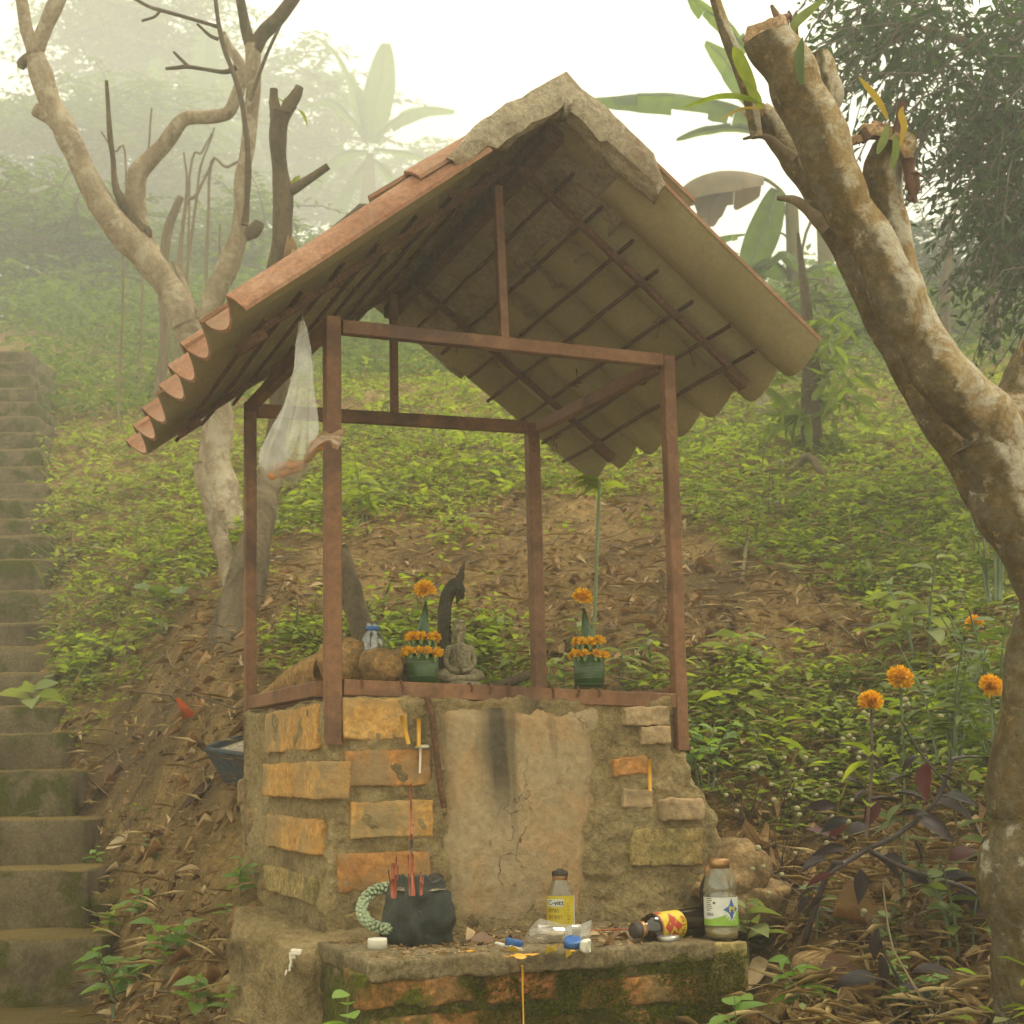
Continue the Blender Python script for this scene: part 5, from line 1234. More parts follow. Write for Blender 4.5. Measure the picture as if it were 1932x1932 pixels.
branch(t2, [(538, 362, 26), (556, 356, 20), (585, 338, 16), (620, 314, 14)], D2, 'bark_dark')
branch(t2, [(524, 640, 34), (560, 560, 26), (600, 482, 22), (630, 440, 19), (652, 418, 18), (676, 397, 19), (684, 392, 22)], D2 + .1, 'bark_dark')
branch(t2, [(676, 398, 16), (690, 393, 18), (696, 402, 12)], D2 + .1, 'bark_dark', lump=.25, lf=30)
m = MB(); m.tube([U(444, 1230, 4.86), U(450, 1130, 4.93), U(460, 1075, 5.0)], [.065, .055, .012], 10, lump=.2, lf=16); m.build('hollow', MT['bark_dark'], t2)
m = MB(); P = np.array([U(545, 440, D2 - .02), U(552, 470, D2 - .02)]); V, Fq = bulk(T_L, P, np.array([[.1, 0, -1], [.25, .1, -1.]]), np.array([[1., -1, .2], [.6, -1, 0]]), .14, .09); m.add(V, Fq); m.build('dead_leaf', MT['dry_leaf'], t2)
for p_, d_ in ((U(540, 205, D2), [-.4, .2, 1]), (U(560, 206, D2), [.8, .1, -.6]), (U(545, 350, D2), [.6, 0, .5])):
    m = MB(); V, Fq = bulk(T_L, p_[None], np.array([d_]), np.array([[1., -1, .2]]), .075, .03); m.add(V, Fq); m.build('new_leaf', MT['herb_bright'], t2)
t3 = thing('dead_stump', 'slim pale forked stump with a cut top in front of the forked tree base', 'tree stump', ground_at(450, 1150, 4, 7))
branch(t3, [(470, 1230, 56, 5.05), (460, 1165, 50, 5.15), (446, 1110, 44, 5.2), (430, 1060, 38, 5.25), (410, 1000, 33), (393, 945, 28), (380, 905, 24), (373, 872, 21)], 5.3, 'bark_pale', 'trunk', n=12)
branch(t3, [(420, 1010, 26), (416, 985, 22), (414, 965, 16)], 5.3, 'bark_pale')
lg = MB(); limb(lg, [(640, 1040, 38, 4.5), (662, 1110, 42, 4.42), (684, 1180, 44, 4.35), (702, 1245, 46, 4.3)], 4.4, n=14, sub=6, lump=.10); o = lg.build('leaning_log', MT['bark_dark'], cat='log', label='dark mossy log leaning to the left behind the front left steel post')

# the big limbed tree at the right edge, close to the camera
t4 = thing('lopped_tree', 'large pale barked tree leaning in from the right edge with a sawn mossy limb', 'tree', ground_at(1900, 1930, 2, 4))
branch(t4, [(1990, 2140, 250, 2.55), (1960, 1980, 205, 2.53), (1957, 1840, 196, 2.52), (1960, 1700, 192, 2.52), (1968, 1600, 174, 2.52), (1972, 1500, 172, 2.52), (1982, 1330, 168, 2.53), (1990, 1200, 152, 2.54), (1976, 1090, 138, 2.54), (1942, 985, 142, 2.54), (1900, 905, 130, 2.54), (1858, 830, 110, 2.54)], 2.54, 'bark_front', 'trunk', n=24, sub=7, lump=.07, lf=10)
branch(t4, [(1912, 885, 112, 2.54), (1856, 800, 112, 2.53), (1800, 730, 108), (1742, 644, 104), (1664, 508, 96), (1612, 410, 97), (1564, 310, 101), (1517, 205, 99), (1490, 150, 96), (1462, 92, 92), (1450, 66, 90)], 2.5, 'bark_front', n=20, sub=7, lump=.06, lf=12)
m = MB(); P = U(1444, 60, 2.5); ax = U(1444, 60, 2.46) - U(1490, 150, 2.5); collar(m, P, .037, ax, 3, 20); m.build('cut_end', MT['wood_cut'], t4)
branch(t4, [(1960, 1090, 100, 2.58), (1915, 1000, 100, 2.62), (1848, 909, 84, 2.64), (1815, 855, 72, 2.65), (1763, 790, 66, 2.66), (1717, 712, 62), (1684, 644, 58), (1616, 508, 54), (1580, 440, 52), (1545, 380, 53), (1500, 305, 58), (1456, 240, 50), (1430, 212, 40)], 2.68, 'bark_front', n=14, sub=6, lump=.08, lf=14)
m = MB(); collar(m, U(1424, 208, 2.67), .019, U(1424, 208, 2.64) - U(1478, 292, 2.68), 5); m.build('cut_end', MT['wood_cut'], t4)
branch(t4, [(1428, 262, 24), (1416, 200, 27), (1398, 140, 28), (1379, 85, 26), (1359, 25, 23), (1345, -20, 21)], 2.66, 'bark_front', n=10)
branch(t4, [(1560, 430, 34), (1520, 392, 22), (1494, 378, 16), (1466, 374, 9)], 2.66, 'twig', n=8, lump=.2, lf=40)
branch(t4, [(1500, 300, 26), (1450, 262, 14), (1425, 258, 9), (1402, 263, 4)], 2.66, 'twig', n=7, lump=.2, lf=40)
branch(t4, [(1522, 245, 60), (1558, 190, 66), (1553, 150, 60), (1550, 120, 50), (1545, 100, 34)], 2.58, 'bark_front', n=12, lump=.12)
branch(t4, [(1712, 575, 60), (1690, 480, 70), (1672, 400, 74), (1660, 350, 78), (1665, 310, 84), (1688, 270, 84), (1700, 250, 66)], 2.58, 'bark_front', n=14, lump=.10, lf=16)
branch(t4, [(1945, 1000, 110, 2.56), (1915, 900, 125, 2.58), (1920, 800, 120, 2.62), (1945, 720, 96, 2.64), (1990, 600, 84, 2.66), (2040, 470, 70, 2.7)], 2.6, 'bark_front', n=16, sub=6, lump=.09, lf=12)
m = MB()
for i, (u, v, du, dv, r) in enumerate([(1622, 258, -.3, -.9, .017), (1648, 245, .1, -1, .022), (1662, 236, .35, -.9, .016), (1697, 262, .5, -.8, .020), (1718, 318, .95, -.2, .018), (1708, 282, .9, -.5, .02), (1722, 345, .8, .5, .014)]):
    ax = RT * du - np.array([0, 0, dv]) - FW * .25; collar(m, U(u, v, 2.54), r, ax, i + 20, 10)
m.build('cut_stub', MT['wood_cut'], t4)
m = MB()
for i, pts in enumerate([[(1722, 330, 26), (1726, 365, 16), (1712, 378, 9)], [(1712, 300, 24), (1718, 350, 20), (1728, 383, 10)], [(1715, 322, 12), (1733, 328, 8), (1746, 336, 4)], [(1690, 255, 16), (1700, 205, 15), (1704, 190, 18)], [(1640, 262, 26), (1625, 245, 22)], [(1482, 70, 18), (1465, 35, 18), (1455, 10, 7)], [(1488, 80, 16), (1480, 40, 20), (1492, 28, 8)], [(1505, 85, 10), (1500, 50, 12), (1488, 20, 5)]]):
    limb(m, pts, 2.53, n=7, sub=4, lump=.3, lf=50, seed=i)
tag(m.build('torn_bark', MT['dry_brown'], t4), kind='stuff')
def strap(t, pts, w, d, mat, name='leaf', fold=.25):
    """a strap-shaped leaf along a path of surveyed points"""
    P = np.array([U(q[0], q[1], q[2] if len(q) > 2 else d) for q in pts]); Pp, _ = smooth_path(P, np.zeros(len(P)), 5); k = len(Pp)
    T_ = np.gradient(Pp, axis=0); T_ /= np.linalg.norm(T_, axis=1)[:, None]; view = (Pp - CAM) / np.linalg.norm(Pp - CAM, axis=1)[:, None]
    S_ = np.cross(T_, view); S_ /= np.linalg.norm(S_, axis=1)[:, None]; N_ = np.cross(S_, T_); x = np.linspace(0, 1, k); wd = w / F * d * np.sin(np.pi * np.clip(x * .93 + .06, 0, 1)) ** .7
    G = np.stack([Pp - S_ * wd[:, None] / 2 + N_ * wd[:, None] * fold, Pp, Pp + S_ * wd[:, None] / 2 + N_ * wd[:, None] * fold], 1)
    m = MB(); m.grid(G); return m.build(name, MT[mat], t)
strap(t4, [(1425, 170), (1408, 140), (1392, 105), (1384, 88)], 25, 2.5, 'herb_bright'); strap(t4, [(1436, 205), (1424, 180), (1405, 150)], 18, 2.5, 'herb_bright')
strap(t4, [(1440, 198), (1400, 183), (1350, 183), (1285, 205)], 11, 2.5, 'herb_bright'); strap(t4, [(1442, 205), (1400, 205), (1355, 228)], 5, 2.5, 'yellow_leaf')
strap(t4, [(1492, 72), (1500, 45), (1525, 22), (1566, -10)], 18, 2.5, 'herb_grey'); strap(t4, [(1512, 160), (1508, 110), (1514, 70)], 18, 2.44, 'herb_dark')
strap(t4, [(1675, 225), (1660, 195), (1640, 168), (1620, 145)], 13, 2.5, 'yellow_leaf'); strap(t4, [(1698, 275), (1706, 240), (1700, 215), (1704, 200)], 13, 2.5, 'yellow_leaf')
strap(t4, [(1682, 320), (1690, 285), (1688, 250)], 14, 2.48, 'herb_dark'); strap(t4, [(1655, 290), (1668, 262), (1676, 235)], 16, 2.48, 'herb_grey')

# crowns made of loose leaves on drooping sprays
def sprays(starts, rng, length, nleaf, L, W, droop=.6, outward=None, pinn=True, flatn=.5, spread=.35):
    Ps, Ds, Ns, Ls, tw = [], [], [], [], []
    for i, p in enumerate(starts):
        d = rand_dirs(1, rng, -.3, .5)[0] if outward is None else outward + rng.normal(0, spread, 3); d = d / np.linalg.norm(d); ln = length * rng.uniform(.6, 1.3)
        k = int(nleaf * rng.uniform(.7, 1.3)); x = (np.arange(k) + .5) / k
        pts = p + d * (x * ln)[:, None] + np.array([0, 0, -1.0]) * (droop * ln * x * x)[:, None]
        T_ = d + np.array([0, 0, -2 * droop]) * x[:, None]; side = np.cross(T_, [0, 0, 1.0]); side /= np.linalg.norm(side, axis=1)[:, None] + 1e-9
        sg = np.where(np.arange(k) % 2 == 0, 1, -1)[:, None]
        D = (T_ * .55 + side * sg * .9) if pinn else (T_ * .6 + rng.normal(0, .7, (k, 3)))
        D = D + rng.normal(0, .2, (k, 3)); N = np.array([0, 0, 1.0]) * flatn + rng.normal(0, .45, (k, 3))
        Ps.append(pts); Ds.append(D); Ns.append(N); Ls.append(np.full(k, 1.0) * rng.uniform(.7, 1.25, k) * (1 - .35 * x)); tw.append((p, pts[k // 2], pts[-1]))
    return np.concatenate(Ps), np.concatenate(Ds), np.concatenate(Ns), np.concatenate(Ls), tw
def crown(tree, starts, rng, length, nleaf, L, W, mat, name='crown', twigs=True, template=T_S, **k):
    P, D, N, S_, tw = sprays(starts, rng, length, nleaf, L, W, **k)
    V, Fq = bulk(template, P, D, N, L * S_, W * S_); m = MB(); m.add(V, f3=Fq if Fq.shape[1] == 3 else None, f4=Fq if Fq.shape[1] == 4 else None)
    tag(m.build(name, MT[mat], tree), kind='stuff')
    if twigs:
        m = MB()
        for a, b, c in tw: m.tube([a, b, c], [L * .07, L * .05, L * .02], 4, cap=False)
        tag(m.build('twig', MT['brown_stem'], tree), kind='stuff')
def in_poly(poly, n, rng):
    poly = np.array(poly, float); lo, hi = poly.min(0), poly.max(0); out = []
    while len(out) < n:
        p = rng.uniform(lo, hi); c = False; j = len(poly) - 1
        for i in range(len(poly)):
            if (poly[i][1] > p[1]) != (poly[j][1] > p[1]) and p[0] < (poly[j][0] - poly[i][0]) * (p[1] - poly[i][1]) / (poly[j][1] - poly[i][1]) + poly[i][0]: c = not c
            j = i
        if c: out.append(p)
    return np.array(out)
def vol(poly, n, rng, d0, d1): q = in_poly(poly, n, rng); return np.array([U(u, v, rng.uniform(d0, d1)) for u, v in q])

# dark leafy tree, upper right
rg = np.random.default_rng(21)
bt = ground_at(2150, 1000, 3, 9)
t5 = thing('leafy_tree', 'dark leafy tree whose drooping branches fill the upper right corner', 'tree', bt)
m = MB(); top = U(2060, -150, 6.6); m.tube([bt - np.array([0, 0, .1]), bt + (top - bt) * .35 + RT * .1, bt + (top - bt) * .7, top], [.14, .12, .09, .05], 14, sub=5, lump=.08); m.build('trunk', MT['bark_dark'], t5)
for i, (a, b, c) in enumerate([((2090, 300), (1900, 120), (1700, 40)), ((2090, 420), (1950, 260), (1790, 200)), ((2090, 100), (1880, -40), (1660, -60)), ((2100, 560), (1980, 440), (1880, 420))]):
    m = MB(); m.tube([U(*a, 6.5), U(*b, 6.2), U(*c, 6.0)], [.05, .03, .008], 8, sub=5, lump=.1); m.build('limb', MT['bark_dark'], t5)
st_ = np.concatenate([vol([(1600, -60), (2120, -60), (2120, 620), (1900, 500), (1840, 330), (1760, 200), (1690, 120), (1610, 60)], 470, rg, 5.2, 6.8), vol([(1560, 40), (1700, 60), (1790, 250), (1730, 260), (1620, 130)], 40, rg, 5.6, 6.4), vol([(1830, 200), (2100, 200), (2100, 560), (1900, 520)], 160, rg, 5.3, 6.3)])
crown(t5, st_, rg, .34, 16, .070, .026, 'tree_leaf', droop=.55, outward=-RT * .55 + np.array([0, 0, -.15]), pinn=False, flatn=.8, spread=.5)
# hazy dark shrubbery below it
rg = np.random.default_rng(22)
for i, (poly, n, d0, d1, base, lab) in enumerate([([(1690, 420), (2050, 400), (2050, 640), (1760, 640)], 330, 15, 17, (1880, 690, 14), 'hazy dark shrub below the leafy tree at the right edge'),
                                              ([(1640, 560), (1960, 600), (1960, 760), (1660, 740)], 300, 12, 13.5, (1790, 710, 12), 'lower green shrub on the slope behind the lopped tree')]):
    b = ground_at(*base[:2], 5, 16); t = thing('shrub', lab, 'shrub', b); m = MB(); m.tube([b - np.array([0, 0, .1]), b + np.array([0, 0, .5]), b + np.array([.1, 0, 1.0])], [.05, .04, .02], 8, sub=3); m.build('trunk', MT['bark_dark'], t)
    crown(t, vol(poly, n, rg, d0, d1), rg, .7, 16, .14, .056, 'tree_leaf' if i == 0 else 'bush_leaf', droop=.5, outward=-RT * .4 + np.array([0, 0, -.1]), spread=.6)

# feathery trees on the left, and trees further up the misty hill
rg = np.random.default_rng(31)
specs = [('feathery_tree', 'feathery green tree with drooping fronds nearest the left edge', [(-80, 380), (120, 330), (300, 430), (330, 560), (250, 640), (-80, 640)], 640, 20, 25, (110, 640), .23, .08, 1.4, 22),
         ('feathery_tree', 'pale feathery tree rising highest behind the left fork of the bare tree', [(-80, 220), (60, 190), (230, 150), (360, 190), (430, 330), (380, 460), (100, 420), (-80, 420)], 560, 38, 44, (180, 640), .42, .15, 2.6, 22),
         ('feathery_tree', 'misty low bush between the bare forked tree and the pruned stub', [(330, 430), (520, 380), (600, 470), (590, 560), (420, 640), (330, 640)], 320, 22, 26, (440, 640), .24, .085, 1.45, 20),
         ('hill_tree', 'faint tall tree in the mist left of the banana leaves', [(380, 150), (560, 90), (660, 180), (640, 420), (420, 430)], 300, 52, 58, (520, 640), .58, .25, 3.1, 16),
         ('hill_tree', 'faintest broad tree crown in the mist behind the roof ridge', [(640, 330), (800, 280), (930, 330), (900, 520), (640, 560)], 260, 60, 66, (780, 640), .62, .26, 3.4, 16),
         ('hill_tree', 'ghostly tall tree against the pale sky above the left fork', [(120, -40), (330, -60), (420, 60), (360, 180), (140, 170)], 260, 62, 68, (270, 640), .66, .27, 3.7, 16)]
for i, (nm, lab, poly, n, d0, d1, base, L, W, ln, nl) in enumerate(specs):
    dm = (d0 + d1) / 2; p = U(base[0], base[1], dm); b = np.array([p[0], p[1], gz(p[0], p[1])[0]]); t = thing(nm, lab, 'tree', b)
    c = np.array(poly).mean(0); top = U(c[0], c[1], dm); m = MB(); m.tube([b - np.array([0, 0, .2]), b + (top - b) * .5 + RT * .05 * dm / 10, top], [.009 * dm, .007 * dm, .003 * dm], 10, sub=4, lump=.08); m.build('trunk', MT['bark_dark'], t)
    crown(t, vol(poly, n, rg, d0, d1), rg, ln, nl, L, W, 'bush_leaf', droop=.35, flatn=1.3, spread=.3, outward=None)
m = MB(); limb(m, [(285, 700, 52, 64), (280, 400, 46, 64), (275, 100, 42, 64), (272, -80, 38, 64)], 64, n=12, lump=.05); o = m.build('trunk', MT['bark_dark'], bpy.data.objects['hill_tree.002'])

# small trees on the slope right of the roof
for i, (pts, d, lab) in enumerate([([(1538, 905, 44), (1530, 830, 38), (1532, 760, 36), (1528, 690, 32), (1520, 600, 24), (1512, 500, 13), (1506, 440, 5)], 7.0, 'brown slim trunk with leafy creeper on the slope right of the roof'), ([(1437, 835, 32), (1440, 780, 27), (1446, 700, 25), (1450, 560, 22)], 8.2, 'pale slim trunk just left of the creeper-clad one'), ([(1412, 815, 26), (1418, 760, 24), (1424, 660, 22)], 8.9, 'faint slim trunk furthest back below the right eave')]):
    p = U(pts[0][0], pts[0][1], d); t = thing('slope_tree', lab, 'tree', p); branch(t, pts, d, 'bark_pale' if i else 'bark_dark', 'trunk', n=10)
    if i == 0:
        rg = np.random.default_rng(41); st_ = np.concatenate([vol([(1490, 720), (1580, 700), (1590, 830), (1500, 840)], 22, rg, 6.85, 7.1), vol([(1500, 610), (1590, 590), (1610, 700), (1500, 700)], 10, rg, 6.85, 7.1)])
        crown(t, st_, rg, .18, 6, .17, .045, 'herb', droop=.5, pinn=False, flatn=.6, template=T_M, twigs=False)
    else:
        rg = np.random.default_rng(42 + i); crown(t, vol([(1400, 560), (1560, 520), (1640, 620), (1560, 720), (1440, 660)], 40, rg, d - .3, d + .5), rg, .3, 10, .09, .035, 'bush_leaf', droop=.4, twigs=True)

# ------------------------------------------------------------------ banana plants
def banana_leaf(t, pts, w, d, mat='banana', tear=.25, seed=0, up=(0, 0, 1), hang=.35, roll=0.):
    rg = np.random.default_rng(seed)
    P = np.array([U(q[0], q[1], q[2] if len(q) > 2 else d) for q in pts]); Pp, _ = smooth_path(P, np.zeros(len(P)), 9); k = len(Pp)
    T_ = np.gradient(Pp, axis=0); T_ /= np.linalg.norm(T_, axis=1)[:, None]; S_ = np.cross(T_, np.array(up, float)); S_ /= np.linalg.norm(S_, axis=1)[:, None] + 1e-9; N_ = np.cross(S_, T_)
    S_, N_ = S_ * math.cos(roll) + N_ * math.sin(roll), N_ * math.cos(roll) - S_ * math.sin(roll)
    x = np.linspace(0, 1, k); wd = w / F * d * np.clip(np.sin(np.pi * np.clip(x * .9 + .07, 0, 1)), 0, 1) ** .55
    m = MB(); c = 6
    for sg in (-1, 1):
        j = 0
        while j < k - 1:
            e = k - 1
            for q in range(j + 1, k - 1):
                if rg.random() < tear * .35: e = q; break
            dr = rg.uniform(.2, 1.0) * hang
            y = np.linspace(0, 1, c); xs = np.arange(j, e + 1); ws = wd[xs]
            if e < k - 1: ws = ws.copy(); ws[-1] *= .93
            G = Pp[xs][:, None] + S_[xs][:, None] * (sg * y[None, :, None] * ws[:, None, None] / 2) + N_[xs][:, None] * ((.12 * y - dr * y * y)[None, :, None] * ws[:, None, None]) - np.array([0, 0, 1.0]) * (rg.uniform(.1, .7) * (tear > .3) * hang * (y ** 2)[None, :, None] * ws[:, None, None])
            G = G + (fbm(G.reshape(-1, 3), 9 / d * 6, 2, seed) * .006 * d / 6).reshape(G.shape[:2])[..., None] * N_[xs][:, None]
            m.grid(G[::-1] if sg > 0 else G); j = e
    o = m.build('leaf', MT[mat], t); mm = MB(); mm.tube(Pp, (w / F * d) * np.linspace(.045, .012, k), 6); mm.build('midrib', MT['green_stem'] if mat == 'banana' else MT['brown_stem'], o); return o
DB = 11.0
p = U(1500, 700, DB); pb = np.array([p[0], p[1], gz(p[0], p[1])[0]])
bn = thing('banana_plant', 'banana plant with a dead brown drooping leaf right of the roof', 'banana plant', pb)
m = MB(); m.tube([pb - np.array([0, 0, .1]), U(1500, 640, DB), U(1497, 500, DB), U(1494, 400, DB), U(1492, 370, DB)], [.075, .062, .052, .048, .035], 14, sub=5, lump=.05); m.build('pseudostem', MT['banana_stem'], bn)
def petiole(t, pts, w, d): m = MB(); limb(m, [(a, b, w) for a, b in pts], d, n=7, sub=4, lump=.0); m.build('petiole', MT['banana_stem'], t)
banana_leaf(bn, [(1440, 336), (1400, 326), (1350, 326), (1300, 345), (1262, 386)], 74, DB, 'banana_dry', .35, 1, hang=.7)
banana_leaf(bn, [(1375, 340), (1352, 370), (1338, 405), (1340, 428)], 52, DB - .05, 'banana_dry', .2, 2, up=FW * -1, hang=.1); petiole(bn, [(1494, 400), (1478, 366), (1455, 345), (1438, 336)], 7, DB)
banana_leaf(bn, [(1468, 358), (1448, 420), (1424, 480), (1402, 532)], 66, DB - .1, 'banana', .04, 3, up=-FW + RT * .3, hang=.12); petiole(bn, [(1496, 432), (1480, 395), (1468, 360)], 7, DB)
banana_leaf(bn, [(1488, 520), (1455, 490), (1425, 500), (1402, 535)], 64, DB - .05, 'banana', .15, 4, hang=.6); banana_leaf(bn, [(1440, 505), (1475, 475), (1500, 490), (1522, 515)], 55, DB - .15, 'banana', .1, 5, hang=.6)
banana_leaf(bn, [(1505, 520), (1545, 500), (1590, 505), (1630, 530)], 52, DB, 'banana', .2, 6, hang=.5); banana_leaf(bn, [(1405, 442), (1370, 446), (1335, 460), (1312, 478)], 36, DB + .3, 'banana', .1, 7, hang=.4)
banana_leaf(bn, [(1540, 600), (1500, 560), (1460, 575), (1425, 630)], 58, DB - .2, 'banana', .2, 17, hang=.6)
petiole(bn, [(1500, 560), (1520, 440), (1560, 380)], 6, DB); petiole(bn, [(1500, 470), (1475, 440), (1450, 455)], 4, DB)
p = U(1560, 700, 13.0); pb2 = np.array([p[0], p[1], gz(p[0], p[1])[0]])
bn2 = thing('banana_plant', 'taller banana plant behind the lopped limb with torn pale leaves over the sky', 'banana plant', pb2)
m = MB(); m.tube([pb2 - np.array([0, 0, .1]), U(1558, 500, 13.0), U(1545, 330, 13.0), U(1535, 250, 13.0)], [.08, .07, .05, .03], 12, sub=5); m.build('pseudostem', MT['banana_stem'], bn2)
banana_leaf(bn2, [(1450, 228), (1380, 200), (1290, 182), (1200, 180), (1122, 186)], 60, 13, 'banana', .45, 8, hang=.55); banana_leaf(bn2, [(1445, 252), (1390, 240), (1330, 246), (1276, 262)], 54, 13, 'banana', .12, 9, hang=.4)
banana_leaf(bn2, [(1440, 215), (1400, 160), (1365, 110), (1330, 80)], 66, 13, 'banana', .4, 10, hang=.3); banana_leaf(bn2, [(1410, 95), (1370, 50), (1335, 20), (1300, -10)], 70, 9.6, 'banana', .2, 11, hang=.3); banana_leaf(bn2, [(1312, 438), (1296, 432), (1284, 445), (1290, 460)], 26, 9.0, 'yellow_leaf', .1, 18, hang=.4)
petiole(bn2, [(1540, 290), (1500, 250), (1450, 232)], 7, 13.0); petiole(bn2, [(1540, 280), (1490, 262), (1445, 252)], 6, 13.0)
DL = 46.0; p = U(692, 640, DL); pb3 = np.array([p[0], p[1], gz(p[0], p[1])[0]])
bn3 = thing('banana_plant', 'pale banana plant fading in the mist above the left roof slope', 'banana plant', pb3)
m = MB(); m.tube([pb3 - np.array([0, 0, .1]), U(690, 500, DL), U(694, 380, DL), U(698, 290, DL)], [.36, .33, .26, .12], 12, sub=5); m.build('pseudostem', MT['banana_stem'], bn3)
for i, (pts, w) in enumerate([([(700, 270), (708, 210), (718, 150), (728, 82)], 62), ([(705, 262), (750, 225), (800, 206), (858, 208)], 46), ([(705, 280), (750, 286), (800, 300), (842, 335)], 44), ([(695, 270), (660, 220), (620, 190), (580, 200)], 50), ([(695, 285), (650, 290), (610, 320), (585, 370)], 46), ([(690, 265), (670, 180), (640, 110), (600, 70)], 48), ([(700, 295), (735, 330), (760, 380), (770, 440)], 42), ([(695, 300), (660, 350), (640, 400), (632, 450)], 42)]):
    banana_leaf(bn3, pts, w, DL, 'banana', .12, 30 + i, up=(0, 0, 1) if i else -FW, hang=.35)
p = U(340, 640, 48); pb4 = np.array([p[0], p[1], gz(p[0], p[1])[0]])
bn4 = thing('banana_plant', 'ghostly banana plant in the mist among the bare tree branches', 'banana plant', pb4)
m = MB(); m.tube([pb4, U(345, 400, 50), U(350, 260, 50)], [.11, .1, .05], 10, sub=4); m.build('pseudostem', MT['banana_stem'], bn4)
for i, (pts, w) in enumerate([([(350, 250), (320, 180), (300, 140), (298, 108)], 46), ([(352, 250), (390, 190), (430, 160), (480, 160)], 46), ([(352, 250), (372, 170), (385, 110), (388, 60)], 56), ([(352, 250), (420, 230), (470, 250), (500, 300)], 44)]):
    banana_leaf(bn4, pts, w, 50, 'banana', .12, 50 + i, up=(0, 0, 1) if i != 2 else -FW, hang=.35)
# ------------------------------------------------------------------ low plants that can be told apart: stems and leaves as parts
_unit = {}
def unit_leaf(tp, key, mat):
    k = (key, mat)
    if k not in _unit:
        V, Q = tp; me = mesh_np('leaf', V, [Q], True); me.materials.append(MT[mat]); _unit[k] = me
    return _unit[k]
TP = {'S': T_S, 'M': T_M, 'L': T_L, 'N': T_N, 'R': tpl([(0, .1), (.08, .6), (.25, .95), (.45, 1.0), (.65, .85), (.85, .5), (1, .05)], .12, .18)}
def put_leaf(t, p, D, N, L, W, key, mat, name='leaf'):
    D, S_, N_ = frame(np.array([D], float), np.array([N], float))
    o = bpy.data.objects.new(name, unit_leaf(TP[key], key, mat)); COL.objects.link(o); o.parent = t; q = np.array(p) - wloc(t)
    Mx = np.eye(4); Mx[:3, 0] = D[0] * L; Mx[:3, 1] = S_[0] * W; Mx[:3, 2] = N_[0] * L; Mx[:3, 3] = q; o.matrix_basis = Matrix(Mx.tolist()); return o
def plant(name, label, u, v, h, n, L, W, key='M', mat='seedling', stem='green_stem', lean=(0, 0), seed=0, spread=.5, tiers=None, cat='plant', group=None, d=None, z0=None, stems=1, flatn=.8, mats=None):
    rg = np.random.default_rng(seed + 500)
    b = ground_at(u, v) if d is None else U(u, v, d)
    t = thing(name, label, cat, b, group)
    per = max(2, n // stems); k = 0
    for s in range(stems):
        a0 = rg.uniform(0, 6.283); off = (np.array([math.cos(a0), math.sin(a0), 0]) * spread * h * (.5 if stems > 1 else 0))
        base = b + off * .25; top = b + off + RT * lean[0] * h + FW * lean[1] * h + np.array([0, 0, h * rg.uniform(.8, 1.1)]); mid = (base + top) / 2 - off * .15
        m = MB(); m.tube([base - np.array([0, 0, .02]), mid, top], [max(.0016, h * .016), h * .012, h * .006], 6, sub=4); m.build('stem', MT[stem], t)
        for i in range(per):
            x = .22 + .78 * (i + .5) / per; p = base + (mid - base) * min(1, x * 2) + (top - mid) * max(0, x * 2 - 1); a = k * 2.4 + rg.normal(0, .35); k += 1
            D = np.array([math.cos(a), math.sin(a), rg.uniform(-.15, .55)]) ; N = np.array([rg.normal(0, .25), rg.normal(0, .25), flatn])
            sc_ = rg.uniform(.75, 1.2) * (1.1 - .45 * x); put_leaf(t, p, D, N, L * sc_, W * sc_, key, mat if not mats else mats[k % len(mats)])
    return t
plant('leafy_plant', 'largest bright leafy plant beside the bottom concrete step', 228, 1905, 0.144, 34, 0.087, 0.050, 'M', seed=1, stems=4, spread=1.0)
plant('leafy_plant', 'bright green plant uphill of the largest one by the bottom step', 325, 1840, 0.119, 18, 0.073, 0.048, 'M', seed=2, stems=2, spread=.8)
plant('leafy_plant', 'small upright seedling between the leafy plants and the mortar footing', 368, 1925, 0.106, 12, 0.070, 0.042, 'M', seed=3)
plant('leafy_plant', 'young seedling touching the mortar footing at the bottom edge', 447, 1935, 0.094, 8, 0.070, 0.039, 'M', seed=4)
plant('leafy_plant', 'seedling with pale new leaves beside the third lowest step', 205, 1790, 0.106, 14, 0.064, 0.036, 'M', 'herb_bright', seed=5)
plant('leafy_plant', 'darker jagged-leaved herb uphill of the pale seedling', 262, 1750, 0.112, 16, 0.067, 0.042, 'M', seed=6, stems=2)
plant('leafy_plant', 'thin upright weed at the corner of the mossy step', 180, 1655, 0.106, 9, 0.056, 0.028, 'M', seed=7)
plant('leafy_plant', 'low dark green weed on the bare soil in line with the mossy step', 290, 1625, 0.069, 14, 0.048, 0.031, 'M', 'herb_dark', seed=8, stems=2)
plant('leafy_plant', 'small plant with oval leaves at the foot of the left brick wall', 452, 1700, 0.094, 10, 0.059, 0.036, 'R', seed=9)
plant('leafy_plant', 'little sprout in the dirt next to the dead curled leaf', 425, 1735, 0.037, 6, 0.036, 0.022, 'M', seed=10)
plant('broad_leaf_vine', 'vine with four large bluish green leaves hanging over the upper step edge', 62, 1345, .10, 7, .125, .075, 'L', 'herb_grey', seed=11, d=4.9, spread=.9, flatn=.6)
plant('leafy_plant', 'dense bright clump of herbs growing against the stairs', 145, 1285, .16, 40, .065, .035, 'M', 'herb_bright', seed=12, stems=6, spread=1.2)
plant('leafy_plant', 'leafy sprig right of the hollow dark tree base', 510, 1240, .14, 24, .055, .028, 'M', 'herb_bright', seed=13, stems=3, spread=.9)
plant('spiky_plant', 'star-shaped rosette of long narrow pale leaves on the slope', 305, 1205, .07, 13, .13, .026, 'N', 'herb_grey', seed=14, flatn=1.0)
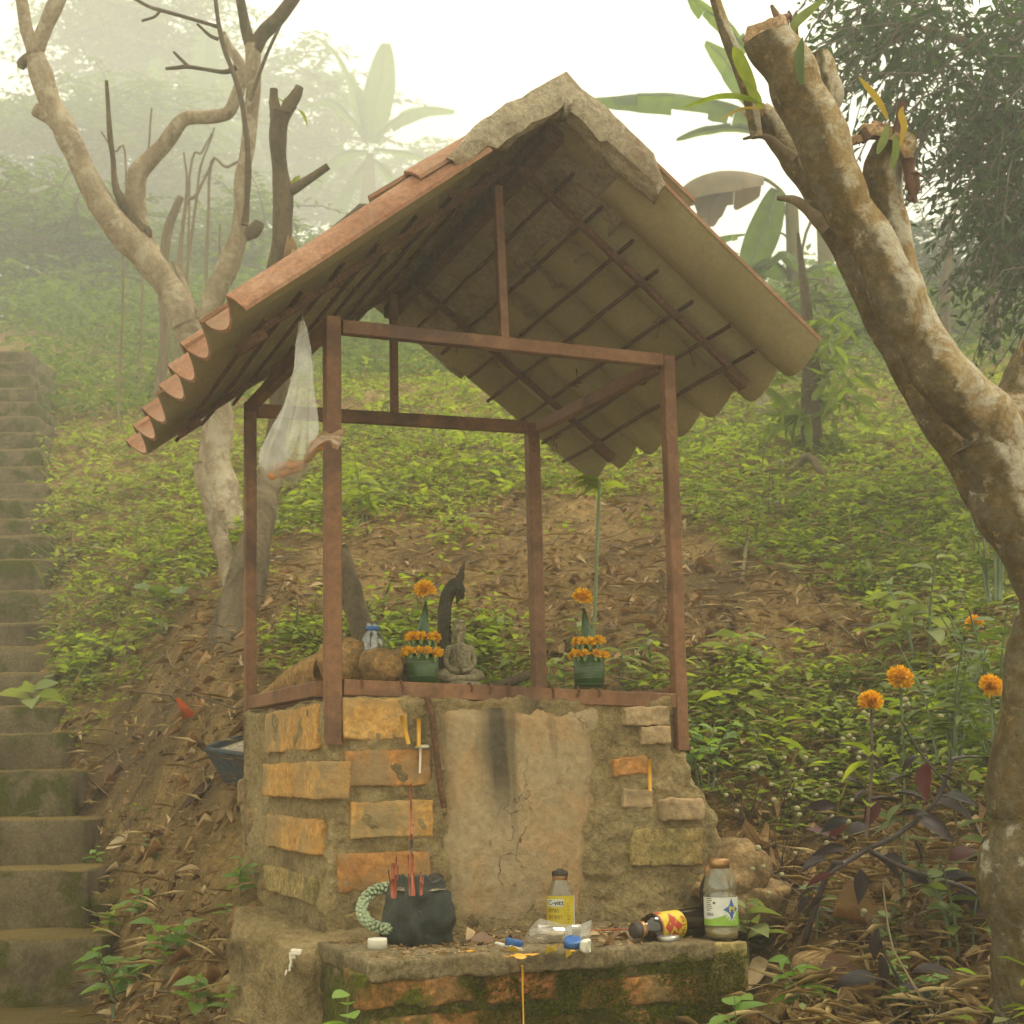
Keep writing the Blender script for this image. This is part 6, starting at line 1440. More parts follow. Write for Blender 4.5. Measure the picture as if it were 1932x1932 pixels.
plant('round_leaf_plant', 'plant with big dark round leaves left of the spiky rosette', 292, 1150, .10, 5, .12, .10, 'R', 'herb_dark', seed=15)
plant('round_leaf_plant', 'single large folded dark leaf plant right of the round leaved one', 345, 1150, .10, 3, .12, .085, 'R', 'herb_dark', seed=16)
plant('round_leaf_plant', 'pale two-leaf sprout on the brown litter above the spiky rosette', 238, 1060, .06, 3, .13, .06, 'L', 'herb_grey', seed=17)
plant('leafy_plant', 'broad grey-green leaves growing right beside the sports bottle', 1412, 1800, .10, 9, .085, .045, 'L', 'herb_grey', seed=18, d=2.85)
plant('leafy_plant', 'leafy plant at the foot of the ledge brick with the hole', 1520, 1925, .11, 16, .075, .030, 'L', seed=19, d=2.62, stems=2)
plant('leafy_plant', 'broad hairy leaves poking up at the bottom edge right of the ledge', 1390, 1990, .10, 8, .075, .05, 'R', seed=20, d=2.42)
plant('leafy_plant', 'single broad leaf plant poking up at the bottom edge before the ledge', 655, 1990, .12, 5, .060, .045, 'R', seed=21, d=2.4)
plant('pinnate_seedling', 'seedling with paired leaflets low on the dark right bank', 1655, 1800, .11, 18, .042, .022, 'R', 'herb_dark', seed=22, stems=3, spread=1.3)
plant('leafy_plant', 'thin herb with narrow leaves under the dark purple shrub', 1535, 1775, .13, 14, .062, .022, 'N', 'herb_dark', seed=23, stems=2)
plant('leafy_plant', 'dense herb clump at the foot of the front right steel post', 1330, 1470, .15, 34, .055, .028, 'M', seed=24, stems=5, spread=1.0, d=3.45)
plant('round_leaf_plant', 'three large pale leaves fanned out on the slope right of the front right post', 1395, 1250, .10, 6, .15, .065, 'L', 'herb_grey', seed=25)
plant('leafy_plant', 'tall grey-leaved plant near the trunk of the lopped tree', 1745, 1250, .30, 22, .12, .050, 'L', 'herb_grey', seed=26, stems=3, spread=.7)
plant('leafy_plant', 'dark leaved clump hugging the lopped tree trunk low down', 1815, 1790, .17, 44, .055, .028, 'M', 'herb_dark', seed=27, stems=6, spread=1.0, d=2.75)
plant('leafy_plant', 'dark leafy clump in the bottom right corner', 1740, 1945, .13, 34, .055, .03, 'M', seed=28, stems=5, spread=1.0, d=2.6)
plant('leafy_plant', 'broad leaved plant just behind the table left of the right marigold cup', 1065, 1310, .13, 9, .12, .045, 'L', 'herb_grey', seed=29, d=4.25)
plant('leafy_plant', 'tuft of thin grey leaves behind the right marigold cup', 1175, 1290, .13, 16, .14, .022, 'N', 'herb_grey', seed=30, d=4.3)
plant('leafy_plant', 'pale sprig rising behind the serpent statue', 945, 1215, .14, 20, .055, .022, 'M', 'herb_bright', seed=31, stems=3)
plant('leafy_plant', 'single broad leaf sprout on the bank above the left marigold cup', 930, 1195, .08, 5, .11, .05, 'L', 'herb_grey', seed=32)
plant('leafy_plant', 'bright leafy weed under the left end of the rear beam', 690, 985, .22, 24, .10, .045, 'L', 'herb_bright', seed=33, stems=3)
plant('leafy_plant', 'low leafy weed on the bank between the rear post and the thin stalk', 1100, 1235, .12, 20, .06, .026, 'M', 'herb_grey', seed=34, stems=3)
plant('leafy_plant', 'feathery dark weed at the right edge above the marigolds', 1870, 1120, .28, 60, .075, .022, 'N', 'herb_dark', seed=35, stems=7, spread=.8, d=4.0)
plant('leafy_plant', 'weed with droopy leaves on the bank right of the thin stalk', 1230, 1270, .14, 18, .075, .026, 'L', 'herb_grey', seed=36, stems=2)
# tall thin hairy stalk
b = ground_at(1112, 1285); t = thing('tall_stalk', 'tall thin pale green stalk standing behind the right marigold cup', 'plant', b); db = float(np.dot(b - CAM, CR @ np.array([0, 0, -1.0])))
m = MB(); limb(m, [(1112, 1290, 7), (1120, 1180, 7), (1126, 1060, 7), (1130, 960, 7), (1132, 905, 5)], db, n=7, sub=4, lump=.05); m.build('stem', MT['pale_stem'], t)
rg = np.random.default_rng(3)
for k in range(6): p = U(1128 + rg.uniform(-4, 6), 1230 - k * 52, db); put_leaf(t, p, [rg.normal(), rg.normal(), .1], [0, 0, 1], .03, .014, 'M', 'herb_bright')
for k in range(12): p = U(1130 + rg.uniform(-6, 6), 925 - k * 2, db); put_leaf(t, p, [rg.normal(), rg.normal(), .2], [0, 0, 1], .085, .03, 'L', 'herb_bright')

# dark purple shrub
b = U(1478, 1690, 2.95); b[2] = gz(b[0], b[1])[0]; t = thing('purple_shrub', 'dark purple-leaved shrub with wet glossy leaves on the right bank', 'shrub', b)
def shoot(pts, d, tree=t, mat='purple_stem'): m = MB(); limb(m, pts, d, n=7, sub=4, lump=.06); m.build('stem', MT[mat], tree)
m = MB(); m.tube([b - np.array([0, 0, .05]), U(1560, 1650, 2.85), U(1592, 1630, 2.82)], [.006, .0055, .0052], 8, sub=3); m.build('stem', MT['purple_stem'], t)
shoot([(1592, 1630, 10), (1640, 1600, 9.5), (1690, 1576, 9), (1740, 1540, 9), (1770, 1505, 8), (1792, 1450, 7), (1796, 1430, 6)], 2.8); shoot([(1796, 1432, 7), (1820, 1428, 5), (1850, 1428, 4)], 2.78)
shoot([(1638, 1602, 9), (1690, 1630, 9), (1760, 1655, 9), (1830, 1680, 9), (1880, 1720, 8)], 2.75); shoot([(1700, 1360, 3), (1740, 1425, 5), (1800, 1500, 5), (1850, 1580, 5), (1870, 1660, 4)], 2.9); shoot([(1590, 1632, 9), (1570, 1645, 8), (1540, 1680, 7)], 2.82)
rg = np.random.default_rng(9)
LV = [(1748, 1438, -.35, .93, .105, .045, 'maroon_leaf'), (1852, 1428, .75, .62, .115, .040, 'purple_leaf'), (1655, 1500, -.35, .9, .095, .038, 'maroon_leaf'), (1640, 1510, .1, 1, .05, .03, 'maroon_leaf'), (1600, 1545, -.9, .25, .08, .032, 'purple_leaf'), (1580, 1520, -1, -.05, .085, .03, 'purple_leaf'), (1600, 1600, -1, .05, .11, .030, 'purple_leaf'), (1580, 1585, -.8, -.6, .09, .028, 'maroon_leaf'), (1560, 1620, -1, .1, .09, .03, 'purple_leaf'),
      (1690, 1540, .9, -.2, .11, .04, 'purple_leaf'), (1700, 1515, -.9, -.35, .11, .035, 'purple_leaf'), (1680, 1500, .9, -.2, .10, .04, 'purple_leaf'), (1730, 1540, .8, .5, .11, .045, 'purple_leaf'), (1760, 1510, .9, .25, .11, .04, 'purple_leaf'), (1780, 1500, 1, .1, .09, .035, 'purple_leaf'), (1720, 1580, .5, .9, .08, .03, 'purple_leaf'), (1720, 1470, -.95, -.3, .09, .03, 'purple_leaf'), (1770, 1460, .9, .45, .08, .028, 'purple_leaf'),
      (1640, 1610, .8, .5, .12, .045, 'purple_leaf'), (1660, 1620, 1, .2, .12, .045, 'purple_leaf'), (1700, 1640, .9, .5, .11, .04, 'purple_leaf'), (1760, 1655, .95, -.2, .12, .05, 'purple_leaf'), (1790, 1625, .8, -.6, .085, .05, 'maroon_leaf'), (1800, 1665, .9, -.3, .10, .05, 'purple_leaf'), (1840, 1690, -.9, .1, .10, .045, 'purple_leaf'), (1820, 1700, .9, .45, .10, .04, 'purple_leaf'), (1600, 1560, -.95, .3, .06, .03, 'maroon_leaf'), (1625, 1640, -.2, .95, .09, .035, 'purple_leaf'),
      (1575, 1650, -.95, .25, .09, .025, 'maroon_leaf'), (1545, 1675, -.95, .2, .07, .02, 'purple_leaf'), (1530, 1690, -.7, .7, .06, .02, 'purple_leaf'), (1560, 1690, -.9, .45, .08, .02, 'purple_leaf'), (1640, 1560, -.9, -.1, .10, .036, 'purple_leaf'), (1850, 1590, .9, -.2, .08, .035, 'purple_leaf'), (1735, 1425, -.8, .4, .07, .026, 'purple_leaf'), (1590, 1470, .8, .1, .08, .025, 'purple_leaf'), (1640, 1490, -.9, .3, .07, .022, 'purple_leaf')]
for (u, v, du, dv, L, W, mt) in LV:
    D = RT * du - np.array([0, 0, dv]) * .9 + FW * rg.normal(-.2, .35); N = np.array([0, 0, 1.0]) * .7 - FW * rg.uniform(.2, .8) + rg.normal(0, .25, 3); put_leaf(t, U(u, v, 2.8 + rg.normal(0, .03)), D, N, L * .70, W * .78, 'L', mt)
b = U(1690, 1850, 2.55); b[2] = gz(b[0], b[1])[0]; t = thing('purple_seedling', 'small low purple-leaved shoot near the bottom right', 'plant', b)
shoot([(1740, 1890, 5), (1700, 1850, 5), (1670, 1800, 4), (1655, 1750, 4)], 2.58, t)
for (u, v, du, dv, L, W) in ((1665, 1850, -.9, -.2, .09, .045), (1700, 1860, .9, .3, .075, .035), (1720, 1835, .95, -.3, .075, .03), (1690, 1880, .4, .9, .06, .03), (1660, 1800, .1, 1, .06, .022), (1655, 1755, -.2, .9, .05, .022), (1740, 1900, .6, .8, .09, .04)):
    put_leaf(t, U(u, v, 2.57), RT * du - np.array([0, 0, dv]) * .8 - FW * .2, np.array([0, 0, 1.0]) - FW * .4, L, W, 'L', 'purple_leaf')

# marigolds
for i, (u, v, r, d, lab, tilt, sd) in enumerate([(1643, 1325, .0245, 2.75, 'lowest marigold standing alone on a tall dark stalk above the purple shrub', (-.1, -.35, 1), (1637, 1335, 1634, 1580)),
                                            (1698, 1280, .0290, 3.05, 'largest marigold in the middle of the group at the right', (.1, -.7, .7), (1700, 1295, 1690, 1440)),
                                            (1869, 1295, .0245, 2.9, 'marigold beside the trunk of the lopped tree', (.25, -.7, .6), (1872, 1310, 1850, 1420)),
                                            (1838, 1177, .0225, 3.4, 'highest marigold half turned away near the right edge', (-.2, .2, .9), (1842, 1190, 1880, 1330))]):
    c = U(u, v, d); base = U(sd[2], sd[3], d); base[2] = min(base[2], gz(base[0], base[1])[0] + .02) if i else base[2]
    t = thing('marigold', 'orange ' + lab, 'flower', base, 'marigolds growing at the right')
    m = MB(); m.tube([base, (base + c) / 2 + RT * .006, c - np.array([0, 0, r * .5])], [.0032, .0029, .0026], 7, sub=5); m.build('stalk', MT['brown_stem' if i == 0 else 'green_stem'], t)
    m = MB(); ax = RT * tilt[0] + FW * tilt[1] + np.array([0, 0, tilt[2]]); ax /= np.linalg.norm(ax); m.tube([c - ax * r * .75, c - ax * r * .35, c - ax * r * .1], [r * .16, r * .34, r * .4], 10); m.build('calyx', MT['calyx'], t)
    m = MB(); head(m, c, r, 380, ax, 60 + i, flat=.85); m.build('flower_head', MT['marigold'], t)
    rg = np.random.default_rng(i)
    for k in range(5 if i == 0 else 16):
        p = base + (c - base) * rg.uniform(.15, .8); a = rg.uniform(0, 6.28); D = np.array([math.cos(a), math.sin(a), rg.uniform(-.3, .5)]); put_leaf(t, p, D, [rg.normal(0, .3), rg.normal(0, .3), 1], rg.uniform(.05, .09), rg.uniform(.018, .028), 'N' if i else 'M', 'herb_dark' if i else 'herb_bright')
for i, (u, v, d, n, h) in enumerate(((1790, 1330, 3.1, 90, .22), (1880, 1260, 3.3, 90, .25), (1900, 1400, 2.95, 70, .2))):
    plant('marigold_bush', ('dark feathery marigold foliage between the flowers', 'dark feathery marigold foliage beneath the highest flower', 'dark feathery marigold foliage touching the lopped trunk')[i], u, v + 90, h, n, .075, .017, 'N', 'herb_dark', seed=70 + i, stems=8, spread=.9, d=d, flatn=.5)

# weed with round white buds
b = ground_at(1500, 1560); t = thing('white_bud_weed', 'sprawling weed dotted with small round white buds right of the pedestal', 'weed', b); rg = np.random.default_rng(14)
buds = [(1301, 1395, 2), (1322, 1451, 4), (1348, 1442, 4), (1305, 1413, 3), (1420, 1450, 6), (1428, 1447, 5), (1460, 1509, 6), (1504, 1525, 6), (1508, 1537, 5), (1490, 1500, 4), (1590, 1395, 5), (1602, 1388, 5), (1550, 1378, 5), (1630, 1345, 5), (1640, 1350, 5), (1672, 1372, 5), (1708, 1320, 6), (1712, 1330, 6), (1765, 1345, 5), (1775, 1352, 6), (1757, 1360, 5), (1620, 1430, 5), (1540, 1452, 4), (1520, 1430, 5), (1512, 1455, 5), (1585, 1460, 6), (1560, 1480, 4), (1610, 1395, 4), (1600, 1550, 6), (1608, 1510, 4), (1690, 1500, 6), (1742, 1408, 6), (1740, 1470, 5), (1800, 1520, 6), (1810, 1555, 6), (1480, 1430, 4), (1430, 1600, 7), (1420, 1640, 5), (1440, 1635, 4), (1475, 1650, 5), (1450, 1685, 5), (1595, 1580, 5), (1560, 1590, 5), (1542, 1570, 5), (1570, 1540, 4), (1595, 1697, 9), (1630, 1720, 7), (1652, 1740, 8), (1628, 1728, 5), (1700, 1826, 6), (1705, 1842, 7), (1730, 1882, 6), (1744, 1938, 6), (1756, 1934, 5), (1850, 1640, 5), (1862, 1700, 6), (1500, 1610, 4), (1390, 1530, 4), (1370, 1500, 4), (1455, 1480, 4), (1600, 1412, 5), (1622, 1420, 4), (1745, 1290, 5), (1540, 1500, 3), (1500, 1470, 4)]
bm_ = MB(); rbv, rbq = rbox_np(np.array([.5, .5, .5]), (1, 1, 1), .49); ume = mesh_np('bud', rbv, [rbq]); ume.materials.append(MT['bud'])
roots = [ground_at(u, v) for u, v in ((1420, 1560), (1500, 1540), (1580, 1560), (1660, 1500), (1480, 1700), (1640, 1800), (1740, 1520), (1340, 1480), (1700, 1430))]
sm_ = MB()
for (u, v, s) in buds:
    d = 3.6 - (v - 1300) / 640 * 1.05 + rg.normal(0, .05); p = U(u, v, d); g = gz(p[0], p[1])[0]
    if p[2] < g + .03:
        p = ground_at(u, v); p = p + (CAM - p) * .03
    o = bpy.data.objects.new('bud', ume); COL.objects.link(o); o.parent = t; r = (s + 2.5) / F * d * 1.35; o.location = Vector(p - b); o.scale = (r, r, r * .92)
    q = min(roots, key=lambda w: np.linalg.norm(w - p)); q = q + rg.normal(0, .03, 3) * np.array([1, 1, 0]); sm_.tube([q, q + (p - q) * .5 + np.array([0, 0, .015]) + rg.normal(0, .012, 3), p], [.0013, .0011, .0008], 4, sub=4, cap=False)
o = sm_.build('stem', MT['brown_stem'], t); tag(o, kind='stuff')

# ------------------------------------------------------------------ noticeable fallen leaves
def fallen(label, u, v, L, W, mat, seed, key='L', curl=.5, d=None, lift=.012, name='fallen_leaf', cat='leaf', up=None):
    rg = np.random.default_rng(seed); p = ground_at(u, v) if d is None else U(u, v, d); p = p + np.array([0, 0, lift]); a = rg.uniform(0, 6.28); D = np.array([math.cos(a), math.sin(a), .05]); n = np.array(up if up else [rg.normal(0, .2), rg.normal(0, .2), 1.0]) - FW * .35
    V, Q = bulk(TP[key], (p - D * L / 2)[None], D[None], n[None], L, W, curl=np.array([curl])); m = MB(); m.add(V, Q); V2 = V + vec3n(V, 30, seed, 1) * .004; m.V[0] = V2; return m.build(name, MT[mat], cat=cat, label=label)
fallen('big pale cream dry leaf on the soil beside the mossy step', 240, 1592, .115, .075, 'dry_pale', 1, 'R', .35, up=[.1, -.3, 1])
fallen('crumpled bright orange-red leaf in the litter left of the left rear post', 362, 1352, .13, .08, 'dry_red', 2, 'R', 1.2)
fallen('long brown curled leaf leaning on the top of the mortar footing', 470, 1745, .13, .05, 'dry_leaf', 3, 'L', .7, lift=.012)
fallen('long dark brown curled leaf at the left flank of the mortar footing', 450, 1880, .13, .04, 'dry_leaf', 4, 'L', .7, lift=.012)
fallen('curled brown leaf on the bare soil right of the upper mossy step', 205, 1492, .13, .09, 'dry_brown', 5, 'R', 1.4)
fallen('pair-shaped brown leaf on the bare soil below the blue barrow', 385, 1502, .12, .04, 'dry_brown', 6, 'L', .8)
fallen('second curled brown leaf below the blue barrow nearer the wall', 440, 1520, .13, .045, 'dry_leaf', 7, 'L', 1.2)
fallen('round grey-brown leaf flat on the soil by the thin weed', 265, 1690, .08, .07, 'dry_leaf', 8, 'R', .2)
fallen('orange-tan leaf at the bottom edge right of the seedlings', 515, 1690, .08, .03, 'dry_leaf', 9, 'L', 1.0)
fallen('pale dry leaf at the bottom edge next to the mortar footing', 470, 1915, .09, .05, 'dry_leaf', 10, 'L', .9)
fallen('tan crumpled leaf beneath the purple shrub right of the boulder', 1480, 1650, .13, .07, 'dry_leaf', 11, 'R', 1.0)
fallen('long rusty leaf beneath the white buds right of the pedestal', 1420, 1598, .15, .06, 'dry_leaf', 12, 'L', .9)
fallen('large grey folded dead leaf hanging low on the right bank', 1630, 1775, .12, .085, 'dry_leaf', 13, 'R', 1.0, lift=.05)
fallen('upright brown dead leaf at the bottom right beside the purple shoot', 1590, 1880, .12, .06, 'dry_brown', 14, 'L', .9, lift=.03)
fallen('rust coloured leaf on the dark soil at the bottom right', 1650, 1830, .09, .055, 'dry_leaf', 15, 'R', .7)
fallen('grey-tan flat leaf behind the ledge brick with the hole', 1440, 1840, .10, .06, 'dry_leaf', 16, 'R', .5)
fallen('hanging tan leaf on the bank left of the thin stalk', 1340, 1080, .15, .07, 'dry_leaf', 17, 'L', 1.0)
fallen('large curled tan leaf on the slope above the left marigold cup', 770, 1130, .13, .05, 'dry_leaf', 18, 'L', .8)
fallen('long straw coloured dead leaf on the slope left of the spiky rosette', 265, 1100, .20, .07, 'dry_leaf', 19, 'L', 1.1)
fallen('white leaf scrap on the grassy slope seen under the rear beam', 700, 765, .34, .10, 'dry_pale', 20, 'L', .5)
fallen('yellow leaf lying on the bottom concrete step', 205, 1911, .05, .028, 'yellow_leaf', 21, 'M', .1, d=3.74, lift=.006)
m = MB(); m.tube([ground_at(1490, 918), ground_at(1500, 905) + np.array([0, 0, .05]), ground_at(1530, 905) + np.array([0, 0, .10]), ground_at(1560, 915) + np.array([0, 0, .01])], [.02, .022, .02, .012], 8, sub=5, lump=.15, lf=20); m.build('arched_root', MT['bark_dark'], cat='root', label='dark arched root on the slope below the creeper-clad trunk')
st_a, st_b = ground_at(1400, 1100), ground_at(1418, 1030); m = MB(); m.tube([st_a, (st_a + st_b) / 2 + np.array([0, 0, .06]), st_b + np.array([0, 0, .05])], [.008, .007, .004], 8, sub=4, lump=.2, lf=20); m.build('dead_branch', MT['twig'], cat='branch', label='short bare dead branch standing on the slope right of the right post')
a, b_ = ground_at(950, 1290) + np.array([0, 0, .03]), U(1010, 1270, 4.2); m = MB(); m.tube([U(880, 1310, 4.1), U(950, 1292, 4.15), U(1010, 1268, 4.2)], [.014, .016, .014], 9, sub=4, lump=.12, lf=15); m.build('fallen_branch', MT['bark_dark'], cat='branch', label='dark fallen branch lying behind the table right of the statue')
for i, (u, v, s, lab, mt) in enumerate([(392, 1172, .07, 'tan rounded stone on the loose soil mound left of the posts', 'tuber'), (200, 1722, .11, 'grey concrete lump wedged beside the third lowest step', 'concrete'), (1545, 1845, .09, 'mossy stone in the soil right of the ledge', 'stone')]):
    m = MB(); p = ground_at(u, v); m.rbox(p + np.array([0, 0, s * .2]), (s, s * .9, s * .7), (7, 7, 7), s * .3, s * .12, 14, i + 70, amp2=s * .03, fr2=50); m.build('stone', MT[mt], cat='stone', label=lab)

# ------------------------------------------------------------------ ground cover nobody could count
def scatter(n, rng, d0=2.35, d1=15.0, a=.54):
    n = int(n * 1.15)
    d = np.exp(rng.uniform(math.log(d0), math.log(d1), n)); s = rng.uniform(-a, a, n) * d
    x, y = sd2w(s, d); return x, y, s, d
def blob(x, y, u, v, r): p = ground_at(u, v); return np.exp(-((x - p[0]) ** 2 + (y - p[1]) ** 2) / (r * r))
def keep_clear(x, y):
    inside = (x > -.10) & (x < .92) & (y > -.52) & (y < .90); inside |= (x > -.30) & (x < .0) & (y > -.45) & (y < .1); s, d = w2sd(x, y)
    ks = (d - 3.75) / .27; inside |= (s < -1.04 - .103 * ks) & (s > -2.8 - .103 * ks) & (d > 3.2)
    return ~inside
rg = np.random.default_rng(99)
def cover_density(x, y):
    P = np.stack([x, y, 0 * x], 1); n_ = fbm(P, 1.3, 3, 51)
    s, d = w2sd(x, y)
    den = .46 + .75 * n_ + .25 * fbm(P, 4.2, 2, 57) + .30 * np.clip((d - 4.8) / 3, -1, 1)
    for (u, v, r, k) in ((1200, 1130, .4, -.35), (1050, 1180, .35, -.3), (960, 1130, .3, -.2), (760, 1180, .3, -.25), (380, 1215, .35, -.8), (300, 1480, .45, -.6), (330, 1640, .4, -.5), (420, 1580, .35, -.55), (300, 1780, .4, -.4), (420, 1850, .3, -.4), (1560, 1880, .35, -.6), (1400, 1180, .5, -.3), (1550, 1150, .6, -.3), (1300, 1000, .6, -.3), (850, 980, .6, -.25), (280, 1330, .3, -.2),
                     (1600, 1420, .5, .25), (1400, 1380, .45, .25), (1750, 1000, .9, .3), (250, 800, 2, .3), (170, 1130, .6, .4), (600, 1000, .7, .3), (1650, 1560, .3, .1), (1430, 1520, .3, .15), (1860, 1700, .25, .5), (1560, 1800, .3, -.7), (1650, 1860, .3, -.7), (1480, 1740, .3, -.6), (1760, 1760, .25, -.3)):
        den = den + k * blob(x, y, u, v, r)
    return den
def herbs(n, mat, L0, L1, per, thr, seed, h=.06, ratio=.52, tpl_=T_S, d1=15, name='ground_herbs', extra=None):
    rng = np.random.default_rng(seed); x, y, s, d = scatter(n, rng, d1=d1); den = cover_density(x, y) + rng.normal(0, .16, len(x))
    if extra is not None: den = den + extra(x, y, s, d)
    n = len(x); den = den[:n]; k = keep_clear(x, y) & (den > thr); x, y, d = x[k], y[k], d[k]; z = gz(x, y)
    cnt = rng.integers(per[0], per[1] + 1, len(x)); idx = np.repeat(np.arange(len(x)), cnt); N = len(idx)
    L = rng.uniform(L0, L1, len(x))[idx] * rng.uniform(.7, 1.2, N); hh = (h * rng.uniform(.3, 1.3, len(x)))[idx]
    a = rng.uniform(0, 6.283, N); rr = rng.uniform(.1, 1.0, N) * L * 1.5
    P = np.stack([x[idx] + np.cos(a) * rr, y[idx] + np.sin(a) * rr, z[idx] + hh * rng.uniform(.25, 1, N)], 1)
    D = np.stack([np.cos(a + rng.normal(0, .5, N)), np.sin(a + rng.normal(0, .5, N)), rng.uniform(-.25, .5, N)], 1); Nn = np.stack([rng.normal(0, .3, N), rng.normal(0, .3, N), np.ones(N)], 1)
    V, Fq = bulk(tpl_, P, D, Nn, L, L * ratio * rng.uniform(.8, 1.2, N)); m = MB()
    m.add(V, f3=Fq if Fq.shape[1] == 3 else None, f4=Fq if Fq.shape[1] == 4 else None)
    o = m.build(name, MT[mat]); tag(o, kind='stuff'); return o
right = lambda x, y, s, d: .35 * np.clip(s / d * 4, -1, 1) - .2 * np.clip(d - 5, 0, 2)
far = lambda x, y, s, d: .35 * np.clip((d - 4.5) / 3, -1, 1)
herbs(17000, 'herb_bright', .018, .040, (6, 12), .34, 1, .06, extra=far)
herbs(11000, 'herb', .018, .042, (6, 12), .42, 2, .06)
herbs(1900, 'herb_dark', .018, .04, (6, 12), .5, 3, .07, extra=right)
herbs(7500, 'herb_grey', .022, .048, (4, 8), .5, 4, .07, .42, T_M, d1=8)
herbs(1300, 'herb_bright', .04, .075, (3, 7), .5, 5, .12, .42, T_M, extra=far)
herbs(800, 'herb', .035, .07, (3, 7), .52, 6, .10, .5, T_M)
# thick undergrowth higher up the misty hill
rng = np.random.default_rng(18); n = 3400; d = rng.uniform(9.5, 22, n); s = rng.uniform(-.75, .7, n) * d; x, y = sd2w(s, d); k = keep_clear(x, y); x, y, d = x[k], y[k], d[k]; z = gz(x, y, False); hh = rng.uniform(.15, .5, len(x)) * np.clip((d - 9) / 5, .4, 2.2)
idx = np.repeat(np.arange(len(x)), 26); N = len(idx); P = np.stack([x[idx] + rng.normal(0, .22, N) * d[idx] / 14, y[idx] + rng.normal(0, .22, N) * d[idx] / 14, z[idx] + hh[idx] * rng.uniform(0, 1, N) ** .7], 1)
L = rng.uniform(.05, .13, N) * d[idx] / 13; V, Fq = bulk(T_S, P, rand_dirs(N, rng, -.4, .6), np.stack([rng.normal(0, .4, N), rng.normal(0, .4, N), np.ones(N)], 1), L, L * .45); m = MB(); m.add(V, f3=Fq); tag(m.build('undergrowth', MT['bush_leaf']), kind='stuff')
# dry leaves, straw, grass
herbs(900, 'herb_bright', .026, .05, (8, 14), .5, 7, .20, .45, T_M, d1=9)
herbs(2200, 'herb_grey', .018, .036, (6, 10), .42, 8, .10, .5, d1=6)
def loose(n, mat, L, ratio, tpl_, seed, bias=0., curl=0., zr=(-.1, .25), d1=13, name='leaf_litter', lift=.012, thr=-9, hi=9, nz=1.0, extra=None):
    rng = np.random.default_rng(seed); x, y, s, d = scatter(n, rng, d1=d1); den = cover_density(x, y) + rng.normal(0, .2, len(x))
    if extra is not None: den = den + extra(x, y, s, d)
    k = keep_clear(x, y) & (den > thr) & (den < hi); x, y, d = x[k], y[k], d[k]; N = len(x); z = gz(x, y); Lx = np.exp(rng.uniform(math.log(L[0]), math.log(L[1]), N))
    P = np.stack([x, y, z + lift * rng.uniform(.1, 1.6, N)], 1); V, Fq = bulk(tpl_, P, rand_dirs(N, rng, *zr), np.stack([rng.normal(0, .45, N), rng.normal(0, .45, N), np.full(N, nz)], 1), Lx, Lx * ratio * rng.uniform(.7, 1.3, N), curl=rng.uniform(-.4, 1.6, N) * curl if curl else None)
    m = MB(); m.add(V, f3=Fq if Fq.shape[1] == 3 else None, f4=Fq if Fq.shape[1] == 4 else None); o = m.build(name, MT[mat]); tag(o, kind='stuff'); return o
loose(13000, 'dry_leaf', (.014, .065), .42, T_M, 11, curl=.9, hi=1.05)
loose(1500, 'dry_brown', (.015, .06), .42, T_M, 12, curl=1.0, hi=.9)
loose(1300, 'dry_leaf', (.025, .065), .5, T_M, 31, curl=.9, d1=5.2, hi=.9)
loose(700, 'dry_brown', (.025, .06), .45, T_M, 32, curl=.9, d1=5.0, hi=.9)
loose(22000, 'dry_leaf', (.006, .026), .6, T_S, 13, name='leaf_fragments', hi=.8, lift=.004)
loose(24000, 'straw', (.03, .14), .015, T_S, 14, zr=(-.15, .35), name='dry_grass', lift=.05, hi=1.7, nz=.3)
loose(4200, 'grass', (.06, .20), .05, T_N, 15, zr=(.1, .95), name='grass', lift=.004, thr=.45, nz=.2)
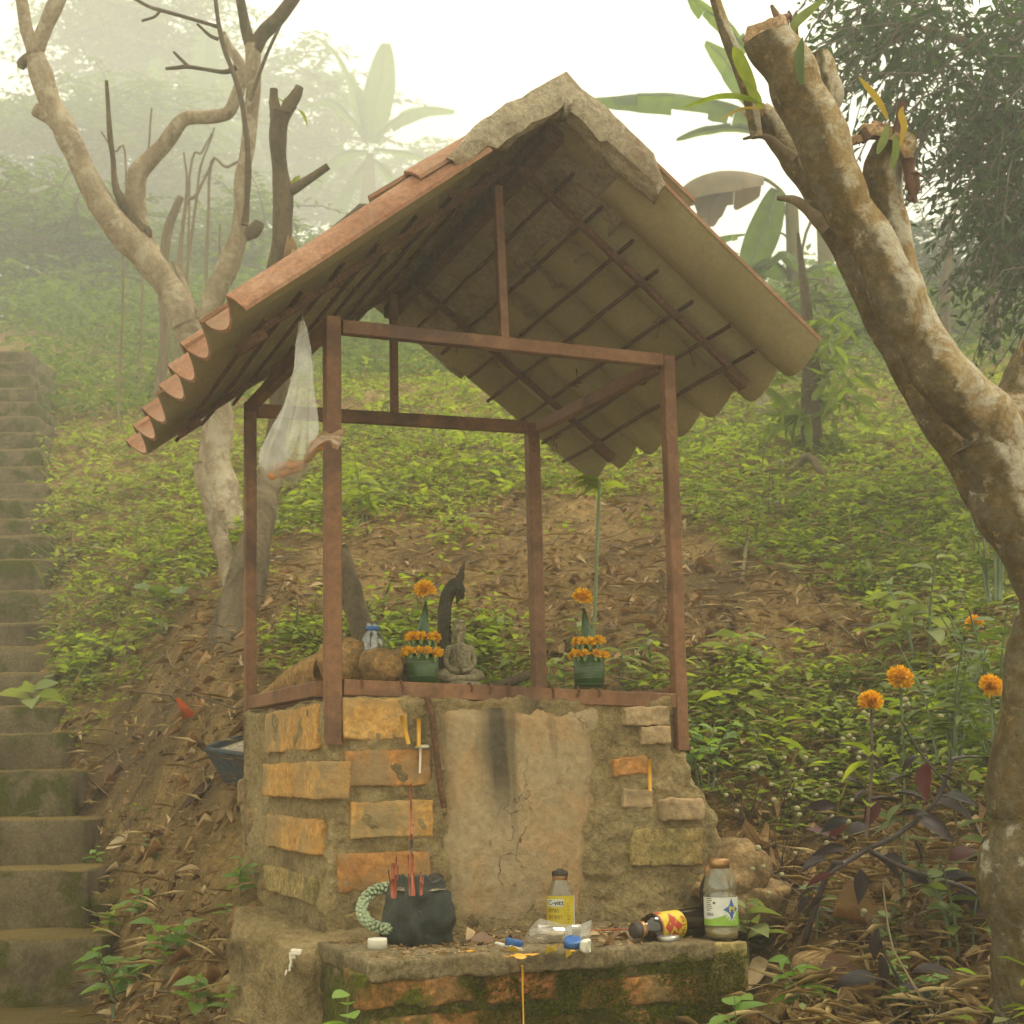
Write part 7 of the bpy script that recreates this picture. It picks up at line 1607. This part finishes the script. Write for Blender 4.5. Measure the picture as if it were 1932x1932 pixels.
# soil crumbs
rng = np.random.default_rng(16); x, y, s, d = scatter(6500, rng, d1=7); k = keep_clear(x, y) & (cover_density(x, y) < .35); x, y = x[k], y[k]; z = gz(x, y); bv, bq = np.array([[.5, 0, 0], [0, .5, 0], [-.5, 0, 0], [0, -.5, 0], [0, 0, .4], [0, 0, -.4]]), np.array([[0, 1, 4], [1, 2, 4], [2, 3, 4], [3, 0, 4], [1, 0, 5], [2, 1, 5], [3, 2, 5], [0, 3, 5]])
key = rng.uniform(.004, .016, len(x)); Vc = np.concatenate([(bv * (1 + vec3n(bv + i, 2, i, 1) * .25)) * q + np.array([a, b_, c]) for i, (q, a, b_, c) in enumerate(zip(key, x, y, z))]); Qc = np.concatenate([bq + i * len(bv) for i in range(len(x))])
m = MB(); m.add(Vc, f3=Qc); tag(m.build('soil_crumbs', MT['soil']), kind='stuff')
# fine roots and twigs
rng = np.random.default_rng(17); x, y, s, d = scatter(900, rng, d1=8); k = keep_clear(x, y) & (cover_density(x, y) < 1.4); m = MB()
for a, b_ in zip(x[k], y[k]):
    p = on_ground(a, b_) + np.array([0, 0, .01]); q = [p]; dr = rand_dirs(1, rng, -.1, .25)[0]; st = rng.uniform(.03, .09)
    for _ in range(4): dr = dr + rng.normal(0, .35, 3); dr /= np.linalg.norm(dr); r_ = q[-1] + dr * st; r_[2] = max(r_[2], gz(r_[0], r_[1])[0] + .004); q.append(r_)
    r0 = rng.uniform(.0012, .004); m.tube(np.array(q), np.linspace(r0, r0 * .4, 5), 4, cap=False)
tag(m.build('twigs', MT['twig']), kind='stuff')
# ------------------------------------------------------------------ mist: one closed box round the camera and everything
_all = [o for o in SC.objects if o.type == 'MESH']
_top = max(max((o.matrix_world @ Vector(c)).z for c in o.bound_box) for o in _all if o.name.split('.')[0] != 'ground')
_gb = [v for v in ground.bound_box]; _lo = min(v[2] for v in _gb); _hi = max(v[2] for v in _gb)
gx0, gx1 = min(v[0] for v in _gb), max(v[0] for v in _gb); gy0, gy1 = min(v[1] for v in _gb), max(v[1] for v in _gb)
m = MB(); hz0 = np.array([gx0 - 1, gy0 - 1, _lo - 1.0]); hz1 = np.array([gx1 + 1, gy1 + 1, max(_top, _hi) + .5])
V, Q = rbox_np((hz1 - hz0) / 2, (1, 1, 1), .01); m.add(V + (hz0 + hz1) / 2, Q)
hm = bpy.data.materials.new('mist'); hm.use_nodes = True; hn = hm.node_tree; hn.nodes.clear()
ho = hn.nodes.new('ShaderNodeOutputMaterial'); hv = hn.nodes.new('ShaderNodeVolumePrincipled')
hv.inputs['Color'].default_value = (.992, .998, .98, 1); hv.inputs['Density'].default_value = HAZE_D; hv.inputs['Anisotropy'].default_value = HAZE_G
hn.links.new(hv.outputs[0], ho.inputs['Volume']); hm.volume_intersection_method if False else None
hz = m.build('haze', hm, smooth=False); tag(hz, kind='stuff')
